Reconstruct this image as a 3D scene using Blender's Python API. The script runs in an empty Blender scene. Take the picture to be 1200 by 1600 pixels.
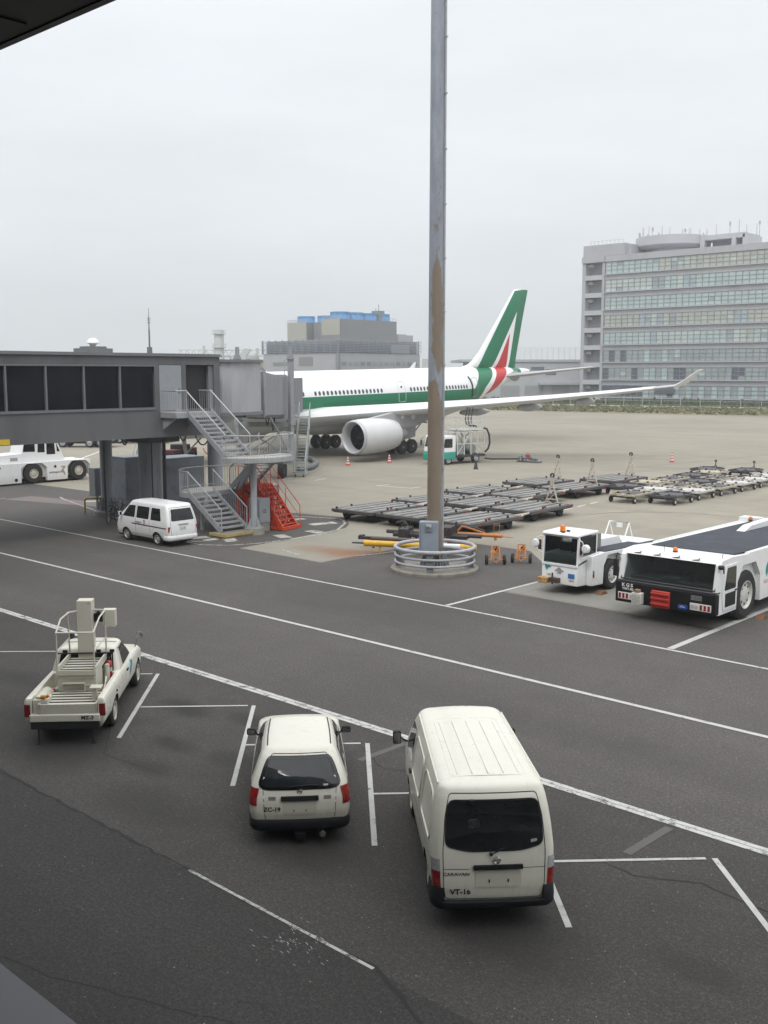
import bpy, bmesh, math, random
from mathutils import Vector, Matrix
random.seed(7)
PI=math.pi
R=math.radians
sc=bpy.context.scene
# ---------------- camera, sky, sun, exposure ----------------
# world axes: X runs along the terminal and the road, Y away from the terminal, metres
cd=bpy.data.cameras.new('camera'); cam=bpy.data.objects.new('camera',cd); sc.collection.objects.link(cam)
cam.location=(0,0,7.7); cam.rotation_euler=(R(90-7.643),0,0.74467)
cd.sensor_fit='VERTICAL'; cd.sensor_height=36; cd.sensor_width=27; cd.lens=36.38
cd.clip_start=0.1; cd.clip_end=5000
sc.camera=cam
sc.render.resolution_x=768; sc.render.resolution_y=1024
sc.view_settings.view_transform='Standard'; sc.view_settings.look='None'; sc.view_settings.exposure=0.14; sc.view_settings.gamma=1
w=bpy.data.worlds.new('World'); sc.world=w; w.use_nodes=True
nt=w.node_tree; nt.nodes.clear()
def N(nt,t,**k):
    n=nt.nodes.new(t)
    for a,b in k.items():
        if a=='inp':
            for i,v in b.items(): n.inputs[i].default_value=v
        else: setattr(n,a,b)
    return n
SUN_EL=R(52); SUN_AZ=R(150)
sky=N(nt,'ShaderNodeTexSky',sky_type='NISHITA',sun_disc=False,sun_elevation=SUN_EL,sun_rotation=SUN_AZ,air_density=1.0,dust_density=3.0)
hs=N(nt,'ShaderNodeHueSaturation',inp={'Saturation':0.12,'Value':0.10})
nt.links.new(sky.outputs[0],hs.inputs['Color'])
# overcast layer: cloud deck brighter towards the zenith, soft streaks
tc=N(nt,'ShaderNodeTexCoord'); sp=N(nt,'ShaderNodeSeparateXYZ'); nt.links.new(tc.outputs['Generated'],sp.inputs[0])
cr=N(nt,'ShaderNodeValToRGB'); e=cr.color_ramp.elements
e[0].position=0.0; e[0].color=(0.70,0.745,0.765,1)
e[1].position=1.0; e[1].color=(2.05,2.08,2.12,1)
for p,c in ((0.05,(0.74,0.785,0.81,1)),(0.14,(0.80,0.84,0.88,1)),(0.26,(0.835,0.875,0.92,1)),(0.42,(1.0,1.04,1.08,1)),(0.7,(1.7,1.73,1.77,1))):
    q=cr.color_ramp.elements.new(p); q.color=c
nt.links.new(sp.outputs['Z'],cr.inputs[0])
mp=N(nt,'ShaderNodeMapping',inp={'Scale':(1.1,1.1,5.0)}); nt.links.new(tc.outputs['Generated'],mp.inputs[0])
nz=N(nt,'ShaderNodeTexNoise',inp={'Scale':2.2,'Detail':5.0,'Roughness':0.55}); nt.links.new(mp.outputs[0],nz.inputs['Vector'])
mr=N(nt,'ShaderNodeMapRange',inp={'From Min':0.3,'From Max':0.7,'To Min':0.94,'To Max':1.055}); nt.links.new(nz.outputs['Fac'],mr.inputs['Value'])
mu=N(nt,'ShaderNodeVectorMath',operation='SCALE'); nt.links.new(cr.outputs[0],mu.inputs[0]); nt.links.new(mr.outputs[0],mu.inputs['Scale'])
mx=N(nt,'ShaderNodeMix',data_type='RGBA'); mx.inputs[0].default_value=0.9
nt.links.new(hs.outputs[0],mx.inputs[6]); nt.links.new(mu.outputs[0],mx.inputs[7])
bg=N(nt,'ShaderNodeBackground',inp={'Strength':1.0}); nt.links.new(mx.outputs[2],bg.inputs[0])
wo=N(nt,'ShaderNodeOutputWorld'); nt.links.new(bg.outputs[0],wo.inputs[0])
sd=bpy.data.lights.new('sun','SUN'); sd.energy=1.1; sd.angle=R(16); sd.color=(1.0,0.965,0.92)
so=bpy.data.objects.new('sun',sd); sc.collection.objects.link(so)
so.rotation_euler=(R(90)-SUN_EL,0,PI-SUN_AZ)

# ---------------- materials ----------------
MATS={}
def base_mat(name):
    m=bpy.data.materials.new(name); m.use_nodes=True; t=m.node_tree
    return m,t,t.nodes['Principled BSDF']
def mathn(t,op,a,b=None,clamp=False):
    n=t.nodes.new('ShaderNodeMath'); n.operation=op; n.use_clamp=clamp
    for i,v in enumerate((a,b)):
        if v is None: continue
        if isinstance(v,(int,float)): n.inputs[i].default_value=v
        else: t.links.new(v,n.inputs[i])
    return n.outputs[0]
def mixc(t,f,a,b):
    n=t.nodes.new('ShaderNodeMix'); n.data_type='RGBA'
    if isinstance(f,(int,float)): n.inputs[0].default_value=f
    else: t.links.new(f,n.inputs[0])
    for i,v in ((6,a),(7,b)):
        if isinstance(v,tuple): n.inputs[i].default_value=(*v[:3],1)
        else: t.links.new(v,n.inputs[i])
    return n.outputs[2]
def objco(t):
    n=t.nodes.new('ShaderNodeTexCoord'); return n.outputs['Object']
def noise(t,co,scale,detail=4,rough=.55,dist=0,sc3=None):
    if sc3:
        mp=t.nodes.new('ShaderNodeMapping'); mp.inputs['Scale'].default_value=sc3; t.links.new(co,mp.inputs[0]); co=mp.outputs[0]
    n=t.nodes.new('ShaderNodeTexNoise'); n.inputs['Scale'].default_value=scale; n.inputs['Detail'].default_value=detail
    n.inputs['Roughness'].default_value=rough; n.inputs['Distortion'].default_value=dist; t.links.new(co,n.inputs['Vector']); return n.outputs['Fac']
def ramp(t,v,a,b,lo=0.0,hi=1.0):
    n=t.nodes.new('ShaderNodeMapRange'); n.inputs['From Min'].default_value=a; n.inputs['From Max'].default_value=b
    n.inputs['To Min'].default_value=lo; n.inputs['To Max'].default_value=hi; t.links.new(v,n.inputs['Value']); return n.outputs[0]
def bumpn(t,b,h,strength,dist=.01):
    n=t.nodes.new('ShaderNodeBump'); n.inputs['Strength'].default_value=strength; n.inputs['Distance'].default_value=dist
    t.links.new(h,n.inputs['Height']); t.links.new(n.outputs[0],b.inputs['Normal'])
def M(name,col,rough=.5,metal=0,var=.12,scale=3,bump=0,bscale=60,dirt=None,coat=0,stretch=None,spec=None,rvar=.1):
    """painted / metal / rubber surface with uneven tone and optional dirt=(colour, scale, threshold, amount)"""
    if name in MATS: return MATS[name]
    m,t,b=base_mat(name); co=objco(t)
    n1=noise(t,co,scale,5,.6,0,stretch)
    dark=tuple(c*(1-var) for c in col); lite=tuple(min(1,c*(1+var)) for c in col)
    c=mixc(t,ramp(t,n1,.3,.7),dark,lite)
    if dirt:
        n2=noise(t,co,dirt[1],6,.65,.4,stretch)
        c=mixc(t,mathn(t,'MULTIPLY',ramp(t,n2,dirt[2],dirt[2]+.14),dirt[3]),c,dirt[0])
    t.links.new(c,b.inputs['Base Color'])
    t.links.new(ramp(t,n1,.2,.8,max(.02,rough-rvar),min(1,rough+rvar)),b.inputs['Roughness'])
    b.inputs['Metallic'].default_value=metal
    if coat: b.inputs['Coat Weight'].default_value=coat; b.inputs['Coat Roughness'].default_value=.06
    if spec is not None: b.inputs['Specular IOR Level'].default_value=spec
    if bump: bumpn(t,b,noise(t,co,bscale,4,.6),bump,.01)
    MATS[name]=m; return m

# ---------------- mesh helpers ----------------
class MB:
    def __init__(s): s.v=[];s.f=[];s.mi=[]
    def add(s,vs,fs,mi=0):
        o=len(s.v); s.v+= [tuple(v) for v in vs]
        s.f+=[tuple(i+o for i in f) for f in fs]; s.mi+=[mi]*len(fs); return s
    def box(s,x0,x1,y0,y1,z0,z1,mi=0,mat=None):
        if x0>x1:x0,x1=x1,x0
        if y0>y1:y0,y1=y1,y0
        if z0>z1:z0,z1=z1,z0
        vs=[Vector((x,y,z)) for z in (z0,z1) for y in (y0,y1) for x in (x0,x1)]
        if mat is not None: vs=[mat@v for v in vs]
        return s.add(vs,[(0,2,3,1),(4,5,7,6),(0,1,5,4),(2,6,7,3),(0,4,6,2),(1,3,7,5)],mi)
    def cbox(s,c,d,mi=0,mat=None): 
        return s.box(c[0]-d[0]/2,c[0]+d[0]/2,c[1]-d[1]/2,c[1]+d[1]/2,c[2]-d[2]/2,c[2]+d[2]/2,mi,mat)
    def bar(s,p,q,wd,ht,mi=0,up=(0,0,1)):
        p=Vector(p);q=Vector(q);d=(q-p); L=d.length; d.normalize(); u=Vector(up)
        if abs(d.dot(u))>.98: u=Vector((0,1,0))
        x=d.cross(u).normalized(); z=x.cross(d)
        vs=[]
        for e in (p,q):
            for a,b in ((-1,-1),(1,-1),(1,1),(-1,1)): vs.append(e+x*(a*wd/2)+z*(b*ht/2))
        return s.add(vs,[(3,2,1,0),(4,5,6,7),(0,1,5,4),(1,2,6,5),(2,3,7,6),(3,0,4,7)],mi)
    def cyl(s,p,q,r0,r1=None,n=12,mi=0,caps=True):
        if r1 is None:r1=r0
        p=Vector(p);q=Vector(q);d=(q-p).normalized(); u=Vector((0,0,1)) if abs(d.z)<.9 else Vector((1,0,0))
        x=d.cross(u).normalized(); y=d.cross(x)
        vs=[];
        for e,r in ((p,r0),(q,r1)):
            for k in range(n):
                a=2*PI*k/n; vs.append(e+x*(r*math.cos(a))+y*(r*math.sin(a)))
        fs=[(k,k+n,(k+1)%n+n,(k+1)%n) for k in range(n)]
        if caps: fs+= [tuple(range(n)),tuple(range(2*n-1,n-1,-1))]
        return s.add(vs,fs,mi)
    def tube(s,pts,r,n=7,mi=0,closed=False):
        pts=[Vector(p) for p in pts]; m=len(pts); rings=[]; prev=None
        for i,p in enumerate(pts):
            if closed: d=(pts[(i+1)%m]-pts[i-1])
            elif i==0: d=pts[1]-p
            elif i==m-1: d=p-pts[i-1]
            else: d=(pts[i+1]-p).normalized()+(p-pts[i-1]).normalized()
            d.normalize()
            if prev is None:
                u=Vector((0,0,1)) if abs(d.z)<.9 else Vector((1,0,0)); x=d.cross(u).normalized()
            else:
                x=(prev-d*prev.dot(d)).normalized()
            prev=x; y=d.cross(x)
            rr=r
            if 0<i<m-1 and not closed:
                c=(pts[i+1]-p).normalized().dot((p-pts[i-1]).normalized()); rr=r/max(.6,math.sqrt(max(.01,(1+c)/2)))
            rings.append([p+x*(rr*math.cos(2*PI*k/n))+y*(rr*math.sin(2*PI*k/n)) for k in range(n)])
        vs=[v for g in rings for v in g]; fs=[]
        for i in range(m if closed else m-1):
            j=(i+1)%m
            for k in range(n): fs.append((i*n+k,i*n+(k+1)%n,j*n+(k+1)%n,j*n+k))
        if not closed: fs+=[tuple(range(n-1,-1,-1)),tuple((m-1)*n+k for k in range(n))]
        return s.add(vs,fs,mi)
    def lathe(s,prof,n=24,mi=0,mat=None,cap=True):
        """prof: (radius,height) about z"""
        vs=[];
        for r,h in prof:
            for k in range(n):
                a=2*PI*k/n; vs.append(Vector((r*math.cos(a),r*math.sin(a),h)))
        if mat is not None: vs=[mat@v for v in vs]
        fs=[]
        for i in range(len(prof)-1):
            for k in range(n): fs.append((i*n+k,i*n+(k+1)%n,(i+1)*n+(k+1)%n,(i+1)*n+k))
        if cap:
            if prof[0][0]>1e-4: fs.append(tuple(range(n-1,-1,-1)))
            if prof[-1][0]>1e-4: fs.append(tuple((len(prof)-1)*n+k for k in range(n)))
        return s.add(vs,fs,mi)
    def prism(s,poly,ax,lo,hi,mi=0,mat=None):
        n=len(poly)
        def P(u,v,w):
            p=Vector({'x':(w,u,v),'y':(u,w,v),'z':(u,v,w)}[ax]); return mat@p if mat is not None else p
        vs=[P(u,v,lo) for u,v in poly]+[P(u,v,hi) for u,v in poly]
        fs=[tuple(range(n-1,-1,-1)),tuple(range(n,2*n))]+[(i,(i+1)%n,(i+1)%n+n,i+n) for i in range(n)]
        return s.add(vs,fs,mi)
    def loft(s,rings,mi=0,caps=(True,True),closed=True):
        n=len(rings[0]); vs=[v for g in rings for v in g]; fs=[]
        for i in range(len(rings)-1):
            for k in range(n if closed else n-1): fs.append((i*n+k,i*n+(k+1)%n,(i+1)*n+(k+1)%n,(i+1)*n+k))
        if caps[0]: fs.append(tuple(range(n-1,-1,-1)))
        if caps[1]: fs.append(tuple((len(rings)-1)*n+k for k in range(n)))
        return s.add(vs,fs,mi)
    def mesh(s,name,mats,sharp=35):
        me=bpy.data.meshes.new(name); me.from_pydata(s.v,[],s.f)
        for m in mats: me.materials.append(m)
        me.polygons.foreach_set('material_index',s.mi)
        bm=bmesh.new(); bm.from_mesh(me); bmesh.ops.recalc_face_normals(bm,faces=bm.faces); bm.to_mesh(me); bm.free()
        if sharp:
            me.polygons.foreach_set('use_smooth',[True]*len(me.polygons)); me.set_sharp_from_angle(angle=R(sharp))
        return me
    def build(s,name,mats,parent=None,sharp=35,bevel=0,seg=2,label=None,loc=None,rotz=None):
        if not isinstance(mats,(list,tuple)): mats=[mats]
        o=bpy.data.objects.new(name,s.mesh(name,mats,sharp)); sc.collection.objects.link(o)
        if parent: o.parent=parent
        if bevel:
            b=o.modifiers.new('bevel','BEVEL'); b.width=bevel; b.segments=seg; b.limit_method='ANGLE'; b.angle_limit=R(40)
        if label: o['label']=label
        if loc: o.location=loc
        if rotz is not None: o.rotation_euler[2]=rotz
        return o
def tag(o,label=None,cat=None,group=None,kind=None):
    for k,v in (('label',label),('category',cat),('group',group),('kind',kind)):
        if v: o[k]=v
    return o
def T(name,label,cat,loc=(0,0,0),rz=0,group=None):
    o=bpy.data.objects.new(name,None); sc.collection.objects.link(o); o.empty_display_size=.3
    o.location=loc; o.rotation_euler=(0,0,rz); return tag(o,label,cat,group)
def kids(o): return [c for c in sc.collection.objects if c.parent is o]
def dup(o,parent=None):
    c=o.copy(); sc.collection.objects.link(c)
    if parent: c.parent=parent; c.matrix_parent_inverse=o.matrix_parent_inverse
    for k in KIDS(o): dup(k,c)
    return c
def KIDS(o): return [c for c in list(sc.collection.objects) if c.parent==o]
def place(o,loc,rz,label,group=None):
    o.location=loc; o.rotation_euler[2]=rz; o['label']=label
    if group: o['group']=group
def text_mesh(s,size,mat,parent,loc,rot,name='lettering',extrude=.002,bold=.0,xs=1.0,align='CENTER'):
    c=bpy.data.curves.new('t','FONT'); c.body=s; c.size=size; c.extrude=extrude; c.offset=bold; c.align_x=align; c.align_y='CENTER'; c.resolution_u=3
    o=bpy.data.objects.new('t',c); sc.collection.objects.link(o)
    dg=bpy.context.evaluated_depsgraph_get(); me=bpy.data.meshes.new_from_object(o.evaluated_get(dg))
    bpy.data.objects.remove(o); bpy.data.curves.remove(c)
    me.materials.clear(); me.materials.append(mat)
    for v in me.vertices: v.co.x*=xs
    n=bpy.data.objects.new(name,me); sc.collection.objects.link(n); n.location=loc; n.rotation_euler=rot
    if parent: n.parent=parent
    return n
def cut(o,cutters):
    """boolean difference, applied; cutters are MB builders"""
    for cb,m in cutters:
        c=cb.build('cutter',[m],sharp=0); c.parent=o.parent
        md=o.modifiers.new('b','BOOLEAN'); md.operation='DIFFERENCE'; md.object=c; md.solver='EXACT'; md.material_mode='TRANSFER'
        dg=bpy.context.evaluated_depsgraph_get(); me=bpy.data.meshes.new_from_object(o.evaluated_get(dg))
        o.modifiers.clear(); o.data=me; bpy.data.objects.remove(c)
    o.data.polygons.foreach_set('use_smooth',[True]*len(o.data.polygons)); o.data.set_sharp_from_angle(angle=R(35))
def rpoly(pts,r,seg=4):
    """round the corners of a 2D polygon; r may be a list"""
    n=len(pts); out=[]
    for i,p in enumerate(pts):
        p=Vector(p); a=Vector(pts[i-1]); b=Vector(pts[(i+1)%n]); rr=r[i] if isinstance(r,(list,tuple)) else r
        u=(a-p); v=(b-p); k=min(rr,u.length*.45,v.length*.45)
        if k<1e-4: out.append(tuple(p)); continue
        s=p+u.normalized()*k; e=p+v.normalized()*k
        for j in range(seg+1):
            t=j/seg; q=s*(1-t)**2+p*2*t*(1-t)+e*t*t; out.append(tuple(q))
    return out
def resample(poly,step):
    out=[]
    n=len(poly)
    for i in range(n):
        a=Vector(poly[i]);b=Vector(poly[(i+1)%n]); k=max(1,int((b-a).length/step))
        for j in range(k): out.append(tuple(a.lerp(b,j/k)))
    return out
# ---------------- ground, road, markings ----------------
def asphalt_mat(name,base,stains,patchy=.22,speck=.35):
    m,t,b=base_mat(name); co=objco(t)
    big=noise(t,co,.12,5,.6,.3); mid=noise(t,co,1.3,5,.65,.2); fine=noise(t,co,38,3,.7)
    c=mixc(t,ramp(t,big,.3,.7),tuple(x*(1-patchy) for x in base),tuple(x*(1+patchy*.8) for x in base))
    c=mixc(t,ramp(t,mid,.35,.75,0,.35),c,tuple(x*.62 for x in base))
    # along-road wear
    wear=noise(t,co,1.0,4,.6,0,(.05,.9,1)); c=mixc(t,ramp(t,wear,.45,.7,0,.3),c,tuple(x*1.35 for x in base))
    vor=t.nodes.new('ShaderNodeTexVoronoi'); vor.inputs['Scale'].default_value=42; t.links.new(co,vor.inputs['Vector'])
    sp=mathn(t,'LESS_THAN',vor.outputs['Distance'],.22)
    sepc=t.nodes.new('ShaderNodeSeparateColor'); t.links.new(vor.outputs['Color'],sepc.inputs[0])
    sel=mathn(t,'GREATER_THAN',sepc.outputs[0],.55)
    c=mixc(t,mathn(t,'MULTIPLY',mathn(t,'MULTIPLY',sp,sel),speck),c,tuple(min(.6,x*3.0) for x in base))
    agg=noise(t,co,16,5,.75); c=mixc(t,ramp(t,agg,.42,.60,.5,0.0),c,tuple(x*.5 for x in base)); c=mixc(t,ramp(t,agg,.52,.66,0,.45),c,tuple(x*1.7 for x in base))
    blot=noise(t,co,.45,6,.7,.8); c=mixc(t,ramp(t,blot,.52,.66,0,.30),c,tuple(x*.55 for x in base)); c=mixc(t,ramp(t,blot,.30,.42,.22,0),c,tuple(x*1.5 for x in base))
    c=mixc(t,ramp(t,fine,.35,.62,.8,0.0),c,tuple(x*.3 for x in base))
    rare=t.nodes.new('ShaderNodeTexVoronoi'); rare.inputs['Scale'].default_value=7; t.links.new(co,rare.inputs['Vector'])
    s2=t.nodes.new('ShaderNodeSeparateColor'); t.links.new(rare.outputs['Color'],s2.inputs[0])
    c=mixc(t,mathn(t,'MULTIPLY',mathn(t,'LESS_THAN',rare.outputs['Distance'],.06),mathn(t,'GREATER_THAN',s2.outputs[1],.6)),c,(.34,.33,.31))
    # oil and drip stains with fixed outlines
    for (sx,sy,rx,ry,am) in stains:
        mp=t.nodes.new('ShaderNodeMapping'); mp.vector_type='POINT'
        mp.inputs['Location'].default_value=(-sx/rx,-sy/ry,0); mp.inputs['Scale'].default_value=(1/rx,1/ry,0); t.links.new(co,mp.inputs[0])
        ln=t.nodes.new('ShaderNodeVectorMath'); ln.operation='LENGTH'; t.links.new(mp.outputs[0],ln.inputs[0])
        d=mathn(t,'ADD',ln.outputs['Value'],ramp(t,mid,.2,.8,-.45,.45))
        c=mixc(t,ramp(t,d,.35,1.1,am,0),c,tuple(x*.33 for x in base))
    t.links.new(c,b.inputs['Base Color']); b.inputs['Roughness'].default_value=.82; b.inputs['Specular IOR Level'].default_value=.3
    bumpn(t,b,mathn(t,'ADD',fine,mathn(t,'MULTIPLY',vor.outputs['Distance'],.6)),.55,.006)
    MATS[name]=m; return m
def concrete_mat(name,base,joint=(6.0,6.0),rust=None,streak=True):
    m,t,b=base_mat(name); co=objco(t)
    big=noise(t,co,.05,5,.6,.5); mid=noise(t,co,.6,6,.65,.3); fine=noise(t,co,25,3,.6)
    c=mixc(t,ramp(t,big,.3,.7),tuple(x*.84 for x in base),tuple(x*1.12 for x in base))
    c=mixc(t,ramp(t,mid,.4,.75,0,.45),c,(base[0]*.72,base[1]*.70,base[2]*.68))
    if streak:
        st=noise(t,co,1.0,6,.6,.3,(.03,.35,1)); c=mixc(t,ramp(t,st,.52,.68,0,.4),c,(base[0]*.62,base[1]*.6,base[2]*.58))
        st2=noise(t,co,1.0,5,.6,.8,(.5,.04,1)); c=mixc(t,ramp(t,st2,.55,.7,0,.28),c,(base[0]*1.22,base[1]*1.17,base[2]*1.1))
    c=mixc(t,ramp(t,fine,.35,.65,.22,0),c,tuple(x*.6 for x in base))
    # slab joints
    sp=t.nodes.new('ShaderNodeSeparateXYZ'); t.links.new(co,sp.inputs[0]); j=None
    for ax,p in (('X',joint[0]),('Y',joint[1])):
        f=mathn(t,'FRACT',mathn(t,'DIVIDE',mathn(t,'ADD',sp.outputs[ax],1000.7),p)); q=mathn(t,'LESS_THAN',f,.035/p)
        j=q if j is None else mathn(t,'MAXIMUM',j,q)
    c=mixc(t,mathn(t,'MULTIPLY',j,.35),c,(.06,.055,.05))
    if rust:
        for (sx,sy,rx,ry,am) in rust:
            mp=t.nodes.new('ShaderNodeMapping'); mp.inputs['Location'].default_value=(-sx/rx,-sy/ry,0); mp.inputs['Scale'].default_value=(1/rx,1/ry,0); t.links.new(co,mp.inputs[0])
            ln=t.nodes.new('ShaderNodeVectorMath'); ln.operation='LENGTH'; t.links.new(mp.outputs[0],ln.inputs[0])
            d=mathn(t,'ADD',ln.outputs['Value'],ramp(t,mid,.2,.8,-.5,.5))
            c=mixc(t,mathn(t,'MULTIPLY',ramp(t,d,.3,1.15,am,0),ramp(t,fine,.3,.6,.55,1)),c,(.21,.10,.048))
    t.links.new(c,b.inputs['Base Color']); b.inputs['Roughness'].default_value=.85; b.inputs['Specular IOR Level'].default_value=.25
    bumpn(t,b,fine,.3,.004); MATS[name]=m; return m
def sheet(name,poly,z,mat,th=None):
    b=MB(); b.prism(poly,'z',z-.003,z) if th is None else b.prism(poly,'z',z-th,z)
    o=b.build(name,[mat],sharp=0); return tag(o,kind='structure')
CONC=concrete_mat('apron_concrete',(.285,.262,.214))
b=MB(); b.add([(-2500,-300,0),(1500,-300,0),(1500,2500,0),(-2500,2500,0)],[(0,1,2,3)]); tag(b.build('ground',[CONC],sharp=0),kind='structure')
stains=[(-19.0,13.7,.9,.45,.7),(-17.2,14.3,.8,.35,.75),(-17.4,12.0,.7,.4,.6),(-16.4,10.9,1.3,.7,.5),(-23.5,24.8,6,3.2,.4),(-36,19,9,1.2,.25),(-13,18.5,8,1.0,.22),(-15,10.5,2,1.2,.3),(-12.0,6.5,3.0,1.3,.3),(-27,34.3,4,1.6,.35)]
ASPH=asphalt_mat('road_asphalt',(.121,.112,.104),stains)
sheet('road',[(-400,-2),(120,-2),(120,36.4),(-13.3,36.4),(-13.3,29.4),(-21.4,29.4),(-21.6,33.2),(-25.5,37.1),(-30.2,37.0),(-30.2,28.95),(-35.4,28.95),(-36.2,36.4),(-36.9,37.4),(-38.9,39.2),(-42,38.6),(-46,37.4),(-60,36.6),(-67,36.4),(-76,37.2),(-400,37.2)],.004,ASPH)
ASPH2=asphalt_mat('near_shade_asphalt',(.055,.053,.050),[(-11,6,5,1.5,.2),(-5,4,4,1.0,.2)],.2,.5)  # pavement up to the seam, base darkened to carry the terminal's shade
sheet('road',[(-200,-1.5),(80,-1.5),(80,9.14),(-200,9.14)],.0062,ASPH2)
ASPH3=asphalt_mat('bay_asphalt',(.084,.078,.073),[(-18.6,10.6,1.5,1.1,.6),(-11.6,10.9,1.3,.9,.6),(-7.7,10.9,1.5,1.0,.6),(-19.0,13.9,1.1,.45,.85),(-17.2,14.4,1.0,.4,.85),(-17.4,12.3,.8,.4,.8),(-16.6,11.2,.9,.4,.6),(-15.9,12.6,.6,.5,.5),(-13.9,12.8,.5,.3,.6),(-10.2,12.9,.6,.3,.5),(-21.0,11.0,1.2,.5,.5),(-15.2,10.2,1.6,.7,.45),(-5.5,12.0,.9,.4,.5),(-24,12.5,1.5,.5,.5)],.45,.45)  # bay base darkened too, a middle step of the terminal's shade
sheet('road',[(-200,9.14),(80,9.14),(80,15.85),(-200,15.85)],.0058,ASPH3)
PAD1=concrete_mat('rusty_pad_concrete',(.27,.255,.215),(30,30),[(-31.6,31.2,2.2,1.1,.8),(-30.6,31.6,1.2,2.0,.7)],False)
sheet('concrete_pad',[(-35.2,29.0),(-30.25,29.0),(-30.25,36.9),(-35.9,36.9)],.009,PAD1)
PAD2=concrete_mat('pad_concrete',(.25,.245,.22),(4.0,4.4),None,False)
sheet('concrete_pad',[(-21.3,29.5),(-13.35,29.5),(-13.35,42),(-21.3,42)],.009,PAD2)
# painted lines
def paint_mat(name,col,wear,base=(.09,.085,.08),scale=3.5):
    m,t,b=base_mat(name); co=objco(t); n=noise(t,co,scale,6,.7,.3); n2=noise(t,co,30,3,.7)
    c=mixc(t,ramp(t,n,.3,.75,0,1),tuple(x*.8 for x in col),col)
    c=mixc(t,ramp(t,mathn(t,'ADD',n,mathn(t,'MULTIPLY',n2,.5)),wear,wear+.1,1,0),c,base)
    t.links.new(c,b.inputs['Base Color']); b.inputs['Roughness'].default_value=.7; MATS[name]=m; return m
WL=paint_mat('road_paint',(.50,.50,.48),.55); WLW=paint_mat('worn_road_paint',(.46,.46,.43),.66); WLO=paint_mat('old_line_paint',(.095,.09,.085),.68)
WLF=paint_mat('apron_paint',(.62,.61,.57),.55,(.28,.26,.22)); HATCH=paint_mat('hatch_paint',(.46,.46,.41),.64,(.10,.095,.09),1.4)
REDP=paint_mat('red_ground_paint',(.22,.11,.10),.78,(.13,.115,.11),.9); TAR=M('crack_tar',(.010,.010,.010),.8,var=.3,scale=20)
def line(pts,wd,mat,z=.013,name='road_marking',b=None):
    own=b is None
    if own: b=MB()
    for i in range(len(pts)-1):
        p=Vector((*pts[i],0)); q=Vector((*pts[i+1],0)); d=(q-p).normalized(); n=Vector((-d.y,d.x,0))*wd/2; d*=wd/2
        p2=p-(d if i>0 else d*0); q2=q
        b.add([(*(p2-n).xy,z),(*(q2-n).xy,z),(*(q2+n).xy,z),(*(p2+n).xy,z)],[(0,1,2,3)])
        z+=.0004
    if own: return tag(b.build(name,[mat],sharp=0),kind='structure')
line([(-200,26.2),(60,26.2)],.12,WL); line([(-200,21.15),(60,21.15)],.15,WL)
WLC=paint_mat('edge_line_paint',(.54,.54,.51),.62)
b=MB(); line([(-200,15.955),(60,15.955)],.118,WLC,b=b); line([(-200,15.822),(60,15.822)],.118,WLC,b=b); tag(b.build('road_marking',[WLC],sharp=0),kind='structure')
for k,a0 in enumerate((-25.55,-21.85,-18.05,-14.39,-10.66,-6.73,-2.9)):
    L=4.75
    line([(a0,15.1),(a0+L*.7071,15.1-L*.7071)],.095,WL)
    if k<6 and k!=0: line([(a0-1.85+ .0,15.1-1.85),(a0-.1,15.1-.1)],.075,WL,.0145)
line([(-26.9,13.35),(-25.6,14.6)],.075,WL,.0145)
# old half-erased bay marks
for a0 in (-7.8,-13.8): line([(a0,15.65),(a0-.05,14.3)],.16,WLO,.011)
def cracks(pts,w0,seed,name='crack'):
    rnd=random.Random(seed); out=[]
    for i in range(len(pts)-1):
        p=Vector(pts[i]);q=Vector(pts[i+1]);L=(q-p).length;k=max(2,int(L/.18)); nn=Vector((-(q-p).y,(q-p).x)).normalized()
        for j in range(k): out.append(tuple(p.lerp(q,j/k)+nn*rnd.uniform(-.03,.03)))
    out.append(pts[-1]); b=MB()
    for i in range(len(out)-1):
        p=Vector((*out[i],0));q=Vector((*out[i+1],0));d=(q-p).normalized();wd=w0*rnd.uniform(.5,1.3);n=Vector((-d.y,d.x,0))*wd/2
        b.add([(*(p-n).xy,.0088),(*(q-n).xy,.0088),(*(q+n).xy,.0088),(*(p+n).xy,.0088)],[(0,1,2,3)])
    return tag(b.build(name,[TAR],sharp=0),kind='structure')
cracks([(-30,9.14),(-8.6,9.17),(-6.5,8.4),(-3,8.0),(4,7.6)],.065,1)
line([(-12.6,9.17),(-8.62,9.15)],.055,WLW,.0115)
cracks([(-8.3,13.9),(-7.4,13.7),(-6.5,14.2),(-5.3,14.0),(-3,14.8)],.028,2)
cracks([(-14.4,14.9),(-13.2,14.3),(-12.4,14.7),(-11.2,14.2)],.022,3)
cracks([(-14.9,5.0),(-12.9,5.9),(-11.6,6.2),(-9,7.2)],.018,4)
cracks([(-20,12.6),(-17.9,11.0),(-16.1,11.2)],.02,6)
# white scuffs
rnd=random.Random(5); b=MB()
for _ in range(60):
    x=-10.0+rnd.gauss(.1,.28); y=8.9+rnd.gauss(0,.18); s=rnd.uniform(.004,.011); a=rnd.uniform(-.4,.4)
    c_,s_=math.cos(a),math.sin(a); l=s*rnd.uniform(1,4)
    b.add([(x-l*c_,y-l*s_,.0122),(x+l*c_,y+l*s_,.0122),(x+l*c_-s*s_*.6,y+l*s_+s*c_*.6,.0122),(x-l*c_-s*s_*.6,y-l*s_+s*c_*.6,.0122)],[(0,1,2,3)])
tag(b.build('paint_scuffs',[M('scuff_paint',(.55,.55,.53),.8)],sharp=0),kind='structure')
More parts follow.
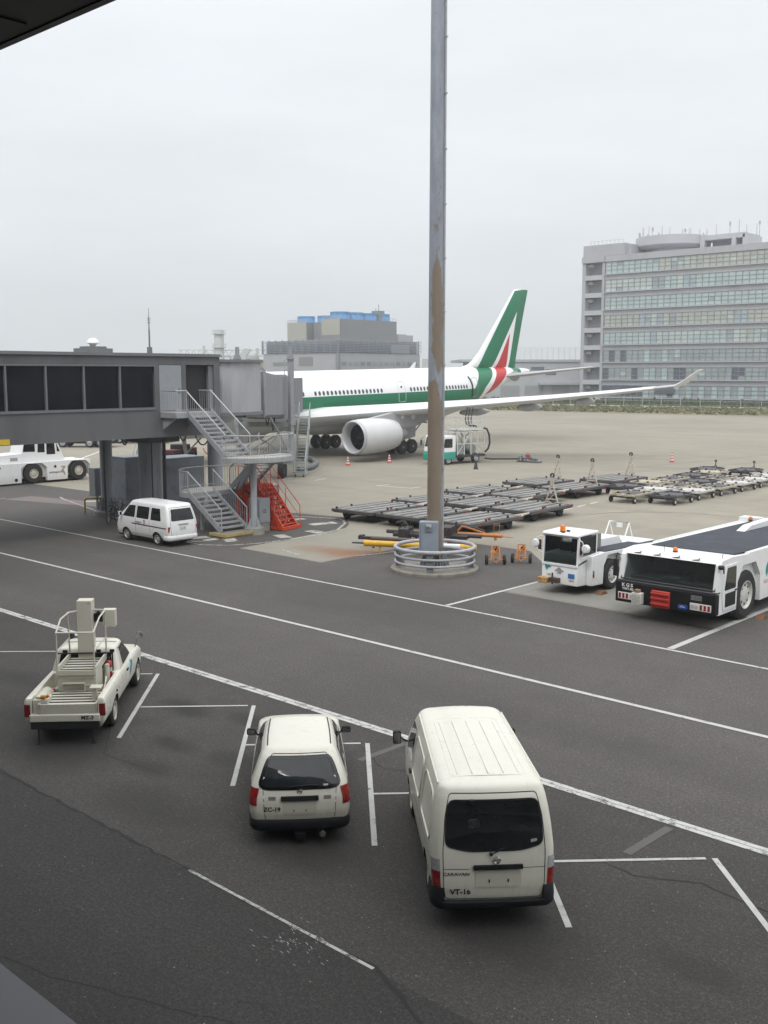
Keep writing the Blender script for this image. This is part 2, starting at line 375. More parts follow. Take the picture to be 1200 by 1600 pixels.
# island outline with hatch bars
isl=[(-58.6,33.6),(-57.4,33.15),(-48.1,30.75),(-43,29.3),(-38.5,28.35),(-37.4,28.35),(-36.4,29.0),(-35.8,30.2),(-35.55,32.0),(-35.6,34.1),(-36.1,35.8),(-37.3,37.5),(-38.2,38.3),(-38.9,38.5),(-39.6,38.2),(-41.2,37.6),(-44,36.6)]
line(isl,.13,WLW)
b=MB()
for (x,y,dx,dy,wd) in ((-55.5,33.4,1.3,1.6,.6),(-51.8,32.0,.7,1.7,.6),(-45.6,30.1,.5,1.6,.5),(-39.3,28.7,.3,1.3,.6),(-38.3,28.6,.1,1.3,.5),(-37.0,29.9,-.9,.4,.6),(-36.0,32.3,-1.0,.35,.6),(-35.9,34.5,-1.0,.1,.65),(-37.9,37.4,-.4,-1.4,.7),(-40.2,37.3,-.1,-1.1,.6)):
    d=Vector((dx,dy,0)); n=Vector((-dy,dx,0)).normalized()*wd/2; p=Vector((x,y,.0125))
    b.add([p-n,p+d-n,p+d+n,p+n],[(0,1,2,3)])
tag(b.build('hatch_marking',[HATCH],sharp=0),kind='structure')
sheet('red_ground_marking',[(-60,30.6),(-52.5,32.6),(-52.9,34.2),(-60.4,32.6)],.0085,REDP)
line([(-66,27.3),(-60.8,29.1),(-60.5,31)],.14,WLW)
# stall lines and apron dashes
line([(-21.4,26.3),(-21.4,32.6),(-23.3,35.8)],.15,WL); line([(-13.3,26.3),(-13.3,37)],.2,WL)
for k in range(9): 
    t0=k*1.62; x=-30.75-t0*.125; y=39.6+t0*1.05; line([(x,y),(x-.13,y+1.05)],.13,WLF,.006)
line([(-48.4,53.1),(-48.5,51.9),(-45.7,52.3),(-45.8,53.4)],.12,WLF,.006); line([(-54.2,51.4),(-54.6,52.9)],.13,WLF,.006); line([(-56.4,50.2),(-56.9,51.7)],.13,WLF,.006)
line([(-91,57),(-84,50.5),(-78,47.5)],.22,WLF,.006); line([(-33.6,29.9),(-32.2,29.6)],.09,WLW,.013); line([(-30.2,31.0),(-29.6,33.4)],.09,WLW,.013)
# long dark joints on the far apron
b=MB(); line([(-42.8,72),(-38,110)],.16,TAR,.005,b=b); line([(-40.9,71),(-30,115)],.12,TAR,.005,b=b); tag(b.build('tyre_marks',[M('tyre_mark',(.15,.138,.12),.9,var=.2)],sharp=0),kind='structure')
b=MB()
pts=[(-24.5+5.5*math.cos(a),48+5.5*math.sin(a)) for a in [R(20+10*i) for i in range(16)]]
line(pts,.12,TAR,.005,b=b); line([(x-60,y+30) for x,y in pts],.2,TAR,.005,b=b); tag(b.build('tyre_marks',[M('tyre_mark_soft',(.225,.205,.17),.9,var=.2)],sharp=0),kind='structure')
# ---------------- grass strips and verge ----------------
def grass_mat(name,c1,c2,c3):
    m,t,b=base_mat(name); co=objco(t); n=noise(t,co,.35,6,.7); n2=noise(t,co,3,5,.7)
    c=mixc(t,ramp(t,n,.35,.65),c1,c2); c=mixc(t,ramp(t,n2,.5,.7,0,.6),c,c3); t.links.new(c,b.inputs['Base Color']); b.inputs['Roughness'].default_value=.95
    b.inputs['Specular IOR Level'].default_value=.1; MATS[name]=m; return m
GR1=grass_mat('dry_grass',(.17,.165,.09),(.25,.235,.14),(.12,.13,.06)); GR2=grass_mat('green_grass',(.085,.115,.05),(.12,.15,.07),(.07,.09,.045))
def sl(y0,a): return y0+(a+99.4)*.19
def strip(name,y0,y1,z,mat): 
    return sheet(name,[(-330,sl(y0,-330)),(-20,sl(y0,-20)),(-20,sl(y1,-20)),(-330,sl(y1,-330))],z,mat,.02)
strip('verge',178.5,181.5,.02,M('verge_soil',(.20,.17,.12),.9,var=.25,scale=.8))
strip('grass_ground',181.5,217,.05,GR1)
strip('path',217,229,.03,M('path_gravel',(.30,.28,.235),.9,var=.15,scale=.5))
strip('grass_ground',229,262,.05,GR2)
def tufts(name,y0,y1,n,hgt,mat,seed,wd=.5):
    rnd=random.Random(seed); b=MB()
    for _ in range(n):
        a=rnd.uniform(-215,-55); y=sl(rnd.uniform(y0,y1),a); h=hgt*rnd.uniform(.3,1.2)*(1.6 if rnd.random()<.06 else 1)
        for k in range(3):
            an=rnd.uniform(0,PI); s=wd*rnd.uniform(.4,1)
            dx,dy=math.cos(an)*s,math.sin(an)*s; ox,oy=rnd.uniform(-.3,.3),rnd.uniform(-.3,.3)
            b.add([(a-dx,y-dy,.04),(a+dx,y+dy,.04),(a+dx*.5+ox,y+dy*.5+oy,.04+h*rnd.uniform(.6,1)),(a-dx*.6+ox,y-dy*.6+oy,.04+h)],[(0,1,2,3)])
    tag(b.build(name,[mat],sharp=0),'patchy dry grass on the strip between the apron and the grey office building' if mat is GR1 else 'darker green weeds growing along the fence in front of the office building','grass',kind='stuff')
tufts('grass',182,216,5200,.42,GR1,3); tufts('weeds',231,240,3600,.95,GR2,4,.7)
def V(x,y): # view frame (x right, y forward of the camera) to scene
    return (x*.73529-y*.67775, x*.67775+y*.73529)
# fence on the verge: posts and rails
b=MB(); pm=M('fence_metal',(.42,.43,.43),.5,.4)
fr=T('wire_fence','thin grey wire fence along the grass in front of the office building','fence')
for i in range(33):
    a=-200+i*4.5; pb=MB(); y=sl(230,a); pb.box(a-.07,a+.07,y-.07,y+.07,0,2.3); pb.build('post',[pm],fr,0)
rb=MB()
for z in (.3,1.2,2.2): rb.bar((-200,sl(230,-200),z),(-56,sl(230,-56),z),.04,.05)
rb.build('rail',[pm],fr,0)

# ---------------- office building ----------------
OFFW=M('office_cladding',(.375,.38,.405),.6,var=.06,scale=.12,dirt=((.24,.23,.24),.2,.55,.4)); OFFD=M('office_recess',(.24,.25,.27),.7,var=.1,scale=.1)
OFFL=M('office_trim',(.43,.44,.465),.55,var=.05,scale=.2); FRM=M('window_frame_metal',(.27,.29,.30),.4,.3)
def glass(name,col,rough=.12,var=.15,scale=.3): return M(name,col,rough,var=var,scale=scale,rvar=.03)
GP=[glass('pane_aqua',(.40,.49,.48)),glass('pane_pale',(.46,.52,.49)),glass('pane_blue',(.34,.41,.45)),glass('pane_beige',(.41,.43,.385)),glass('pane_grey',(.30,.34,.35)),glass('pane_dark',(.09,.10,.13))]
ofr=T('office_building','tall grey office block with eight ribbons of pale aqua windows and a round rooftop deck','building',(-150.2,240,0))
def W_(b_,x0,x1,y0,y1,z0,z1,mi=0): b_.box(x0+150.2,x1+150.2,y0-240,y1-240,z0,z1,mi)
rows=[36.05,31.55,27.05,22.55,18.05,13.55,9.05,4.55] # tops of the glass
b=MB()
W_(b,-143.3,-70,243.0,262,0,37.3)          # core behind glass
W_(b,-143.3,-70,239.7,243.0,36.15,37.7)
for i,zt in enumerate(rows):
    zb=zt-2.95; nz_=rows[i+1] if i<7 else 0.0
    W_(b,-143.3,-70,239.9,243.0,nz_+.02,zb-.02,0)
    for k in range(12):
        pass
b.build('wall',[OFFW],ofr,0)
for zt in rows: b=MB(); W_(b,-143.4,-70,239.35,239.88,zt-3.22,zt-3.02); b.build('ledge',[OFFL],ofr,0)
rnd=random.Random(11)
tint=[[0]*9+[3,3,4]+[3]*18, [1]*8+[4,4]+[0,0,1,2,2]+[0]*15, [0]*30, [3]*6+[2,2,1,2]+[3,4]+[3]*8+[3,2,2,3,3]+[3]*6, [0]*8+[2]+[1,0]*3+[0]*5+[4]+[1,1,3]+[0]*8, [4,5,4,5]+[4]*3+[0,4,4]*2+[4]*17,[5,4,4,4,4,5,4,0]+[0,4]*2+[5,5,4,4,4]+[4]*4+[5,5]+[4]*10,[5]*7+[0,4,0,0]+[5]+[0,4]*9]
for i,zt in enumerate(rows):
    g=MB(); f=MB(); zb=zt-2.95; x=-143.2; k=0; h=(zt-zb)/3
    while x<-70.5:
        tt=tint[i][k] if k<len(tint[i]) else rnd.choice((0,0,1,3,4))
        for j in range(3):
            q=tt if rnd.random()<.96 else rnd.choice((0,1,4,4))
            yy=240.02+rnd.uniform(0,.012)
            W_(g,x+.05,x+1.62,yy,yy+.06,zb+j*h+.04,zb+j*h+h-.04,q)
        W_(f,x-.05,x+.05,239.86,240.1,zb,zt); x+=1.67; k+=1
    for j in range(4): W_(f,-143.25,-70,239.9 ,240.09,zb+j*h-.04,zb+j*h+.04)
    w_=f.build('ribbon_window',[FRM],ofr,0); g.build('pane',GP,w_,0)
b=MB() # balcony tower on the left
W_(b,-150.2,-149.2,240,262,0,37.0); W_(b,-144.2,-143.42,239.9,243,0,36.1,0); W_(b,-149.2,-143.42,244.2,262,0,36)
W_(b,-149.9,-137.8,239.8,250,37.75,40.6); W_(b,-150.2,-143.42,239.6,244.2,36.2,37.74); W_(b,-137.8,-136.6,241,249,37.75,40.2)
b.build('stair_tower',[OFFW],ofr,0)
for zt in rows: b=MB(); W_(b,-149.2,-144.2,239.9,244.2,zt-4.3,zt-3.1); b.build('balcony',[OFFL],ofr,0)
for zt in rows: b=MB(); W_(b,-149.2,-144.2,242.2,242.4,zt-3.1,zt+.1); b.build('recess_wall',[OFFD],ofr,0)
for zt in rows: b=MB(); W_(b,-149.1,-147.6,241.0,242.1,zt-.9,zt-.15); b.build('air_duct',[OFFL],ofr,0)
b=MB(); cx,cy=-130.8+150.2,12
b.lathe([(6.8,37.5),(6.8,39.0),(8.5,39.2),(9.4,39.9),(9.4,42.1),(9.2,42.15),(9.2,41.6),(0,41.5)],56,0,Matrix.Translation((cx,cy,0)))
b.build('round_deck',[OFFL],ofr)
b=MB(); W_(b,-121.6,-110.4,249,258,40.5,41.7); W_(b,-121.8,-120.6,248.8,250,37.5,41.9); W_(b,-113.6,-112.6,248.8,250,37.5,41.5); W_(b,-110.9,-109.9,249,258,37.5,41.3); W_(b,-120,-110.5,252,258,37.5,40.5,1)
b.build('plant_screen',[OFFL,OFFD],ofr,0)
rnd=random.Random(9)
for i in range(30):
    a=rnd.uniform(0,2*PI); x=cx+8.6*math.cos(a); y=cy+8.6*math.sin(a)
    if i>22: x=rnd.uniform(31,46); y=9+rnd.uniform(0,3)
    h=rnd.uniform(1.2,3.6); b=MB(); b.cyl((x,y,41.4 if i<=22 else 40.4),(x,y,42.2+h if i<=22 else 41.4+h),.10,.07,5)
    if rnd.random()<.4: b.box(x-.22,x+.22,y-.05,y+.05,41.9+h*.6,42.2+h*.85)
    b.build('antenna',[pm],ofr,0)
b=MB()
for i in range(9): b.cyl((1.0+i*1.2,2,40.5),(1.0+i*1.2,2,41.9),.05,.05,4)
b.bar((1,2,41.8),(11,2,41.8),.06,.06); b.build('roof_railing',[pm],ofr,0)
b=MB(); b.cyl((51.4-.6,9,37.3),(51.4-.6,9,43.4),.12,.08,6); b.bar((49.8,9,42.0),(51.8,9,42.0),.1,.1); b.bar((50.0,9,41.2),(51.6,9,41.2),.1,.1); b.build('antenna',[pm],ofr,0)
b=MB(); W_(b,-128,-122.6,239.6,239.85,2.6,3.9); W_(b,-143.2,-133,239.55,239.8,3.0,4.3); b.build('canopy_opening',[GP[5]],ofr,0)

# ---------------- low building with roof screen ----------------
LB=T('hangar_office','low pale grey building with a white lattice screen on its roof behind the aircraft tail','building',(*V(26,300),0))
Ww=M('low_building_cladding',(.42,.43,.45),.6,var=.05,scale=.15,dirt=((.3,.3,.31),.3,.55,.35)); LBG=M('low_building_pane',(.12,.14,.16),.3); SCR=M('roof_screen_metal',(.62,.63,.63),.5,var=.05)
LB.rotation_euler[2]=.74467+R(2)
b=MB(); b.box(0,38,0,30,0,10.9); b.box(-4,38.2,-.4,30,10.9,11.6); b.box(18.5,38,-2,0,4.4,5.2); b.build('wall',[Ww],LB,0)
for i,(x,z,w2,h2,mi) in enumerate([(7.6,.2,5.4,4.0,0),(14.6,.2,5.4,4.0,0),(22.4,.2,5.0,4.0,0),(30.2,.2,4.5,4.0,0)]):
    bb=MB(); bb.box(x,x+w2,-.14,-.02,z,z+h2)
    for k in range(8): bb.box(x,x+w2,-.2,-.14,z+k*h2/8+.1,z+k*h2/8+.2)
    bb.build('roller_door',[M('roller_door_metal',(.33,.335,.35),.5,var=.06)],LB,0)
for (x,z,w2,h2) in ((2.4,7.6,2.2,1.7),(16.3,8.6,3.8,.9),(11.5,7.5,4,1.5),(20.6,7.2,3.0,1.6),(33.6,6.6,4.3,.9)):
    bb=MB(); bb.box(x,x+w2,-.1,-.02,z,z+h2); bb.build('window',[LBG],LB,0)
b=MB()
for i in range(21): 
    x=4.5+i*1.65; b.box(x-.06,x+.06,.6,.75,11.6,15.0)
    for j in range(2): b.box(x-.06,x+.06,8+j*8,8.15+j*8,11.6,15.2)
for k in range(6): b.box(4.5,37.5,.55,.62,12+k*.58,12.1+k*.58)
b.build('roof_screen',[SCR],LB,0)
b=MB(); b.box(5,10.5,3,9,11.6,13.4); b.build('roof_unit',[M('roof_unit_paint',(.45,.44,.30),.6)],LB,0)

# ---------------- plant building with cooling towers ----------------
PB=T('plant_building','stepped grey plant building with louvre bands and round blue cooling towers on its roof','building',(*V(-13.2,300),0))
# local x along +X of the scene (right face runs away to +y), corner nearest the camera at the origin
P1=M('plant_wall',(.34,.35,.37),.65,var=.05,scale=.2,dirt=((.26,.26,.27),.25,.55,.35)); P2=M('plant_beige',(.36,.35,.31),.65,var=.04,scale=.15); P3=M('plant_dark_cladding',(.20,.205,.21),.6,var=.06,scale=.3)
P4=M('louvre_metal',(.30,.34,.40),.5,.2,var=.1); P5=M('cooling_tower_blue',(.12,.32,.60),.5,var=.12,scale=.8)
b=MB(); b.box(-32.5,0,0,36,0,13.5); b.box(-31.8,-.7,.7,35.3,13.5,17.2,1); b.build('wall',[P1,P3],PB,0)
b=MB()
for k in range(8):
    z=13.8+k*.47; b.box(-33,.3,-.45,-.1,z,z+.16); b.box(-.05,.35,-.45,36.4,z+.03,z+.2)
for i in range(12): b.box(-33+i*3,-32.8+i*3,-.2,.4,13.4,17.5); b.box(-.3,.1,i*3.2,i*3.2+.2,13.4,17.5)
b.build('louvre_band',[P4],PB,0)
b=MB(); b.box(-9.8,-2.2,3.0,27.5,17.2,23.3,0); b.box(-9.75,-2.25,2.95,3.0,17.4,18.8,1); b.box(-2.2,-2.12,3,27.5,17.2,23.3,1)
b.build('cooling_block',[P2,P3],PB,0)
b=MB(); b.box(-27.5,-19.0,5.5,14.0,17.2,22.9); b.box(-18.98,-18.9,5.5,14.0,17.2,22.9,1); b.build('cooling_block',[P2,P3],PB,0)
b=MB(); b.box(-18.5,-12.6,8.0,15,17.2,22.9,1); b.build('cooling_block',[P2,P3],PB,0)
def ctower(x,y,z,r,h):
    b=MB(); b.lathe([(r*1.02,z),(r*.97,z+h*.55),(r*.93,z+h*.6),(r,z+h),(r*.94,z+h),(r*.9,z+h*.4),(0,z+h*.35)],24,0,Matrix.Translation((x,y,0)))
    for k in range(12): 
        a=2*PI*k/12; b.bar((x+r*math.cos(a),y+r*math.sin(a),z),(x+r*math.cos(a),y+r*math.sin(a),z+h),.12,.12)
    b.build('cooling_tower',[P5],PB)
for i in range(4): ctower(-5.9,6.8+i*5.8,23.3,2.9,2.2)
for x,y,z in ((-23.3,9.6,22.9),(-16.5,11.5,22.9),(-12.9,16.5,22.0)): ctower(x,y,z,2.7,2.0)
b=MB(); b.box(-3,-.6,20,26,23.3,27.0) if False else b.box(-6.5,-3.6,21.0,23.6,23.3,26.4,0)
for x,y,z0,z1 in ((-4,21.4,26.4,28.2),(-5.6,21.9,26.4,27.2)): b.cyl((x,y,z0),(x,y,z1),.12,.12,5,1)
b.box(-10,-2,28,35,17.2,19.3,2); b.box(-6,-3,29,33,19.3,19.6,2); b.build('roof_unit',[P3,P4,P1],PB,0)
b=MB()
for i in range(30): 
    t_=i/29; b.box(-9.8+7.6*t_-.03,-9.8+7.6*t_+.03,3,3.06,23.3,24.1); b.box(-2.3,-2.24,3+24.4*t_,3.06+24.4*t_,23.3,24.1)
    b.box(-27.5+8.5*t_-.03,-27.5+8.5*t_+.03,5.5,5.56,22.9,23.7)
b.box(-9.8,-2.2,3,3.05,24.05,24.12); b.box(-2.3,-2.25,3,27.5,24.05,24.12); b.box(-27.5,-19,5.5,5.55,23.65,23.72); b.build('roof_railing',[pm],PB,0)
for (x0,x1,z0,z1) in ((-16.5,-10.5,9.9,12.4),(-28,-20.5,9.9,10.9)):
    bb=MB(); bb.box(x0,x1,-.1,-.02,z0,z1); bb.build('window',[P3],PB,0)
for i in range(13):
    bb=MB(); y0=1.6+i*2.6; bb.box(.02,.1,y0,y0+1.8,9.9,11.0); bb.build('window',[P3 if i in (0,3,4,9,11,12) else M('plant_pane',(.26,.28,.30),.3)],PB,0)
bb=MB(); bb.box(.02,.14,22.5,31,13.6,16.2); bb.build('wall_panel',[M('plant_panel',(.40,.41,.42),.6)],PB,0)
bb=MB(); bb.box(-.5,.5,-.5,.5,0,13.52); bb.build('corner_post',[P3],PB,0,loc=(0,0,0))

# ---------------- far pale structures ----------------
def far(name,label,cat,x,y): 
    t=T(name,label,cat,(*V(x,y),0)); t.rotation_euler[2]=.74467; return t
FA=M('far_pale_paint',(.50,.52,.51),.6,var=.06,scale=.3); FB=M('far_cream_paint',(.48,.47,.40),.6,var=.05,scale=.3); FC=M('far_blue_paint',(.13,.28,.42),.5); FD=M('far_dark_pane',(.12,.14,.17),.4)
t=far('chimney','white industrial chimney with two ringed platforms beyond the jet bridge roof','chimney',-51.9,330)
b=MB(); b.cyl((0,0,0),(0,0,21.2),1.55,1.5,20); b.build('shaft',[FA],t)
for z in (20.0,15.8):
    b=MB(); b.lathe([(1.5,z-.2),(2.2,z-.2),(2.2,z),(1.5,z)],20)
    for k in range(12): 
        a=2*PI*k/12; b.cyl((2.15*math.cos(a),2.15*math.sin(a),z),(2.15*math.cos(a),2.15*math.sin(a),z+1.0),.04,.04,4)
    b.lathe([(2.12,z+.95),(2.2,z+.95),(2.2,z+1.03),(2.12,z+1.03)],20,cap=False); b.build('platform',[FA],t)
b=MB(); b.box(-1.9,1.9,-1.9,1.9,0,10.6); b.build('base',[P3],t,0)
t=far('pipe_bridge','pale lattice pipe bridge far behind the jet bridge roof','pipe bridge',-66,335)
b=MB(); L_=38
b.bar((0,0,13),(L_,0,13),.3,.3); b.bar((0,0,15),(L_,0,15),.25,.25)
for k in range(19): x=k*2.05; b.bar((x,0,13),(x+1.0,0,15),.16,.16); b.bar((x+1.0,0,15),(x+2.05,0,13),.16,.16)
for x in (2,12,22,34): b.bar((x,0,0),(x,0,13),.5,.5)
for x in (8,11.5,25): b.box(x,x+.8,-.4,.4,13.2,16.4 if x<12 else 15.6)
b.build('truss',[FA],t,0)
t=far('cream_building','long cream building with blue shutters far behind the jet bridge tunnel','building',-46.5,340)
b=MB(); b.box(0,22,0,20,0,11.6); b.box(0,22,-.3,20,11.6,12.2,1); b.build('wall',[FB,FA],t,0)
for i,(x,z) in enumerate(((1.5,6.6),(6.4,6.6),(11.3,6.6))):
    bb=MB(); bb.box(x,x+3.2,-.15,-.02,z,z+1.7); bb.build('window',[FD],t,0)
for i,(x,z,w2,h2) in enumerate(((-.3,9.9,3.6,.8),(8.7,6.2,4.6,1.1),(9.5,4.0,3,1.5))):
    bb=MB(); bb.box(x,x+w2,-.3,-.16,z,z+h2); bb.build('shutter',[FC],t,0)
t=far('air_duct','white slanted roof duct beside the chimney far behind the jet bridge','duct',-45.5,328)
b=MB(); b.prism([(0,0),(2.3,0),(2.3,13),(3.6,15.2),(1.6,15.4),(.2,13.4)],'y',0,2.2); b.build('duct_body',[FA],t,0)
t=far('gas_plant','cluster of pale pipes and vessels far behind the jet bridge tunnel','plant',-59,338)
rnd=random.Random(21); b=MB()
for i in range(26):
    x=rnd.uniform(0,19); h=rnd.uniform(12,14.2); b.cyl((x,rnd.uniform(0,3),0),(x,rnd.uniform(0,3),h),rnd.uniform(.12,.4),None,6)
for z in (11.5,12.6,13.3): b.bar((0,0,z),(19,0,z),.16,.16)
b.box(10,14,0,3,0,12.4); b.box(15.5,18,0,3,0,13.2); b.build('pipework',[FA],t)
t=far('white_tank','small white building standing beyond the plant building','building',12.8,345)
b=MB(); b.box(0,3.6,0,6,0,12.4); b.build('wall',[FA],t,0)
t=far('long_shed','long low grey shed far behind the jet bridge','building',-190,380)
b=MB(); b.box(0,118,0,20,0,8.6); b.box(0,118,-.4,20,8.6,9.1); b.build('wall',[FA],t,0)
t=far('depot','low pale depot beyond the aircraft tail','building',14,360)
b=MB(); b.box(0,60,0,20,0,9.2); b.box(-.5,60.5,-.4,20,9.2,9.8); b.build('wall',[Ww],t,0)

# ---------------- terminal around the camera ----------------
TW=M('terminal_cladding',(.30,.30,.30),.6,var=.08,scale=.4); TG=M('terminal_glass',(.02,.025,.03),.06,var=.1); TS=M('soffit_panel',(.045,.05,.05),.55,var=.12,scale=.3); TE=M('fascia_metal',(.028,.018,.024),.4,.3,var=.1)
TL=M('ledge_metal',(.17,.175,.185),.6,var=.1,scale=.8,dirt=((.10,.10,.10),2,.55,.5))
tr=T('terminal_building','dark terminal building with a deep roof overhang and a grey ledge at the picture edges','building',(0,-.4,0))
b=MB(); b.box(-90,60,-14,0,0,5.0); b.box(-90,60,-14,0,10.12,24); b.box(-90,60,-14,-5.5,5.0,10.1); b.build('wall',[TW],tr,0)  # upper block is out of view, made tall to darken the near ground
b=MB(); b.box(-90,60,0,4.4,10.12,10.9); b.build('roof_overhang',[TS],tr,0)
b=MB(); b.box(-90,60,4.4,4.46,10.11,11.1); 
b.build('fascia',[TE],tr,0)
b=MB()
for x in range(-88,60,3): b.box(x,x+.02,.1,4.3,10.105,10.12)
b.build('soffit_joint',[TE],tr,0)
b=MB(); b.box(-90,60,0,2.4,4.75,5.1); b.build('ledge',[TL],tr,0)
b=MB()
for x in range(-90,61,3):
    if abs(x)<3.1: continue
    b.box(x-.06,x+.06,-.25,-.05,5.1,10.1)
b.build('mullion',[TE],tr,0)
b=MB(); b.box(-90,-2.9,-.2,-.16,5.1,10.1); b.box(2.9,60,-.2,-.16,5.1,10.1); b.build('glazing',[TG],tr,0)
# ---------------- fixed walkway (concrete grey) ----------------
JW=M('walkway_render',(.125,.125,.13),.75,var=.09,scale=.6,dirt=((.08,.08,.08),.5,.5,.5),stretch=(1,1,.35),bump=.1); JT=M('walkway_trim',(.17,.175,.18),.6,var=.06); JG=M('walkway_glass',(.010,.011,.015),.10,var=.5,scale=.5,spec=.12)
JM=M('walkway_mullion',(.15,.16,.17),.5); JIN=M('dark_interior',(.015,.016,.018),.7); JP=M('light_grey_door',(.27,.29,.31),.5,var=.05); GALV=M('galvanised_steel',(.36,.375,.385),.5,.25,var=.1,scale=4,dirt=((.2,.2,.19),3,.55,.4))
COLM=M('column_paint',(.34,.355,.37),.55,var=.08,scale=1,dirt=((.13,.13,.13),1.5,.55,.5),stretch=(2,2,.5)); RUST=M('rust',(.17,.085,.04),.85,var=.3,scale=6)
XF,XB=-42.6,-49.8
jw=T('fixed_walkway','dark grey concrete walkway to the aircraft with a band of large dark windows','walkway',(-46.2,33.7,0))
def JB(b,x0,x1,y0,y1,z0,z1,mi=0): b.box(x0+46.2,x1+46.2,y0-33.7,y1-33.7,z0,z1,mi)
b=MB()
JB(b,XB,XF,1.8,33.75,4.57,5.92)                         # floor beam
JB(b,XB,XF,1.8,33.75,8.11,8.52)                         # head beam
JB(b,XF-.25,XF,29.75,30.0,5.92,8.11); JB(b,XF-.25,XF,31.35,31.62,5.92,8.11); JB(b,XF-.25,XF,33.38,33.75,5.92,8.11)
JB(b,XB,XB+.25,1.8,33.75,5.92,8.11); JB(b,XB,XF,1.8,2.0,5.92,8.11)
b.build('wall',[JW],jw,0)
b=MB(); JB(b,XB-.1,XF+.1,1.8,33.85,8.52,8.60); JB(b,XB,XF+.05,1.8,33.78,8.605,8.66,0)
b.build('roof',[JT],jw,0)
b=MB(); JB(b,XF-.06,XF+.05,2.0,29.75,5.93,6.05); JB(b,XF-.06,XF+.05,2.0,29.75,8.02,8.10); b.build('window_frame',[JM],jw,0)
y=29.62; ms=[29.7,27.8,25.88,23.97,22.06]+[22.06-1.92*k for k in range(1,11)]
for i in range(len(ms)-1):
    g=MB(); JB(g,XF-.14,XF-.10,ms[i+1]+.04,ms[i]-.04,6.03,8.04); w_=g.build('window',[JG],jw,0)
    f=MB(); JB(f,XF-.10,XF+.035,ms[i+1]-.04,ms[i+1]+.04,6.05,8.02); f.build('mullion',[JM],w_,0)
b=MB(); JB(b,XF-.12,XF+.01,30.02,31.33,5.80,8.09); d_=b.build('door',[JP],jw,0)
b=MB(); JB(b,XF+.01,XF+.05,31.15,31.22,6.7,6.95); b.build('handle',[JM],d_,0)
b=MB(); JB(b,XF-.35,XF-.30,31.62,33.38,5.92,8.11); b.build('doorway_interior',[JIN],jw,0)
b=MB(); JB(b,XF-.28,XF-.1,33.1,33.38,5.92,8.08,0); b.build('door_frame',[JT],jw,0)
b=MB(); JB(b,XF-.02,XF+.04,20.6,22.12,4.60,4.84); b.build('yellow_sign',[M('sign_yellow',(.62,.45,.03),.6)],jw,0)
def column(px,py,r,ztop,parent,z0=.25,flange=True):
    b=MB(); b.cyl((px,py,z0),(px,py,ztop),r,r,24)
    if flange:
        b.cyl((px,py,z0),(px,py,z0+.06),r+.28,r+.28,24)
        for k in range(8):
            a=2*PI*k/8+.2; c_,s_=math.cos(a),math.sin(a)
            b.prism([(r-.02,z0+.06),(r+.24,z0+.06),(r+.05,z0+.75),(r-.02,z0+.75)],'y',-.015,.015,0,Matrix.Translation((px,py,0))@Matrix.Rotation(a,4,'Z'))
    o=b.build('column',[COLM],parent); 
    b=MB(); b.cyl((px,py,0),(px,py,z0),r+.45,r+.42,24); b.build('plinth',[M('plinth_concrete',(.25,.24,.21),.9,var=.15)],parent); return o
column(-49.1+46.2,31.0-33.7,.33,4.6,jw); column(-46.2+46.2,31.85-33.7,.62,4.6,jw,z0=.1)
b=MB(); b.box(-.9,.9,-2.6,-.6,4.1,4.57); b.build('column_head',[M('column_head_steel',(.06,.06,.065),.6)],jw,0)  # column head in one even dark steel tone
b=MB()
for x in (.75,.9): b.cyl((x,-1.55,0),(x,-1.55,4.5),.05,.05,8)
b.cyl((.72,-2.25,0),(.72,-2.25,4.5),.035,.035,8); b.cyl((-2.45,-3.1,.2),(-2.45,-3.1,4.6),.05,.05,8,0); b.build('drain_pipe',[M('pipe_dark',(.07,.07,.075),.5)],jw)
for (x0,y0,x1,y1,sag) in ((-.5,-2.8,1.2,-4.4,.5),(2.8,-1.0,2.8,.0,.55),(1.0,-.2,2.6,-1.8,.35)):
    b=MB(); b.tube([(x0+(x1-x0)*t/10,y0+(y1-y0)*t/10,4.55-sag*4*(t/10)*(1-t/10)) for t in range(11)],.035,6)
    b.build('cable',[M('black_rubber',(.015,.015,.016),.6)],jw)
# roof items
rd=T('radome','small white domed antenna on a stepped plinth on the walkway roof','antenna',(-48.2,29.9,8.66))
b=MB(); b.box(-.62,.62,-.78,.78,0,.32); b.box(-.45,.45,-.52,.52,.32,.42); b.build('base',[JT],rd,0)
b=MB(); b.lathe([(.0,.86),(.12,.84),(.25,.76),(.33,.63),(.34,.58),(.2,.55),(.12,.42)],20); b.build('dome',[M('dome_white',(.75,.75,.76),.4)],rd)
mt=T('lightning_mast','thin grey mast standing on the walkway roof','mast',(-48.2,35.6-2.2,8.66))
b=MB(); b.box(-.09,.09,-.11,.11,0,.45); b.build('base',[JT],mt,0)
b=MB(); b.cyl((0,0,.4),(0,0,1.4),.05,.045,8); b.cyl((0,0,1.4),(0,0,2.55),.035,.01,8)
for z in (1.75,1.88,1.98): b.cyl((0,0,z),(0,0,z+.03),.09,.09,8)
b.build('pole',[JT],mt)
b=MB(); b.cyl((0,0,0),(0,0,.22),.09,.09,10); o=b.build('roof_vent',[JT],None,loc=(-47,32.5,8.66)); tag(o,'tiny dark vent pipe on the walkway roof left of the mast','vent')

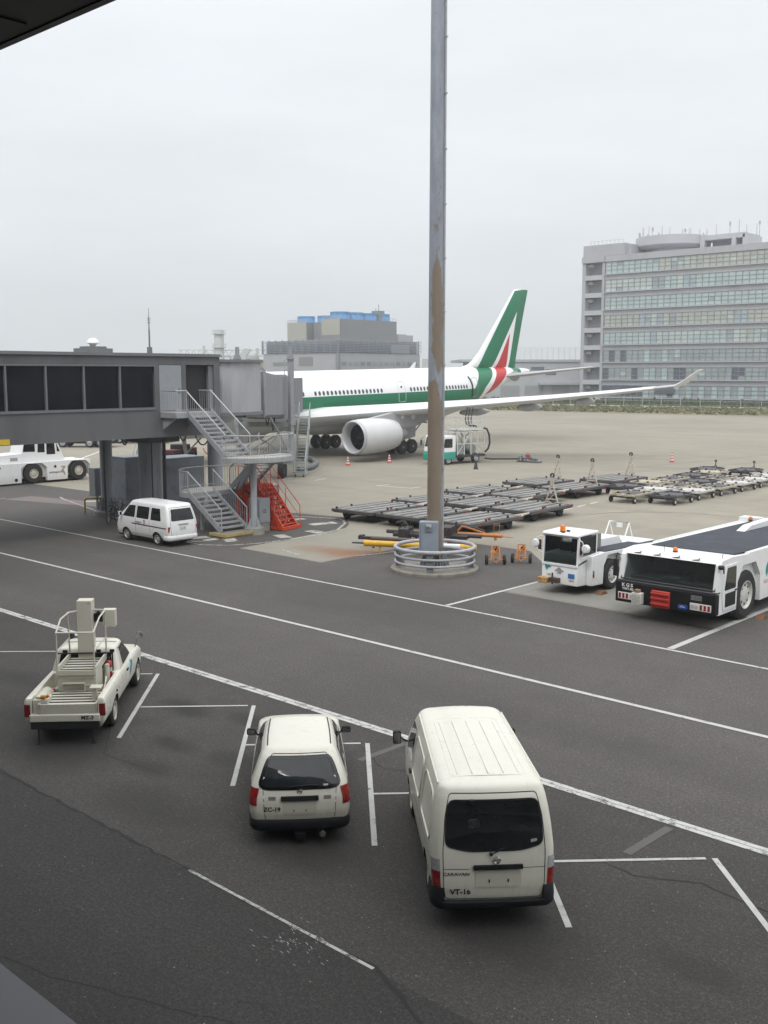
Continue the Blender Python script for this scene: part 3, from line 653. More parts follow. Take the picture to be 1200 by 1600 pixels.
# ---------------- telescopic jet bridge ----------------
def corr(name,col,rough=.5):
    m,t,b=base_mat(name); co=objco(t); n=noise(t,co,.8,5,.6,0,(1,1,.3))
    c=mixc(t,ramp(t,n,.3,.7),tuple(x*.85 for x in col),tuple(x*1.1 for x in col)); t.links.new(c,b.inputs['Base Color']); b.inputs['Roughness'].default_value=rough; MATS[name]=m; return m
C1=corr('corrugated_light',(.38,.39,.41)); C2=corr('corrugated_grey',(.26,.27,.285)); C3=corr('tunnel_roof',(.22,.225,.235)); DK=M('undercarriage_steel',(.06,.06,.065),.6,var=.2); LC=M('lift_column_paint',(.28,.29,.31),.5,.2,var=.1)
tb=T('jet_bridge','grey corrugated telescopic boarding bridge leading from the walkway end to the aircraft','jet bridge',(-46,36,0))
def corr_box(b,p,q,wd,z0a,z0b,h,mi=0,pitch=.26,d=.05):
    """tunnel section with ribbed side walls between plan points p and q; z0a, z0b floor heights"""
    p=Vector(p);q=Vector(q);L=(q-p).length;u=(q-p)/L;n=Vector((-u.y,u.x)); k=int(L/pitch); rings=[]
    for i in range(k*2+1):
        t=i/(k*2); c=p+u*(L*t); off=(wd/2)+(d if i%2 else 0); z0=z0a+(z0b-z0a)*t
        rings.append([(*(c+n*off),z0),(*(c+n*off),z0+h),(*(c-n*off),z0+h),(*(c-n*off),z0)])
    b.loft(rings,mi)
b=MB(); b.lathe([(2.35,5.62),(2.35,8.3)],1) if False else None
b=MB(); n_=64; rings=[]
for z in (5.62,8.28):
    rings.append([((2.55+(.045 if k%2 else 0))*math.cos(2*PI*k/n_),(2.55+(.045 if k%2 else 0))*math.sin(2*PI*k/n_),z) for k in range(n_)])
b.loft(rings); b.build('rotunda_wall',[C1],tb,20)
b=MB(); b.cyl((0,0,8.28),(0,0,8.42),2.75,2.75,48); b.cyl((0,0,5.45),(0,0,5.62),2.7,2.7,48); b.build('rotunda_roof',[JT],tb)
b=MB(); b.cyl((0,0,0),(0,0,5.45),.42,.42,20); b.cyl((0,0,5.0),(0,0,5.45),.9,1.3,20); b.build('rotunda_column',[COLM],tb)
u=Vector((-14.6,16.8)).normalized(); nn=Vector((-u.y,u.x))
def tp(s,l=0): q=u*s+nn*l; return (q.x+.1,q.y)
b=MB(); corr_box(b,tp(1.6),tp(11.2),2.3,5.5,5.2,2.35); b.build('inner_tunnel',[C2],tb,20)
b=MB(); corr_box(b,tp(8.8),tp(20.5),2.75,5.05,4.62,2.75); b.build('outer_tunnel',[C2],tb,20)
b=MB()
for s_,wd,za,h in ((2.2,2.5,5.42,2.5),(8.8,2.95,4.98,2.95),(20.5,2.95,4.55,2.95)):
    for l in (-wd/2,wd/2):
        p_=tp(s_,l); b.cyl((p_[0],p_[1],za),(p_[0],p_[1],za+h),.11,.11,8)
    b.bar((*tp(s_,-wd/2),za+h),(*tp(s_,wd/2),za+h),.2,.2); b.bar((*tp(s_,-wd/2),za),(*tp(s_,wd/2),za),.2,.2)
b.build('portal_frame',[LC],tb)
b=MB(); 
for l in (-1.3,1.3): b.bar((*tp(2,l),5.3),(*tp(20.4,l),4.5),.16,.22)
b.bar((*tp(2,0),5.25),(*tp(20,0),4.45),1.0,.12)
b.build('floor_beam',[DK],tb,0)
pr_=[]
for l in (-1.95,1.95):
    b=MB(); p_=tp(19.0,l); b.box(p_[0]-.16,p_[0]+.16,p_[1]-.16,p_[1]+.16,1.2,9.0); b.box(p_[0]-.24,p_[0]+.24,p_[1]-.24,p_[1]+.24,3.9,4.3); b.cyl((p_[0],p_[1],9.0),(p_[0],p_[1],9.45),.16,.16,10); b.cyl((p_[0],p_[1],8.7),(p_[0],p_[1],8.85),.3,.3,10)
    b.box(p_[0]-.1,p_[0]+.1,p_[1]-.1,p_[1]+.1,9.3,9.6)
    b.build('lift_column',[LC],tb)
b=MB(); b.bar((*tp(19,-1.95),3.95),(*tp(19,1.95),3.95),.3,.35); b.bar((*tp(19,-1.95),1.25),(*tp(19,1.95),1.25),.5,.45); b.bar((*tp(19,-1.95),1.5),(*tp(19,1.9),3.8),.1,.1); b.bar((*tp(19,1.95),1.5),(*tp(19,-1.9),3.8),.1,.1); b.build('cross_beam',[LC],tb,0)
for l in (-1.25,1.25):
    for s_ in (18.4,19.6):
        b=MB(); a_=tp(s_,l-.22); c_=tp(s_,l+.22); b.cyl((*a_,.55),(*c_,.55),.55,.55,20); b.build('wheel',[M('tyre_rubber',(.018,.018,.018),.8,var=.3,scale=8)],tb)
b=MB(); b.cyl((*tp(20.6,0),4.35),(*tp(20.6,0),7.4),1.75,1.75,28); b.build('cab_rotunda',[C2],tb)
cb=Vector(tp(20.6,0)); e_=Vector((-22.2,25.5)); 
b=MB(); corr_box(b,tuple(cb),tuple(e_),2.6,4.4,4.4,2.9); b.build('cab',[C3],tb,20)
b=MB(); p_=tp(21.8,-2.0); b.box(p_[0]-.9,p_[0]+.9,p_[1]-.6,p_[1]+.6,4.35,4.45)
for dx in (-.9,-.45,0,.45,.9): b.cyl((p_[0]+dx,p_[1]-.6,4.4),(p_[0]+dx,p_[1]-.6,5.5),.03,.03,6)
b.tube([(p_[0]-.9,p_[1]-.6,5.5),(p_[0]+.9,p_[1]-.6,5.5)],.03); b.build('landing',[GALV],tb)
b=MB(); p_=tp(20.2,-1.7)
for dx in (-.5,0,.5): b.cyl((p_[0]+dx,p_[1],7.4),(p_[0]+dx,p_[1],8.7),.03,.03,6)
for z in (8.0,8.7): b.tube([(p_[0]-.5,p_[1],z),(p_[0]+.5,p_[1],z)],.03)
b.build('roof_ladder',[GALV],tb)
for i,(s0,s1,sg) in enumerate(((14.5,16.4,.9),(14.9,16.0,.6),(12.0,13.3,.4))):
    b=MB(); P_=tp(s0,-1.1);Q_=tp(s1,-1.1); b.tube([(P_[0]+(Q_[0]-P_[0])*t/10,P_[1]+(Q_[1]-P_[1])*t/10,4.6-sg*4*(t/10)*(1-t/10)) for t in range(11)],.04,6)
    b.build('cable',[MATS['black_rubber']],tb)
b=MB(); b.bar((*tp(12,-1.3),4.9),(*tp(18.8,-1.8),1.9),.1,.1); b.build('brace',[LC],tb,0)
# service stair from the cab
sv=T('service_stair','narrow pale green-grey boarding stair on castors leading up to the jet bridge cab','stair',(-56.8,52.3,0))
GS=M('service_stair_paint',(.33,.37,.36),.55,.1,var=.12,scale=3); top=Vector((-3.3,3.7,4.4)); n2=Vector((.745,.665,0))*.42
for s_ in (-1,1): b=MB(); b.bar(n2*s_+Vector((0,0,.3)),n2*s_+top,.06,.2); b.build('stringer',[GS],sv,0)
b=MB()
for k in range(19):
    t_=(k+.5)/19.5; c_=Vector((0,0,.3)).lerp(top,t_); d_=Vector((-.665,.745,0))*.13
    b.add([c_+n2-d_,c_+n2+d_,c_-n2+d_,c_-n2-d_],[(0,1,2,3)]); b.add([c_+n2-d_-Vector((0,0,.04)),c_-n2-d_-Vector((0,0,.04)),c_-n2-d_,c_+n2-d_],[(0,1,2,3)])
b.build('tread',[GS],sv,0)
b=MB()
for s_ in (-1,1):
    b.tube([n2*s_+Vector((0,0,.5)),n2*s_+Vector((0,0,1.2)),n2*s_+top+Vector((0,0,1.0))],.03); b.tube([n2*s_+Vector((0,0,.8)),n2*s_+top+Vector((0,0,.5))],.02)
    for k in range(1,7): c_=Vector((0,0,.3)).lerp(top,k/6); b.tube([n2*s_+c_,n2*s_+c_+Vector((0,0,.95))],.022)
b.build('handrail',[GS],sv)
b=MB()
for s_ in (-1,1): b.bar(n2*s_*1.05+Vector((-.05,.1,.25)),n2*s_*1.05+Vector((-1.4,1.5,.25)),.07,.09); b.bar(n2*s_+Vector((-1.4,1.5,.25)),n2*s_+top*.85,.06,.06)
b.bar(-n2*1.1+Vector((0,0,.2)),n2*1.1+Vector((0,0,.2)),.08,.1); b.build('base_frame',[GS],sv,0)
for s_ in (-1,1):
    b=MB(); c_=n2*s_*.7+Vector((0,0,.11)); b.cyl(c_-n2*.08,c_+n2*.08,.11,.11,14); b.build('castor',[MATS['tyre_rubber']],sv)

# ---------------- switchback stair beside the walkway ----------------
st=T('switchback_stair','galvanised switchback stair with round landings and vertical bar railings beside the walkway','stair',(-38.1,32.1,0))
O=Vector((38.1,-32.1,0))
def S3(x,y,z): return Vector((x,y,z))+O
DKP=M('deck_plate',(.40,.38,.36),.6,var=.08,scale=2,dirt=((.27,.25,.22),2,.5,.5)); SG=GALV
def flight(x0,z0,x1,z1,ya,yb,n,side_rail=True):
    """stair rising from (x0,z0) to (x1,z1) between ya and yb"""
    A=S3(x0,0,z0);B=S3(x1,0,z1)
    for y in (ya,yb): b=MB(); b.bar((A.x,y-32.1,A.z-.02),(B.x,y-32.1,B.z-.02),.05,.24); b.build('stringer',[SG],st,0)
    b=MB(); dx=(B.x-A.x)/n
    for k in range(1,n):
        x=A.x+dx*k; z=A.z+(B.z-A.z)*k/n
        b.box(x-abs(dx)*.5,x+abs(dx)*.5,ya-32.1+.03,yb-32.1-.03,z-.03,z)
        xr=x-(dx/abs(dx))*abs(dx)*.5; b.box(xr-.01,xr+.01,ya-32.1+.03,yb-32.1-.03,z-.07,z)
    b.build('tread',[SG],st,0)
    for y in (ya,yb):
        b=MB(); yy=y-32.1; hr=1.05
        b.tube([(A.x,yy,A.z+.05),(A.x,yy,A.z+hr),(B.x,yy,B.z+hr),(B.x,yy,B.z+.05)],.028,8); b.tube([(A.x,yy,A.z+.16),(B.x,yy,B.z+.16)],.02,6)
        L=abs(B.x-A.x); m_=int(L/.16)
        for k in range(1,m_): t=k/m_; x=A.x+(B.x-A.x)*t; z=A.z+(B.z-A.z)*t; b.cyl((x,yy,z+.16),(x,yy,z+hr),.010,.010,5,caps=False)
        b.build('handrail',[SG],st)
flight(-38.5,3.75,-41.45,5.8,30.75,32.25,11)
flight(-38.4,.25,-40.95,1.9,30.35,31.9,9)
# middle flight, further back, from the round landing down to the lower landing
flight(-40.9,1.9,-38.6,3.75,32.9,34.3,10)
def landing(name,outline,z,rail,th=.16,mat=DKP):
    P_=[(x+38.1,y-32.1) for x,y in outline]
    b=MB(); b.prism(P_,'z',z-.02,z); o=b.build(name,[mat],st,0)
    b=MB(); 
    n=len(P_)
    for i in range(n):
        p=P_[i];q=P_[(i+1)%n]; b.bar((*p,z-.03-th/2-.01),(*q,z-.03-th/2-.01),.05,th+.05)
    b.build('rim',[SG],o,0)
    R_=[(x+38.1,y-32.1) for x,y in rail]; b=MB(); b.tube([(*p,z+1.05) for p in R_],.028,8); b.tube([(*p,z+.12) for p in R_],.02,6)
    for i in range(len(R_)-1):
        p=Vector(R_[i]);q=Vector(R_[i+1]);m_=max(1,round((q-p).length/.16))
        for k in range(m_ if i<len(R_)-2 else m_+1): c_=p.lerp(q,k/m_); b.cyl((c_.x,c_.y,z),(c_.x,c_.y,z+1.05),.010,.010,5,caps=False)
    b.build('railing',[SG],st)
arc1=[(-38.4+1.62*math.cos(a),32.5+1.95*math.sin(a)) for a in [R(-86+i*172/20) for i in range(21)]]
landing('landing',[(-38.6,30.6)]+arc1+[(-38.6,34.4)],3.75,[(-38.5,30.62)]+arc1+[(-38.6,34.42)])
arc2=[(-41.1-1.7*math.cos(a),32.35+2.05*math.sin(a)) for a in [R(-86+i*172/20) for i in range(21)]]
landing('landing',[(-40.85,30.3)]+arc2+[(-40.85,34.4)],1.9,[(-40.95,30.3)]+arc2+[(-40.9,34.4)])
landing('landing',[(-42.55,30.03),(-41.3,30.03),(-41.3,32.4),(-42.55,32.4)],5.8,[(-42.5,30.06),(-41.34,30.06),(-41.34,30.72)],.2)
b=MB(); p0=S3(-41.37,32.3,5.8); b.tube([(p0.x,p0.y,6.85),(p0.x-1.1,p0.y,6.85)],.028)
for k in range(7): b.cyl((p0.x-k*.17,p0.y,5.8),(p0.x-k*.17,p0.y,6.85),.01,.01,5)
b.build('railing',[SG],st)
b=MB(); q=S3(-42.5,28.9,5.55)
for y in (30.15,31.6): b.prism([(-42.58+38.1,5.55),(-41.6+38.1,5.55),(-41.6+38.1,5.45),(-42.58+38.1,4.95)],'y',y-32.1,y-32.05)
b.build('bracket',[SG],st,0)
b=MB(); b.cyl((0,0,.3),(0,0,3.55),.155,.155,24); b.cyl((0,0,.3),(0,0,.36),.36,.36,24)
for k in range(8): b.prism([(.14,.36),(.33,.36),(.18,.8),(.14,.8)],'y',-.012,.012,0,Matrix.Rotation(2*PI*k/8,4,'Z'))
b.build('post',[COLM],st); b=MB(); b.cyl((0,0,0),(0,0,.3),.5,.48,24); b.build('plinth',[MATS['plinth_concrete']],st)
b=MB(); b.bar((-.1,.1,3.45),(-2.75,1.2,1.75),.14,.28); b.bar((0,0,3.5),(1.2,.9,3.5),.12,.2); b.bar((-2.9,-.9,0),(-2.9,-.9,1.75),.14,.14); b.bar((-2.9,1.6,0),(-2.9,1.6,1.75),.14,.14); b.build('support_beam',[COLM],st,0)
b=MB(); b.prism([(-38.9+38.1,-2.05),(.3,-2.05),(.3,.1),(-.8,.1)],'z',0,.22); b.build('step_plinth',[M('step_concrete',(.20,.19,.17),.9,var=.2)],st,0)
b=MB(); b.box(-.82,.32,-2.09,-2.04,.1,.235); b.box(.3,.34,-2.0,.1,.1,.235); b.build('yellow_edge',[M('worn_yellow',(.42,.31,.10),.8,var=.25,dirt=((.22,.19,.14),3,.5,.7))],st,0)

# ---------------- plant under the walkway ----------------
EQ=M('equipment_grey_blue',(.19,.21,.235),.55,var=.1,scale=1.2,dirt=((.11,.115,.12),2,.52,.5)); EQT=M('equipment_top',(.25,.27,.30),.6,var=.1)
def cabinet(name,label,cat,x0,x1,y0,y1,h,door=True,mat=EQ,group=None):
    t=T(name,label,cat,((x0+x1)/2,(y0+y1)/2,0),0,group); w_=x1-x0; d_=y1-y0
    b=MB(); b.box(-w_/2,w_/2,-d_/2,d_/2,.12,h-.05); b.box(-w_/2+.05,w_/2-.05,-d_/2+.05,d_/2-.05,0,.12); b.build('housing',[mat],t,0,bevel=.02)
    b=MB(); b.box(-w_/2-.03,w_/2+.03,-d_/2-.03,d_/2+.03,h-.05,h); b.build('lid',[EQT],t,0)
    if door:
        k=max(1,int(d_/1.1))
        for i in range(k):
            b=MB(); y0_=-d_/2+.06+i*(d_-.12)/k; b.box(w_/2+.003,w_/2+.02,y0_+.03,y0_+(d_-.12)/k-.03,.3,h*.62); 
            for j in range(6): b.box(w_/2+.02,w_/2+.035,y0_+.15,y0_+(d_-.12)/k-.15,h*.66+j*.09,h*.66+j*.09+.04)
            b.build('panel',[mat],t,0)
    return t
cabinet('air_unit','tall blue-grey equipment cabinet left of the thick walkway column','cabinet',-51.6,-50,32.8,34.9,3.0)
cabinet('air_unit','wide blue-grey air conditioning cabinet right of the thick walkway column','cabinet',-51.8,-50,35.4,38.3,2.78)
cabinet('low_cabinet','low pale grey cabinet behind the lower stair landing','cabinet',-45.2,-43.6,35.6,38.6,1.5,mat=M('cabinet_mid',(.2,.21,.23),.6,var=.1))
t=T('control_box','upright grey control box hung beside the thin walkway column','box',(-50.1,31.0,0))
b=MB(); b.box(-.3,.3,-.3,.3,1.0,2.55); b.build('housing',[COLM],t,0,bevel=.02); b=MB(); b.box(.3,.33,-.26,.26,1.05,2.5); b.build('door',[JP],t,0); b=MB(); b.box(-.05,.05,-.05,.05,0,1.0); b.build('leg',[COLM],t,0)
t=T('guard_hoop','yellow steel guard hoop on the ground by the thin walkway column','guard rail',(-50.2,30.75,0))
b=MB(); b.tube([(-.3,-.3,0),(-.3,-.3,.75),(-.24,-.24,.86),(.4,.4,.86),(.45,.45,.75),(.45,.45,0)],.05,8); b.build('hoop',[M('hoop_yellow',(.50,.32,.05),.6,var=.15)],t)
t=T('power_cabinet','light grey power cabinet on a concrete block beside the round stair column','cabinet',(-38.7,32.95,0))
b=MB(); b.box(-.36,.36,-.34,.34,0,.42); b.build('base',[MATS['plinth_concrete']],t,0)
b=MB(); b.box(-.38,.38,-.36,.36,.42,1.62); b.build('housing',[M('cabinet_light',(.30,.32,.35),.5,var=.06)],t,0,bevel=.015)
b=MB(); b.box(.38,.40,-.32,.32,.47,1.57); dd=b.build('door',[JP],t,0); text_mesh('12',.26,M('black_paint',(.015,.015,.015),.5),t,(.405,-.05,1.0),(R(90),0,R(90)),bold=.004)
# two parked bicycles under the column
def bicycle(label,x,y,rz):
    t=T('bicycle',label,'bicycle',(x,y,0),rz,'bicycles under the walkway'); BK=M('bicycle_frame_dark',(.03,.03,.035),.4,.3); 
    for k,yy in enumerate((-.52,.52)):
        b=MB(); b.tube([(0,yy+.32*math.cos(a),.33+.32*math.sin(a)) for a in [2*PI*i/24 for i in range(24)]],.022,6,closed=True); 
        w_=b.build('wheel',[MATS['tyre_rubber']],t)
        b=MB()
        for i in range(10): a=2*PI*i/10; b.cyl((0,yy,.33),(0,yy+.3*math.cos(a),.33+.3*math.sin(a)),.004,.004,3)
        b.build('spokes',[GALV],w_)
    b=MB(); b.tube([(0,-.52,.33),(0,-.15,.78),(0,.38,.75),(0,0,.3),(0,-.15,.78)],.018); b.tube([(0,0,.3),(0,-.52,.33)],.014); b.tube([(0,.52,.33),(0,.38,.75),(0,.35,.98)],.016); b.build('frame',[BK],t)
    b=MB(); b.tube([(-.27,.22,1.0),(-.1,.35,.99),(.1,.35,.99),(.27,.22,1.0)],.014); b.build('handlebar',[BK],t)
    b=MB(); b.cbox((0,-.2,.9),(.14,.26,.06)); b.build('saddle',[BK],t,bevel=.02); b=MB()
    for i in range(5): b.bar((-.16,.5,.66+i*.055),(.16,.5,.66+i*.055),.01,.01); b.bar((-.16,.74,.66+i*.055),(.16,.74,.66+i*.055),.01,.01); b.bar((-.16,.5,.66+i*.055),(-.16,.74,.66+i*.055),.01,.01); b.bar((.16,.5,.66+i*.055),(.16,.74,.66+i*.055),.01,.01)
    b.build('basket',[GALV],t); return t
bicycle('dark bicycle with a front basket nearest the small van under the walkway',-46.6,29.7,R(35)); bicycle('dark bicycle with a front basket nearest the thin walkway column',-47.7,30.8,R(25))
# ---------------- lamp mast with ring barrier ----------------
t=T('lamp_mast','very tall round grey mast with a brown rust streak rising behind the ring barrier','mast',(-25.85,31.0,0))
m,tt,bb=base_mat('mast_paint'); co=objco(tt); n1=noise(tt,co,3,6,.7,.3,(1,1,.25)); spz=tt.nodes.new('ShaderNodeSeparateXYZ'); tt.links.new(co,spz.inputs[0])
c=mixc(tt,ramp(tt,n1,.3,.7),(.22,.24,.285),(.33,.355,.40))
# rust streak on the camera-side, patches higher up: direction mask in the mast's own frame
dirm=mathn(tt,'ADD',mathn(tt,'MULTIPLY',spz.outputs['X'],.67*3.2),mathn(tt,'MULTIPLY',spz.outputs['Y'],-.74*3.2))
side=mathn(tt,'ADD',mathn(tt,'MULTIPLY',spz.outputs['X'],.74*3.2),mathn(tt,'MULTIPLY',spz.outputs['Y'],.67*3.2))
Zc=spz.outputs['Z']; n3=noise(tt,co,2.2,7,.72,.8,(1.3,1.3,.45)); nd=mathn(tt,'MULTIPLY',mathn(tt,'SUBTRACT',n3,.5),1.5); zn=mathn(tt,'ADD',Zc,mathn(tt,'MULTIPLY',side,.55)); zn=mathn(tt,'ADD',zn,mathn(tt,'MULTIPLY',nd,.8))
def lobe(w_,c_): return mathn(tt,'SUBTRACT',w_,mathn(tt,'ABSOLUTE',mathn(tt,'ADD',mathn(tt,'SUBTRACT',side,c_),nd)))
d1=lobe(ramp(tt,zn,6.8,7.8,.95,-.4),-.08); d2=lobe(mathn(tt,'MINIMUM',ramp(tt,zn,7.2,8.4,-.3,.74),ramp(tt,zn,11.2,13.0,.74,-.3)),.12)
n5=noise(tt,co,3.2,6,.75,1.0,(1,1,.4)); d3=mathn(tt,'SUBTRACT',mathn(tt,'MULTIPLY',mathn(tt,'SUBTRACT',n5,.565),mathn(tt,'MINIMUM',ramp(tt,Zc,11,12,0,3),ramp(tt,Zc,14,16.5,3,0))),mathn(tt,'MULTIPLY',mathn(tt,'ABSOLUTE',mathn(tt,'SUBTRACT',side,.15)),.25))
mask=ramp(tt,mathn(tt,'MAXIMUM',mathn(tt,'MAXIMUM',d1,d2),d3),.0,.16); mask=mathn(tt,'MULTIPLY',mask,mathn(tt,'GREATER_THAN',dirm,-.3)); mask=mathn(tt,'MULTIPLY',mask,.9)
c=mixc(tt,mask,c,mixc(tt,n1,(.17,.13,.09),(.27,.205,.135))); n4=noise(tt,co,9,6,.7,.2,(1,1,.5)); c=mixc(tt,mathn(tt,'MULTIPLY',ramp(tt,n4,.60,.66),.5),c,(.16,.15,.145))
tt.links.new(c,bb.inputs['Base Color']); bb.inputs['Roughness'].default_value=.5; bb.inputs['Metallic'].default_value=.15; MATS['mast_paint']=m
b=MB(); b.cyl((0,0,.25),(0,0,34),.315,.235,32); b.build('pole',[m],t)
b=MB(); b.cyl((.29,.13,.9),(.265,.12,34),.045,.04,10)
for z in range(2,33,2): b.box(.2,.34,.06,.18,z,z+.05)
b.build('conduit',[GALV],t)
b=MB(); b.cyl((0,0,.12),(0,0,.2),.62,.62,24)
for k in range(14): b.prism([(.3,.2),(.6,.2),(.56,.32),(.33,.95),(.3,.95)],'y',-.012,.012,0,Matrix.Rotation(2*PI*k/14,4,'Z'))
for k in range(14): a=2*PI*(k+.5)/14; b.cyl((.5*math.cos(a),.5*math.sin(a),.2),(.5*math.cos(a),.5*math.sin(a),.34),.035,.035,6)
b.build('base_flange',[M('flange_grey',(.19,.20,.215),.6,.2,var=.25,scale=5)],t)
b=MB(); b.box(-.37,.37,-.16,.16,-.62,.72,0); ca=b.build('cabinet',[M('mast_cabinet_grey',(.24,.28,.335),.5,var=.07,dirt=((.17,.18,.2),4,.6,.5))],t,0,bevel=.05,seg=3)
ca.location=(.13,-.52,1.28); ca.rotation_euler[2]=R(34)
b=MB(); b.box(-.3,-.29,-.2,-.165,-.55,.65); b.box(-.14,.16,-.185,-.165,.3,.62)
for k in range(6): b.box(-.12,.06,-.2,-.18,.32+k*.045,.335+k*.045)
b.build('vent_panel',[EQ],ca,0); b=MB(); b.box(-.1,.12,-.19,-.18,.5,.62); b.build('label_plate',[M('plate_white',(.5,.52,.55),.5)],ca,0)
rg=T('ring_barrier','round concrete plinth with three grey pipe rails around the foot of the mast','barrier',(-25.85,31.0,0))
b=MB(); b.lathe([(1.74,0),(1.74,.1),(1.70,.13),(0,.14)],48); b.build('plinth',[M('ring_plinth',(.22,.205,.175),.9,var=.2,scale=2,dirt=((.12,.11,.1),3,.5,.6))],rg)
for z,r in ((.92,.075),(.63,.05),(.37,.05)):
    b=MB(); b.tube([(1.56*math.cos(2*PI*k/56),1.56*math.sin(2*PI*k/56),z) for k in range(56)],r,10,closed=True); b.build('rail',[M('ring_rail_paint',(.37,.38,.40),.5,.15,var=.12,scale=4,dirt=((.2,.19,.18),6,.58,.5))],rg)
for k in range(4):
    a=R(-47-10+k*90); b=MB(); x,y=1.5*math.cos(a),1.5*math.sin(a); mt_=Matrix.Translation((x,y,0))@Matrix.Rotation(a,4,'Z')
    b.box(-.06,.04,-.13,.13,.12,.88,0,mt_); b.prism([(-.35,.13),(-.06,.13),(-.06,.75)],'y',-.015,.015,0,mt_); b.build('post',[MATS['flange_grey']],rg,0)
# ---------------- airliner ----------------
AS=.98
ac=T('airliner','white wide-body twin-engine airliner with a green window stripe and a green, white and red tail','airplane',(-71.9,74.8-28.85*AS,-28.85*AS*.0193))
ac.scale=(AS,AS,AS); ac.rotation_euler[0]=.0193
def hp(t,u,v,p,q):
    # 1 on the left side of p->q in the (u,v) plane
    a=-(q[1]-p[1]); b_=(q[0]-p[0]); c=-(a*p[0]+b_*p[1])
    return mathn(t,'GREATER_THAN',mathn(t,'ADD',mathn(t,'ADD',mathn(t,'MULTIPLY',u,a),mathn(t,'MULTIPLY',v,b_)),c),0.0)
def convex(t,u,v,pts):
    ar=sum(pts[i][0]*pts[(i+1)%len(pts)][1]-pts[(i+1)%len(pts)][0]*pts[i][1] for i in range(len(pts)))
    if ar<0: pts=pts[::-1]
    r=None
    for i in range(len(pts)):
        k=hp(t,u,v,pts[i],pts[(i+1)%len(pts)]); r=k if r is None else mathn(t,'MINIMUM',r,k)
    return r
def livery(name,regions,base=(.80,.80,.81)):
    m,t,b=base_mat(name); co=objco(t); sp=t.nodes.new('ShaderNodeSeparateXYZ'); t.links.new(co,sp.inputs[0]); u,v=sp.outputs['Y'],sp.outputs['Z']
    n=noise(t,co,.5,5,.6); c=mixc(t,ramp(t,n,.3,.7),tuple(x*.94 for x in base),base)
    for col,polys in regions:
        mk=None
        for p in polys: k=convex(t,u,v,p); mk=k if mk is None else mathn(t,'MAXIMUM',mk,k)
        c=mixc(t,mk,c,col)
    # panel joints
    f=mathn(t,'LESS_THAN',mathn(t,'FRACT',mathn(t,'DIVIDE',u,5.34)),.006); c=mixc(t,mathn(t,'MULTIPLY',f,.25),c,(.3,.3,.3))
    t.links.new(c,b.inputs['Base Color']); b.inputs['Roughness'].default_value=.35; b.inputs['Specular IOR Level'].default_value=.4; MATS[name]=m; return m
GRN=(.008,.155,.072); RED=(.50,.03,.035); WHT=(.80,.80,.81)
G1=[(47.3,8.6),(50.3,8.6),(48.6,7),(45.7,7)];G2=[(45.7,7),(48.6,7),(47.0,5.9),(44.6,5.85)];G3=[(44.0,5.87),(47.0,5.9),(46.1,4.6),(42,4.74)];G0=[(2,5.82),(44.6,5.85),(44.6,4.72),(2,4.72)]
R1=[(51.0,8.6),(53.3,8.6),(52.0,7.2),(49.7,7.2)];R2=[(49.7,7.2),(52.0,7.2),(50.2,5.9),(48.3,5.8)];R3=[(48.3,5.8),(50.2,5.9),(49.0,5.3),(47.4,5.0)]
T1=[(54.0,8.2),(56.0,8.2),(55.7,6.9),(54.2,6.9)]
LIVF=livery('livery_belly_shade',[((.52,.53,.53),[[(-2,4.72),(60,4.72),(60,1),(-2,1)]]),(WHT,[[(44,4.72),(60,4.72),(60,9),(44,9)],[(46.5,4.8),(60,4.8),(60,4.0),(50,4.0)]]),(GRN,[G0,G1,G2,G3,T1]),(RED,[R1,R2,R3])])  # grey below the stripe puts the belly's shade into the colour
LIVT=livery('fin_livery',[(GRN,[[(47.5,8.0),(55.15,17.0),(60,17.6),(56,7.5)]]),(WHT,[[(55.5,14.6),(49.9,7.6),(53.75,7.6)]]),(RED,[[(54.0,12.1),(50.75,7.6),(53.3,7.6)]])])
def ell(y,zc,rx,rz,n=48): return [(rx*math.sin(2*PI*k/n),y,zc+rz*math.cos(2*PI*k/n)) for k in range(n)]
st_f=[(0,4.55,.03,.03),(.35,4.6,.62,.6),(1,4.72,1.1,1.08),(2,4.92,1.62,1.6),(3.2,5.1,2.05,2.05),(4.8,5.25,2.42,2.45),(6.5,5.35,2.68,2.7),(8.5,5.4,2.82,2.82),(20,5.4,2.82,2.82),(30,5.4,2.82,2.82),(38.5,5.4,2.82,2.82),(41,5.5,2.72,2.72),(43.5,5.72,2.5,2.49),(46,6.03,2.2,2.17),(48.5,6.42,1.83,1.75),(51,6.82,1.42,1.32),(53,7.1,1.08,1.0),(55,7.33,.75,.7),(56.6,7.48,.5,.46),(57.9,7.55,.3,.28),(58.2,7.56,.22,.2)]
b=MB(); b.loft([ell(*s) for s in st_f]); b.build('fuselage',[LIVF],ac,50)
b=MB(); rr=[]
for y,w_,zt,zb in ((17.0,.8,3.6,2.9),(18.5,1.9,4.0,2.45),(20.5,2.7,4.3,2.15),(24,3.05,4.4,2.0),(29,3.1,4.4,1.98),(33,2.9,4.2,2.05),(36,2.2,3.6,2.25),(38.5,1.0,3.0,2.5)):
    rr.append([(w_*math.copysign(abs(math.sin(a))**.7,math.sin(a)),y,(zt+zb)/2+(zt-zb)/2*math.copysign(abs(math.cos(a))**.75,math.cos(a))) for a in [2*PI*k/36 for k in range(36)]])
BEL=M('belly_fairing_paint',(.44,.445,.45),.4,var=.07,scale=.6); b.loft(rr); b.build('belly_fairing',[BEL],ac,50)
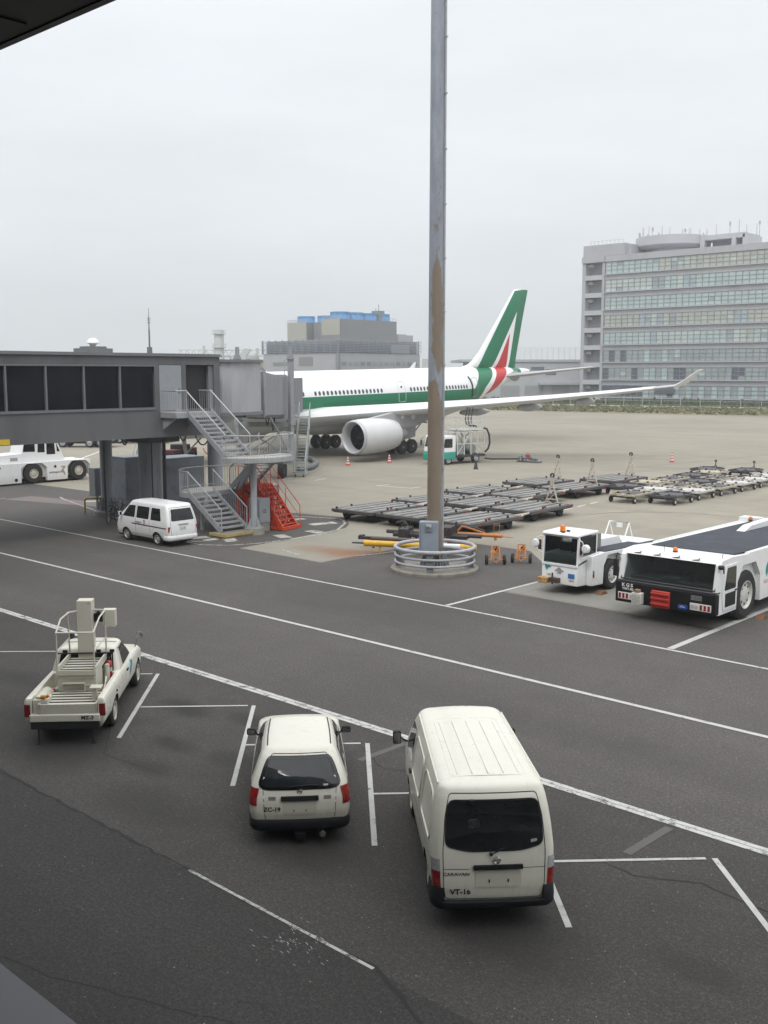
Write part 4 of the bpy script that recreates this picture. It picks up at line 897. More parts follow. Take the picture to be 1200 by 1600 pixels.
# windows: one small oval each
WIN=M('cabin_window',(.05,.06,.075),.4); WR=M('window_surround',(.42,.44,.45),.4)
def fus_x(y,z):
    for i in range(len(st_f)-1):
        if st_f[i][0]<=y<=st_f[i+1][0]:
            t=(y-st_f[i][0])/(st_f[i+1][0]-st_f[i][0]); zc,rx,rz=[st_f[i][j]+(st_f[i+1][j]-st_f[i][j])*t for j in (1,2,3)]
            return rx*math.sqrt(max(0,1-((z-zc)/rz)**2))
    return 0
b=MB(); ov=[(.15*math.sin(2*PI*k/14),.225*math.cos(2*PI*k/14)) for k in range(14)]
b.prism([(u_,v_) for u_,v_ in ov],'x',-.03,.012,0); wm=b.mesh('cabin_window',[WIN],0)
ys=[17.75,18.28]+[19.85+.535*i for i in range(18)]+[30.9+.53*0+33.4-30.9+.53*i for i in range(19)]
for y in ys:
    o=bpy.data.objects.new('cabin_window',wm); sc.collection.objects.link(o); o.parent=ac; z=6.13; o.location=(fus_x(y,z),y,z); o.rotation_euler[1]=-math.asin((z-5.4)/2.82); 
DL=M('door_outline',(.30,.33,.33),.5)
def door(y0,y1,z0,z1,mat=DL,wd=.05):
    b=MB(); pts=rpoly([(y0,z0),(y1,z0),(y1,z1),(y0,z1)],.18,4); pts=resample(pts,.3)
    b.tube([(fus_x(y,z)+.004,y,z) for y,z in pts],wd/2,5,closed=True); return b.build('door_outline',[mat],ac)
door(31.45,32.5,4.9,6.95,M('door_outline_white',(.55,.62,.6),.5)); door(13.0,14.1,4.9,6.95)
b=MB(); b.cyl((fus_x(31.97,6.35)-.01,31.97,6.4),(fus_x(31.97,6.35)+.02,31.97,6.4),.12,.12,12); b.build('door_window',[WIN],ac)
# open rear door with dark edge
b=MB(); pts=[(44.1,5.0),(44.05,5.6),(44.0,6.3),(43.85,6.9),(43.7,7.2)]
b.tube([(fus_x(y,z)+.05,y,z) for y,z in pts],.085,6); b.build('door_seal',[M('black_rubber',(0,0,0))],ac)
b=MB(); pts=resample(rpoly([(44.25,4.95),(45.3,5.0),(45.2,7.1),(44.2,7.0)],.15,3),.3); b.tube([(fus_x(y,z)+.0,y,z) for y,z in pts],.03,5,closed=True); b.build('door_outline',[DL],ac)
# wing
WG=M('wing_paint',(.40,.41,.415),.4,var=.06,scale=.5,dirt=((.28,.28,.28),.8,.56,.4)); WLE=M('leading_edge_metal',(.68,.69,.70),.4,0,var=.03)
def foil(y0,y1,z,th,x,tw=0,n=12):
    up=[];lo=[]
    for k in range(n+1):
        t=(1-math.cos(PI*k/n))/2; yt=5*th*(.2969*math.sqrt(t)-.126*t-.3516*t*t+.2843*t**3-.1036*t**4); cam_=.02*math.sin(PI*t)*(y1-y0)
        y=y0+(y1-y0)*t; up.append((x,y,z+cam_+yt+tw*(t-.25))); lo.append((x,y,z+cam_*.2-yt*.9+tw*(t-.25)))
    return up+lo[-2:0:-1]
def wing(sx):
    secs=[(2.3,17.2,30.6,3.75,1.55,-.5),(5,19.4,30.9,4.05,1.3,-.3),(9.4,22.9,31.6,4.48,1.0,-.1),(15,27.6,34.1,4.98,.72,0),(20,31.7,36.6,5.45,.52,0),(25,35.8,39.2,5.98,.37,0),(29,39.1,41.3,6.48,.26,0)]
    b=MB(); R_=[]
    for i in range(len(secs)-1):
        for j in range(3):
            t=j/3; s=[secs[i][k]+(secs[i+1][k]-secs[i][k])*t for k in range(6)]; R_.append(foil(s[1],s[2],s[3],s[4],s[0]*sx,s[5]))
    s=secs[-1]; R_.append(foil(s[1],s[2],s[3],s[4],s[0]*sx,s[5]))
    b.loft(R_); b.build('wing',[WG],ac,40)
    b=MB(); R2_=[]
    for i in range(len(secs)-1):
        for j in range(3):
            t=j/3; q=[secs[i][k]+(secs[i+1][k]-secs[i][k])*t for k in range(6)]
            f=foil(q[1]-.05,q[2],q[3],q[4]*1.13,q[0]*sx,q[5]); n=len(f); m_=4; R2_.append([f[(k)%n] for k in (m_,m_-1,m_-2,1,0,n-1,n-2,n-3,n-4)])
    b.loft(R2_,caps=(False,False),closed=False); b.build('leading_edge',[WLE],ac,40)
    b=MB(); b.loft([foil(39.15,41.3,6.5,.26,29*sx),foil(39.9,41.7,6.85,.2,29.35*sx),foil(41.3,42.5,7.9,.12,30.25*sx)]); b.build('winglet',[WLE],ac,40)
    b=MB(); b.cbox((28.9*sx,41.2,6.42),(.2,.9,.18)); b.build('tip_light',[DL],ac)
    for x,yt,L,zz in ((6.7,30.9,4.2,3.55),(12.3,32.9,4.6,4.15),(17,35.1,4.0,4.6),(21.5,37.4,3.3,5.1)):
        b=MB(); R3_=[]
        for k in range(11):
            t=k/10; r=.38*math.sin(PI*min(1,t*.92+.06))**.7+.02; R3_.append([(sx*(x+.7*r*math.cos(a)),yt-L*.75+L*t,zz-.05*t+r*math.sin(a)) for a in [2*PI*q/14 for q in range(14)]])
        b.loft(R3_); b.build('flap_fairing',[WG],ac,50)
wing(1); wing(-1)
# engines
NAC=M('nacelle_paint',(.60,.605,.61),.35,var=.05,scale=.7,dirt=((.45,.45,.44),1.2,.58,.4)); LIP=M('intake_lip_metal',(.46,.47,.49),.4,.15,var=.03); FANM=M('fan_dark',(.012,.013,.018),.35,.3,var=.3); COREM=M('core_metal',(.30,.30,.31),.4,.4); PYL=M('pylon_paint',(.36,.365,.37),.45,var=.08)
def engine(sx):
    x=9.37*sx; zc=2.42; y0=17.95
    mt_=Matrix.Translation((x,y0,zc))@Matrix.Rotation(-PI/2,4,'X')
    prof=[(1.18,.9),(1.2,.5),(1.24,.2),(1.33,.05),(1.40,0),(1.47,.06),(1.53,.3),(1.57,.8),(1.60,1.5),(1.60,2.4),(1.57,3.3),(1.48,4.2),(1.33,5.0),(1.29,5.2),(1.25,5.2),(1.2,4.6)]
    b=MB(); b.lathe([(p[0],p[1]) for p in prof[4:][0:]],40,0,mt_,cap=False); nn_=b.build('nacelle',[NAC],ac,50)
    b=MB(); b.lathe([(p[0]+(.012 if i>3 else 0),p[1]) for i,p in enumerate(prof[:7])],40,0,mt_,cap=False); b.build('intake_lip',[LIP],nn_,60)
    b=MB(); b.lathe([(1.19,.85),(1.18,1.3),(0.0,1.35)],40,0,mt_,cap=False)
    for k in range(26):
        a=2*PI*k/26; m2=mt_@Matrix.Rotation(a,4,'Z'); vs=[m2@Vector(p) for p in ((.25,-.06,1.05),(.25,.06,1.25),(1.16,.16,1.28),(1.16,-.1,1.0))]; b.add(vs,[(0,1,2,3)])
    b.lathe([(.0,.55),(.12,.65),(.22,.85),(.3,1.15)],20,0,mt_,cap=False); b.build('fan',[FANM],nn_)
    b=MB(); b.lathe([(1.0,4.6),(.98,5.3),(.86,5.9),(.72,6.4),(.66,6.5),(.6,6.2)],32,0,mt_,cap=False); b.lathe([(.55,6.1),(.42,6.6),(.15,7.3),(0,7.4)],24,0,mt_,cap=False); b.build('core_nozzle',[COREM],nn_,50)
    b=MB(); P_=[(19.6,3.95),(22.5,4.35),(24.2,4.55),(29.0,4.2),(28.2,3.55),(26.0,2.9),(24.2,2.95),(22.8,3.4)]
    b.prism(P_,'x',x-.24,x+.24); b.build('pylon',[PYL],ac,bevel=.06)
    for yy,zz,r in ((24.3,3.95,.22),(25.8,3.9,.28)):
        for s_ in (-1,1): b=MB(); b.cyl((x+.245*s_,yy,zz),(x+.26*s_,yy,zz),r,r,16); b.build('access_panel',[WLE],ac)
engine(1); engine(-1)
# tail
b=MB()
def finsec(z,y0,y1,th,n=10): 
    f=foil(y0,y1,0,th,0,0,n); return [(p[2]-.02*math.sin(0),p[1],z) for p in f]
R_=[]
for z,y0,y1,th in ((7.6,43.6,56.0,.02),(8.05,44.4,55.4,.5),(8.5,46.3,55.5,.75),(9.0,47.2,55.6,.85),(10,48.45,55.85,.8),(13.5,51.75,56.85,.58),(17.05,55.05,57.95,.38),(17.2,55.4,57.95,.2)): 
    f=foil(y0,y1,0,th,0); R_.append([(p[2]-.01*(y1-y0)*math.sin(PI*(p[1]-y0)/(y1-y0)),p[1],z) for p in f])
b.loft(R_); b.build('fin',[LIVT],ac,45)
for sx in (1,-1):
    b=MB(); b.loft([foil(51.6,56.4,7.0,.55,.6*sx),foil(53.0,57.0,7.25,.45,3*sx),foil(55.6,58.0,7.75,.28,7.5*sx),foil(57.0,58.6,8.0,.16,9.72*sx)]); b.build('tailplane',[WG],ac,45)
    b=MB(); b.lathe([(.62,0),(.62,.06),(.2,.08)],20,0,Matrix.Translation((1.02*sx,54.0,7.02))@Matrix.Rotation(PI/2*sx,4,'Y')@Matrix.Scale(1.6,4,(0,1,0))); b.build('tailplane_root',[WR],ac)
b=MB(); b.prism([(36.3,8.2),(37.1,8.2),(37.35,8.85),(37.1,8.85)],'x',-.03,.03); b.build('aerial',[WLE],ac,0)
# landing gear
TY=MATS['tyre_rubber']; HUB=M('hub_grey',(.22,.22,.22),.5,.3)
def gwheel(parent,x,y,z,r,w_,sx=1):
    b=MB(); mt_=Matrix.Translation((x,y,z))@Matrix.Rotation(PI/2,4,'Y'); b.lathe([(r*.5,-w_/2),(r*.9,-w_/2),(r,-w_*.3),(r,w_*.3),(r*.9,w_/2),(r*.5,w_/2)],28,0,mt_); o=b.build('wheel',[TY],parent)
    b=MB(); b.lathe([(r*.48,-w_/2-.01),(r*.5,-w_/2-.01),(r*.5,w_/2+.01),(r*.4,w_/2-.05),(r*.12,w_/2+.02)],18,0,mt_); b.build('hub',[HUB],o)
for sx in (1,-1):
    b=MB(); b.cyl((5.34*sx,28.85,.75),(4.9*sx,28.6,4.1),.2,.3,14); b.cyl((5.34*sx,27.8,.62),(5.34*sx,29.9,.62),.16,.16,10); b.cyl((5.3*sx,28.8,1.5),(3.4*sx,28.2,3.4),.1,.1,8); b.cyl((5.3*sx,28.7,2.1),(5.1*sx,31.0,3.8),.09,.09,8)
    for yy in (28.1,29.6): b.cyl((4.6*sx,yy,.62),(6.1*sx,yy,.62),.1,.1,8)
    g=b.build('main_gear',[COREM],ac)
    for yy in (28.12,29.58):
        for dx in (-.7,.7): gwheel(g,5.34*sx+dx,yy,.70,.70,.5)
    b=MB(); b.prism([(27.6,1.3),(30.2,1.6),(30.4,3.6),(27.5,3.7)],'x',5.95*sx,6.03*sx); b.build('gear_door',[PYL],ac,0)
b=MB(); b.cyl((0,6.9,.6),(0,6.6,3.0),.14,.2,12); b.cyl((0,6.9,1.4),(0,8.6,2.7),.07,.07,8); b.cyl((-.4,6.9,.5),(.4,6.9,.5),.08,.08,8); g=b.build('nose_gear',[COREM],ac)
for dx in (-.35,.35): gwheel(g,dx,6.9,.52,.52,.35)
b=MB()
for x0,y0,z0,x1,y1,z1 in ((4.6,29.6,1.6,5.0,32.2,3.4),(5.9,29.4,1.4,5.6,32.4,3.5),(4.2,28.4,2.4,5.9,30.8,3.2),(3.9,30.4,3.3,6.4,31.6,2.9)): b.cyl((x0,y0,z0),(x1,y1,z1),.06,.06,8)
b.build('gear_linkage',[M('linkage_dark',(.10,.10,.105),.5,.3)],ac)
# ---------------- road vehicles: body shells as stacked rounded outlines ----------------
class Shell:
    def __init__(s,keys,nr=6,nc=7,ns=18):
        # key: z, y0 (rear), y1 (front), w half width rear, wf half width front, rr rear corner, rf front corner, bow side, bowr rear, bowf front
        s.k=sorted(keys,key=lambda k:k[0]); s.nr,s.nc,s.ns=nr,nc,ns
    def P(s,z):
        k=s.k
        if z<=k[0][0]: return k[0]
        for i in range(len(k)-1):
            if z<=k[i+1][0]:
                a,b=k[i],k[i+1]; t=(z-a[0])/(b[0]-a[0]) if b[0]>a[0] else 1
                return tuple(p+(q-p)*t for p,q in zip(a,b))
        return k[-1]
    def half(s,z,ins=0):
        z0,y0,y1,w,wf,rr,rf,bow,bowr,bowf=s.P(z); w0=w; y0+=ins;y1-=ins;w=max(.02,w-ins);wf=max(.02,wf-ins); bk=min(1,(w-.02)/max(.01,w0-.02)) if ins else 1; bowr*=bk; bowf*=bk; bow*=bk;rr=max(.008,min(rr-ins,w*.9));rf=max(.008,min(rf-ins,wf*.9)); L=y1-y0
        pts=[]
        for i in range(s.nr): t=i/s.nr; x=(w-rr)*t; pts.append((x,y0-bowr*(1-(x/w)**2)))
        yr=-bowr*(1-((w-rr)/w)**2)
        for i in range(s.nc+1):
            a=PI/2*i/s.nc; pts.append((w-rr+rr*math.sin(a),y0+yr+(rr-yr*0)*(1-math.cos(a))))
        for i in range(1,s.ns):
            t=i/s.ns; y=y0+rr+yr+(L-rr-rf-yr)*t; pts.append((w+(wf-w)*t+bow*4*t*(1-t),y))
        for i in range(s.nc+1):
            a=PI/2*i/s.nc; pts.append((wf-rf+rf*math.cos(a),y1-rf+rf*math.sin(a)))
        for i in range(1,s.nr+1): t=1-i/s.nr; x=(wf-rf)*t; pts.append((x,y1+bowf*((1-(x/wf)**2)-(1-((wf-rf)/wf)**2))))
        return pts
    def ring(s,z,ins=0,zz=None,crown=0):
        h=s.half(z,ins); z0=z if zz is None else zz; pr_=s.P(z); w=max(pr_[3],.01)
        r=[(x,y,z0+crown*(1-(x/w)**2)) for x,y in h]; return r+[(-x,y,z) for x,y,z in r[-2:0:-1]]
    def build(s,mi=0,sub=3,roof=((.02,.012),(.05,.028),(.12,.042),(.3,.052),(.55,.058)),crown=.02):
        b=MB(); R_=[]; zs=[]
        for i in range(len(s.k)-1):
            for j in range(sub): zs.append(s.k[i][0]+(s.k[i+1][0]-s.k[i][0])*j/sub)
        zs.append(s.k[-1][0])
        for z in zs: R_.append(s.ring(z))
        zt=zs[-1]; w=s.k[-1][3]
        for ins,dz in roof:
            if ins<w-.03: R_.append(s.ring(zt,ins,zt+dz))
        ins=w-.03; R_.append(s.ring(zt,ins,zt+(roof[-1][1] if roof else 0)+.004))
        b.loft(R_); return b
    def sx(s,y,z):
        h=s.half(z); best=None
        pts=h[s.nr:]; 
        for i in range(len(pts)-1):
            (x0,y0),(x1,y1)=pts[i],pts[i+1]
            if y0<=y<=y1 and y1>y0: return x0+(x1-x0)*(y-y0)/(y1-y0)
        return pts[0][0] if y<pts[0][1] else pts[-1][0]
    def ry(s,x,z):
        x=abs(x); pts=s.half(z)[:s.nr+s.nc+1]
        for i in range(len(pts)-1):
            (x0,y0),(x1,y1)=pts[i],pts[i+1]
            if x0<=x<=x1 and x1>x0: return y0+(y1-y0)*(x-x0)/(x1-x0)
        return pts[-1][1]
    def fy(s,x,z):
        x=abs(x); pts=s.half(z)[s.nr+s.nc+s.ns:]
        for i in range(len(pts)-1):
            (x0,y0),(x1,y1)=pts[i],pts[i+1]
            if x1<=x<=x0 and x0>x1: return y0+(y1-y0)*(x-x0)/(x1-x0)
        return pts[0][1]
    def on(s,surf,u,v,off):
        if surf=='rear': return (u,s.ry(u,v)-off,v)
        if surf=='front': return (u,s.fy(u,v)+off,v)
        if surf=='right': return (s.sx(u,v)+off,u,v)
        if surf=='left': return (-(s.sx(u,v)+off),u,v)
    def panel(s,b,surf,poly,off=.004,mi=0,r=.03,depth=.012,step=.09):
        p=resample(rpoly(poly,r),step) if r else resample(poly,step); n=len(p); cx=sum(q[0] for q in p)/n; cy=sum(q[1] for q in p)/n
        rings=[[s.on(surf,q[0],q[1],-depth) for q in p]]
        for k in (1,.82,.6,.35,.12): rings.append([s.on(surf,cx+(q[0]-cx)*k,cy+(q[1]-cy)*k,off) for q in p])
        b.loft(rings,mi,caps=(False,True)); return b
    def seam(s,b,surf,pts,wd=.012,off=.002,mi=0,closed=False,step=.08,r=0):
        if closed and r: pts=rpoly(pts,r)
        pp=[]; m=len(pts)
        for i in range(m if closed else m-1):
            a=Vector(pts[i]);c=Vector(pts[(i+1)%m]); k=max(1,int((c-a).length/step))
            for j in range(k): pp.append(a.lerp(c,j/k))
        if not closed: pp.append(Vector(pts[-1]))
        else: pp.append(pp[0])
        for i in range(len(pp)-1):
            a,c=pp[i],pp[i+1]; d=(c-a)
            if d.length<1e-5: continue
            d.normalize(); n=Vector((-d.y,d.x))*wd/2
            q=[s.on(surf,*(a-n),off),s.on(surf,*(c-n),off),s.on(surf,*(c+n),off),s.on(surf,*(a+n),off)]
            b.add(q,[(0,1,2,3)],mi)
        return b
def wrap(S,prof,ymax=.5,xmin=0,xmax=9,sides=(1,)):
    """bumper swept round the rear outline; prof: closed loop of (z, outward offset)"""
    b=MB(); zr=sum(p[0] for p in prof)/len(prof)
    def path(off):
        h=S.half(max(zr,S.k[0][0]+.12)); pts=[]
        for i,(x,y) in enumerate(h):
            a=h[max(0,i-1)]; c=h[min(len(h)-1,i+1)]; d=Vector((c[0]-a[0],c[1]-a[1])).normalized(); n=Vector((d.y,-d.x))
            if y>ymax: break
            pts.append((x+n.x*off,y+n.y*off))
        pts=[p for p in pts if xmin<=p[0]<=xmax]
        if xmin==0: pts[0]=(0,pts[0][1]); pts=[(-x,y) for x,y in pts[:0:-1]]+pts
        return pts
    if xmin==0:
        P_=[path(o) for z,o in prof]; m=min(len(p) for p in P_); b.loft([[(P_[j][i][0],P_[j][i][1],prof[j][0]) for j in range(len(prof))] for i in range(m)])
    else:
        for s_ in (-1,1):
            P_=[path(o) for z,o in prof]; m=min(len(p) for p in P_); P_=[p[-m:] for p in P_]; b.loft([[(s_*P_[j][i][0],P_[j][i][1],prof[j][0]) for j in range(len(prof))] for i in range(m)])
    return b
def car_paint(name,col,grime):
    m,t,b=base_mat(name); co=objco(t); sp=t.nodes.new('ShaderNodeSeparateXYZ'); t.links.new(co,sp.inputs[0])
    n=noise(t,co,1.5,5,.6); st=noise(t,co,7,5,.65,.3,(1,1,.16)); sp2=noise(t,co,24,4,.7)
    c=mixc(t,ramp(t,n,.3,.7,0,.5),col,tuple(x*.94 for x in col))
    low=ramp(t,mathn(t,'ADD',sp.outputs['Z'],mathn(t,'MULTIPLY',mathn(t,'SUBTRACT',n,.5),.5)),.75,.28,0,.55); c=mixc(t,mathn(t,'MULTIPLY',low,ramp(t,sp2,.3,.7,.4,1)),c,grime)
    c=mixc(t,ramp(t,st,.56,.72,0,.30),c,grime); c=mixc(t,ramp(t,sp2,.66,.72,0,.25),c,grime)
    t.links.new(c,b.inputs['Base Color']); t.links.new(ramp(t,n,.3,.7,.25,.42),b.inputs['Roughness']); b.inputs['Coat Weight'].default_value=.35; b.inputs['Coat Roughness'].default_value=.08; MATS[name]=m; return m
CREAM=car_paint('cream_vehicle_paint',(.765,.745,.645),(.45,.41,.32))
WHITE=car_paint('white_vehicle_paint',(.80,.81,.81),(.46,.44,.40))
VG=M('vehicle_glass',(.012,.014,.014),.05,var=.4,scale=2,rvar=.02); BP=M('black_plastic',(.011,.012,.015),.62,var=.3,scale=6,spec=.3); SEAM=M('panel_gap',(.03,.03,.028),.8)
RL=M('red_lamp',(.27,.012,.010),.15,var=.45,scale=14,coat=.5); CLR=M('clear_lamp',(.42,.42,.44),.12,var=.2,scale=20,coat=.5); AMB=M('amber_lens',(.75,.20,.015),.2,var=.15,scale=10,coat=.4); CHR=M('chrome',(.7,.7,.71),.12,1.0,var=.05)
BLK=M('black_paint',(.015,.015,.015),.5); RIMW=M('cream_rim',(.52,.50,.42),.45,var=.12,scale=8,dirt=((.25,.22,.17),9,.55,.5)); RIMG=M('silver_rim',(.45,.46,.47),.35,.5,var=.1)
ARCH=M('wheel_arch_dark',(.012,.012,.012),.9); TYR=M('car_tyre',(.022,.022,.022),.82,var=.25,scale=12)
def wheel(parent,x,y,r,wd,rim=RIMW,side=1,holes=10,rr=.62,dish=.05):
    key=('w',round(r,3),wd,rim.name,side,holes,rr)
    if key not in MATS:
        mt_=Matrix.Rotation(PI/2*side,4,'Y'); b=MB()
        b.lathe([(r*rr,-wd/2),(r*.86,-wd/2),(r*.97,-wd*.36),(r,-wd*.2),(r,wd*.2),(r*.97,wd*.36),(r*.86,wd/2),(r*rr,wd/2-.01),(r*rr,-wd/2)],32,0,mt_,cap=False)
        tm=b.mesh('wheel',[TYR]); b=MB()
        b.lathe([(r*rr,-wd*.3),(r*rr+.003,wd/2-.004),(r*rr-.02,wd/2-.006),(r*rr-.04,wd/2-dish),(r*.3,wd/2-dish+.02),(r*.24,wd/2-dish+.035),(r*.1,wd/2-dish+.05),(.001,wd/2-dish+.05)],28,0,mt_,cap=False)
        for k in range(holes):
            a=2*PI*k/holes; c_=(r*rr*.66); p=mt_@Vector((c_*math.cos(a),c_*math.sin(a),wd/2-dish+.004)); q=mt_@Vector((c_*math.cos(a),c_*math.sin(a),wd/2-dish+.02)); b.cyl(p,q,r*.055,r*.055,8,1)
        rm=b.mesh('rim',[rim,ARCH]); MATS[key]=(tm,rm)
    tm,rm=MATS[key]
    o=bpy.data.objects.new('wheel',tm); sc.collection.objects.link(o); o.parent=parent; o.location=(x,y,r)
    c=bpy.data.objects.new('rim',rm); sc.collection.objects.link(c); c.parent=o; return o
def archcut(y,r,hw,z=None): 
    b=MB(); b.cyl((-2,y,r*.92 if z is None else z),(-hw,y,r*.92 if z is None else z),r*1.18,r*1.18,28); c=MB(); c.cyl((hw,y,r*.92 if z is None else z),(2,y,r*.92 if z is None else z),r*1.18,r*1.18,28); return [(b,ARCH),(c,ARCH)]
def emblem(parent,loc,r,rot=None,mat=CHR):
    b=MB(); b.tube([(r*math.cos(2*PI*k/24),0,r*math.sin(2*PI*k/24)) for k in range(24)],r*.16,6,closed=True); b.box(-r*1.2,r*1.2,-.006,.006,-r*.22,r*.22)
    o=b.build('emblem',[mat],parent); o.location=loc
    if rot: o.rotation_euler=rot
    return o
def mirror(parent,x,y,z,s,w_=.16,h=.2,arm=.12,mat=BP,rr=.03):
    b=MB(); b.tube([(x,y,z-.08),(x+s*arm*.6,y+.02,z-.05),(x+s*arm,y,z)],.016); xo=x+s*(arm+w_*.45)
    b.prism(rpoly([(xo-w_/2,z-h/2),(xo+w_/2,z-h/2),(xo+w_/2,z+h/2),(xo-w_/2,z+h/2)],rr,4),'y',y-.03,y+.05)
    o=b.build('mirror',[mat],parent,bevel=.01); b=MB(); b.prism(rpoly([(xo-w_/2+.015,z-h/2+.015),(xo+w_/2-.015,z-h/2+.015),(xo+w_/2-.015,z+h/2-.015),(xo-w_/2+.015,z+h/2-.015)],rr*.8,4),'y',y-.034,y-.0305); b.build('mirror_glass',[CHR],o,0); return o

# ===== cream cargo van =====
cv=T('cargo_van','cream high-sided cargo van with ribbed roof seen from behind, VT-16 on its tailgate','van',(-8.08,11.03,0),.812)
cv.scale=(1.025,1.025,1.025)
S=Shell([(.30,.10,4.50,.74,.74,.12,.2,.01,.02,.03),(.42,.04,4.66,.80,.80,.14,.3,.015,.03,.06),(.62,.02,4.69,.83,.82,.14,.34,.015,.03,.08),(.95,.03,4.62,.845,.83,.14,.34,.012,.03,.09),(1.12,.05,4.52,.842,.82,.14,.34,.010,.035,.10),(1.40,.10,4.22,.815,.79,.15,.32,.008,.04,.12),(1.62,.165,3.98,.785,.755,.15,.30,.008,.045,.12),(1.78,.23,3.80,.755,.72,.15,.28,.008,.045,.12),(1.88,.29,3.69,.725,.69,.15,.27,.006,.045,.12)])
b=S.build(roof=((.02,.025),(.05,.045),(.10,.062),(.2,.075),(.4,.083),(.6,.086))); o=b.build('body',[CREAM,ARCH],cv,38); cut(o,archcut(.98,.33,.56)+archcut(3.72,.33,.56))
body=o
b=MB() # roof gutters and ribs
for s_ in (-1,1):
    pts=[(s_*(.722-.034*(i/16)),.47+2.9*i/16,1.902) for i in range(17)]; b.tube(pts,.013,6)
b.build('roof_gutter',[CREAM],cv)
b=MB()
for x in (-.43,-.22,0,.22,.43):
    pts=[(x,.62+i*.27,1.970-.012*(abs(x)/.43)**2) for i in range(9)]; b.tube(pts,.009,8)
pts=resample(rpoly([(-.53,.55),(.53,.55),(.50,2.95),(-.50,2.95)],.1),.25); b.tube([(x,y,1.962-.012*(abs(x)/.5)**2) for x,y in pts],.01,6,closed=True)
b.build('roof_rib',[CREAM],cv,60)
b=MB(); S.seam(b,'rear',[(-.66,.43),(.66,.43),(.69,.62),(.70,1.10),(.665,1.55),(.60,1.84),(-.60,1.84),(-.665,1.55),(-.70,1.10),(-.69,.62)],.012,.002,closed=True,r=.05)
S.seam(b,'rear',[(-.70,.86),(-.34,.86)],.008,.002); S.seam(b,'rear',[(.40,.86),(.70,.86)],.008,.002)
for sd_ in ('left','right'):
    S.seam(b,sd_,[(3.05,.42),(3.05,1.84)],.012); S.seam(b,sd_,[(3.98,.9),(3.86,1.2)],.012); S.seam(b,sd_,[(.3,.86),(3.0,.90)],.012)
S.seam(b,'left',[(1.68,.42),(1.68,1.84)],.012)
b.build('panel_gap',[SEAM],cv,0)
g=MB(); S.panel(g,'rear',[(-.665,1.18),(-.36,1.11),(.36,1.11),(.665,1.18),(.652,1.52),(.61,1.76),(-.61,1.76),(-.652,1.52)],.008,r=.09); gl=g.build('rear_window',[VG],cv,30)
g=MB(); S.seam(g,'rear',[(-.665,1.18),(-.36,1.11),(.36,1.11),(.665,1.18),(.652,1.52),(.61,1.76),(-.61,1.76),(-.652,1.52)],.022,.0095,closed=True,r=.09); g.build('gasket',[BP],gl,0)
b=MB(); S.panel(b,'rear',[(.50,1.205),(.585,1.22),(.585,1.255),(.50,1.245)],.011,r=.01,depth=0,step=.05); b.build('sticker',[CLR],gl,0)
b=MB(); y_=S.ry(-.30,1.745); b.box(-.33,-.26,y_-.05,y_-.002,1.725,1.775); b.tube([(-.295,y_-.03,1.72),(-.285,y_-.06,1.62),(-.285,y_-.05,1.54)],.006); b.build('rear_mirror',[BP],cv)
b=MB(); b.prism(rpoly([(-.36,1.42),(-.20,1.42),(-.20,1.55),(-.36,1.55)],.04),'y',S.ry(-.28,1.48)-.045,S.ry(-.28,1.48)-.03); b.build('under_mirror',[M('mirror_shell_dark',(.045,.045,.05),.25)],cv)
b=MB(); b.cyl((-.05,S.ry(0,1.06)-.0,1.065),(-.05,S.ry(0,1.06)-.04,1.07),.022,.022,10); b.tube([(-.05,S.ry(0,1.06)-.035,1.07),(.05,S.ry(0,1.1)-.035,1.12),(.13,S.ry(.13,1.15)-.025,1.155)],.009); b.build('wiper',[BLK],cv)
emblem(cv,(.03,S.ry(0,.98)-.018,.985),.046)
b=MB(); S.panel(b,'rear',[(-.29,.855),(.39,.855),(.39,.915),(-.29,.915)],.035,r=.02,step=.06); b.build('tailgate_handle',[BP],cv)
b=MB(); S.panel(b,'rear',[(-.26,.595),(.37,.595),(.37,.84),(-.26,.84)],.006,r=.06); b.build('plate_recess',[M('cream_recess',(.60,.585,.49),.4,var=.04)],cv,20)
b=MB()
for x in (-.07,.19): b.box(x-.008,x+.008,S.ry(x,.7)-.016,S.ry(x,.7)-.004,.672,.712)
b.build('plate_bolt',[BLK],cv,0)
text_mesh('VT-16',.105,BLK,cv,(-.46,S.ry(-.46,.55)-.004,.535),(R(90-1),0,0),bold=.003,xs=1.05); text_mesh('CARAVAN',.062,BLK,cv,(-.52,S.ry(-.52,.78)-.004,.79),(R(88),0,R(-3)),xs=1.25)
for s_ in (-1,1):
    sd_='right' if s_>0 else 'left'
    pts=[(.70,.60),(.70,1.02),(.815,1.04),(.83,.62)]
    b=MB(); k=8; RR=[]
    for i in range(13): # lamp wraps round the corner
        z=.605+.40*i/12; row=[]
        h=S.half(z)[S.nr-1:S.nr+S.nc+2]; h=[h[0]]+h[1:]
        row=[(s_*(x+.008),y-.008,z) for x,y in h if x>.69 and y<.34]; RR.append(row)
    m_=min(len(r) for r in RR); RR=[r[-m_:] for r in RR]
    for i in range(12):
        for j in range(m_-1): b.add([RR[i][j],RR[i][j+1],RR[i+1][j+1],RR[i+1][j]],[(0,1,2,3)],0 if i<7 else 1)
    b.build('tail_lamp',[RL,CLR],cv,60)
b=wrap(S,[(.30,-.04),(.30,.03),(.34,.06),(.40,.06),(.415,.03),(.415,-.04)],.60); b.build('bumper',[BP],cv,45)
b=wrap(S,[(.415,-.03),(.415,.045),(.57,.035),(.60,.012),(.60,-.03)],.60,.672)
hn=len(b.v)//2; hf=len(b.f)//2
for q_ in (0,1):
    b3=MB(); b3.v=b.v[q_*hn:(q_+1)*hn]; b3.f=[tuple(k-q_*hn for k in f_) for f_ in b.f[q_*hf:(q_+1)*hf]]; b3.mi=[0]*hf; b3.build('bumper_corner',[BP],cv,45)
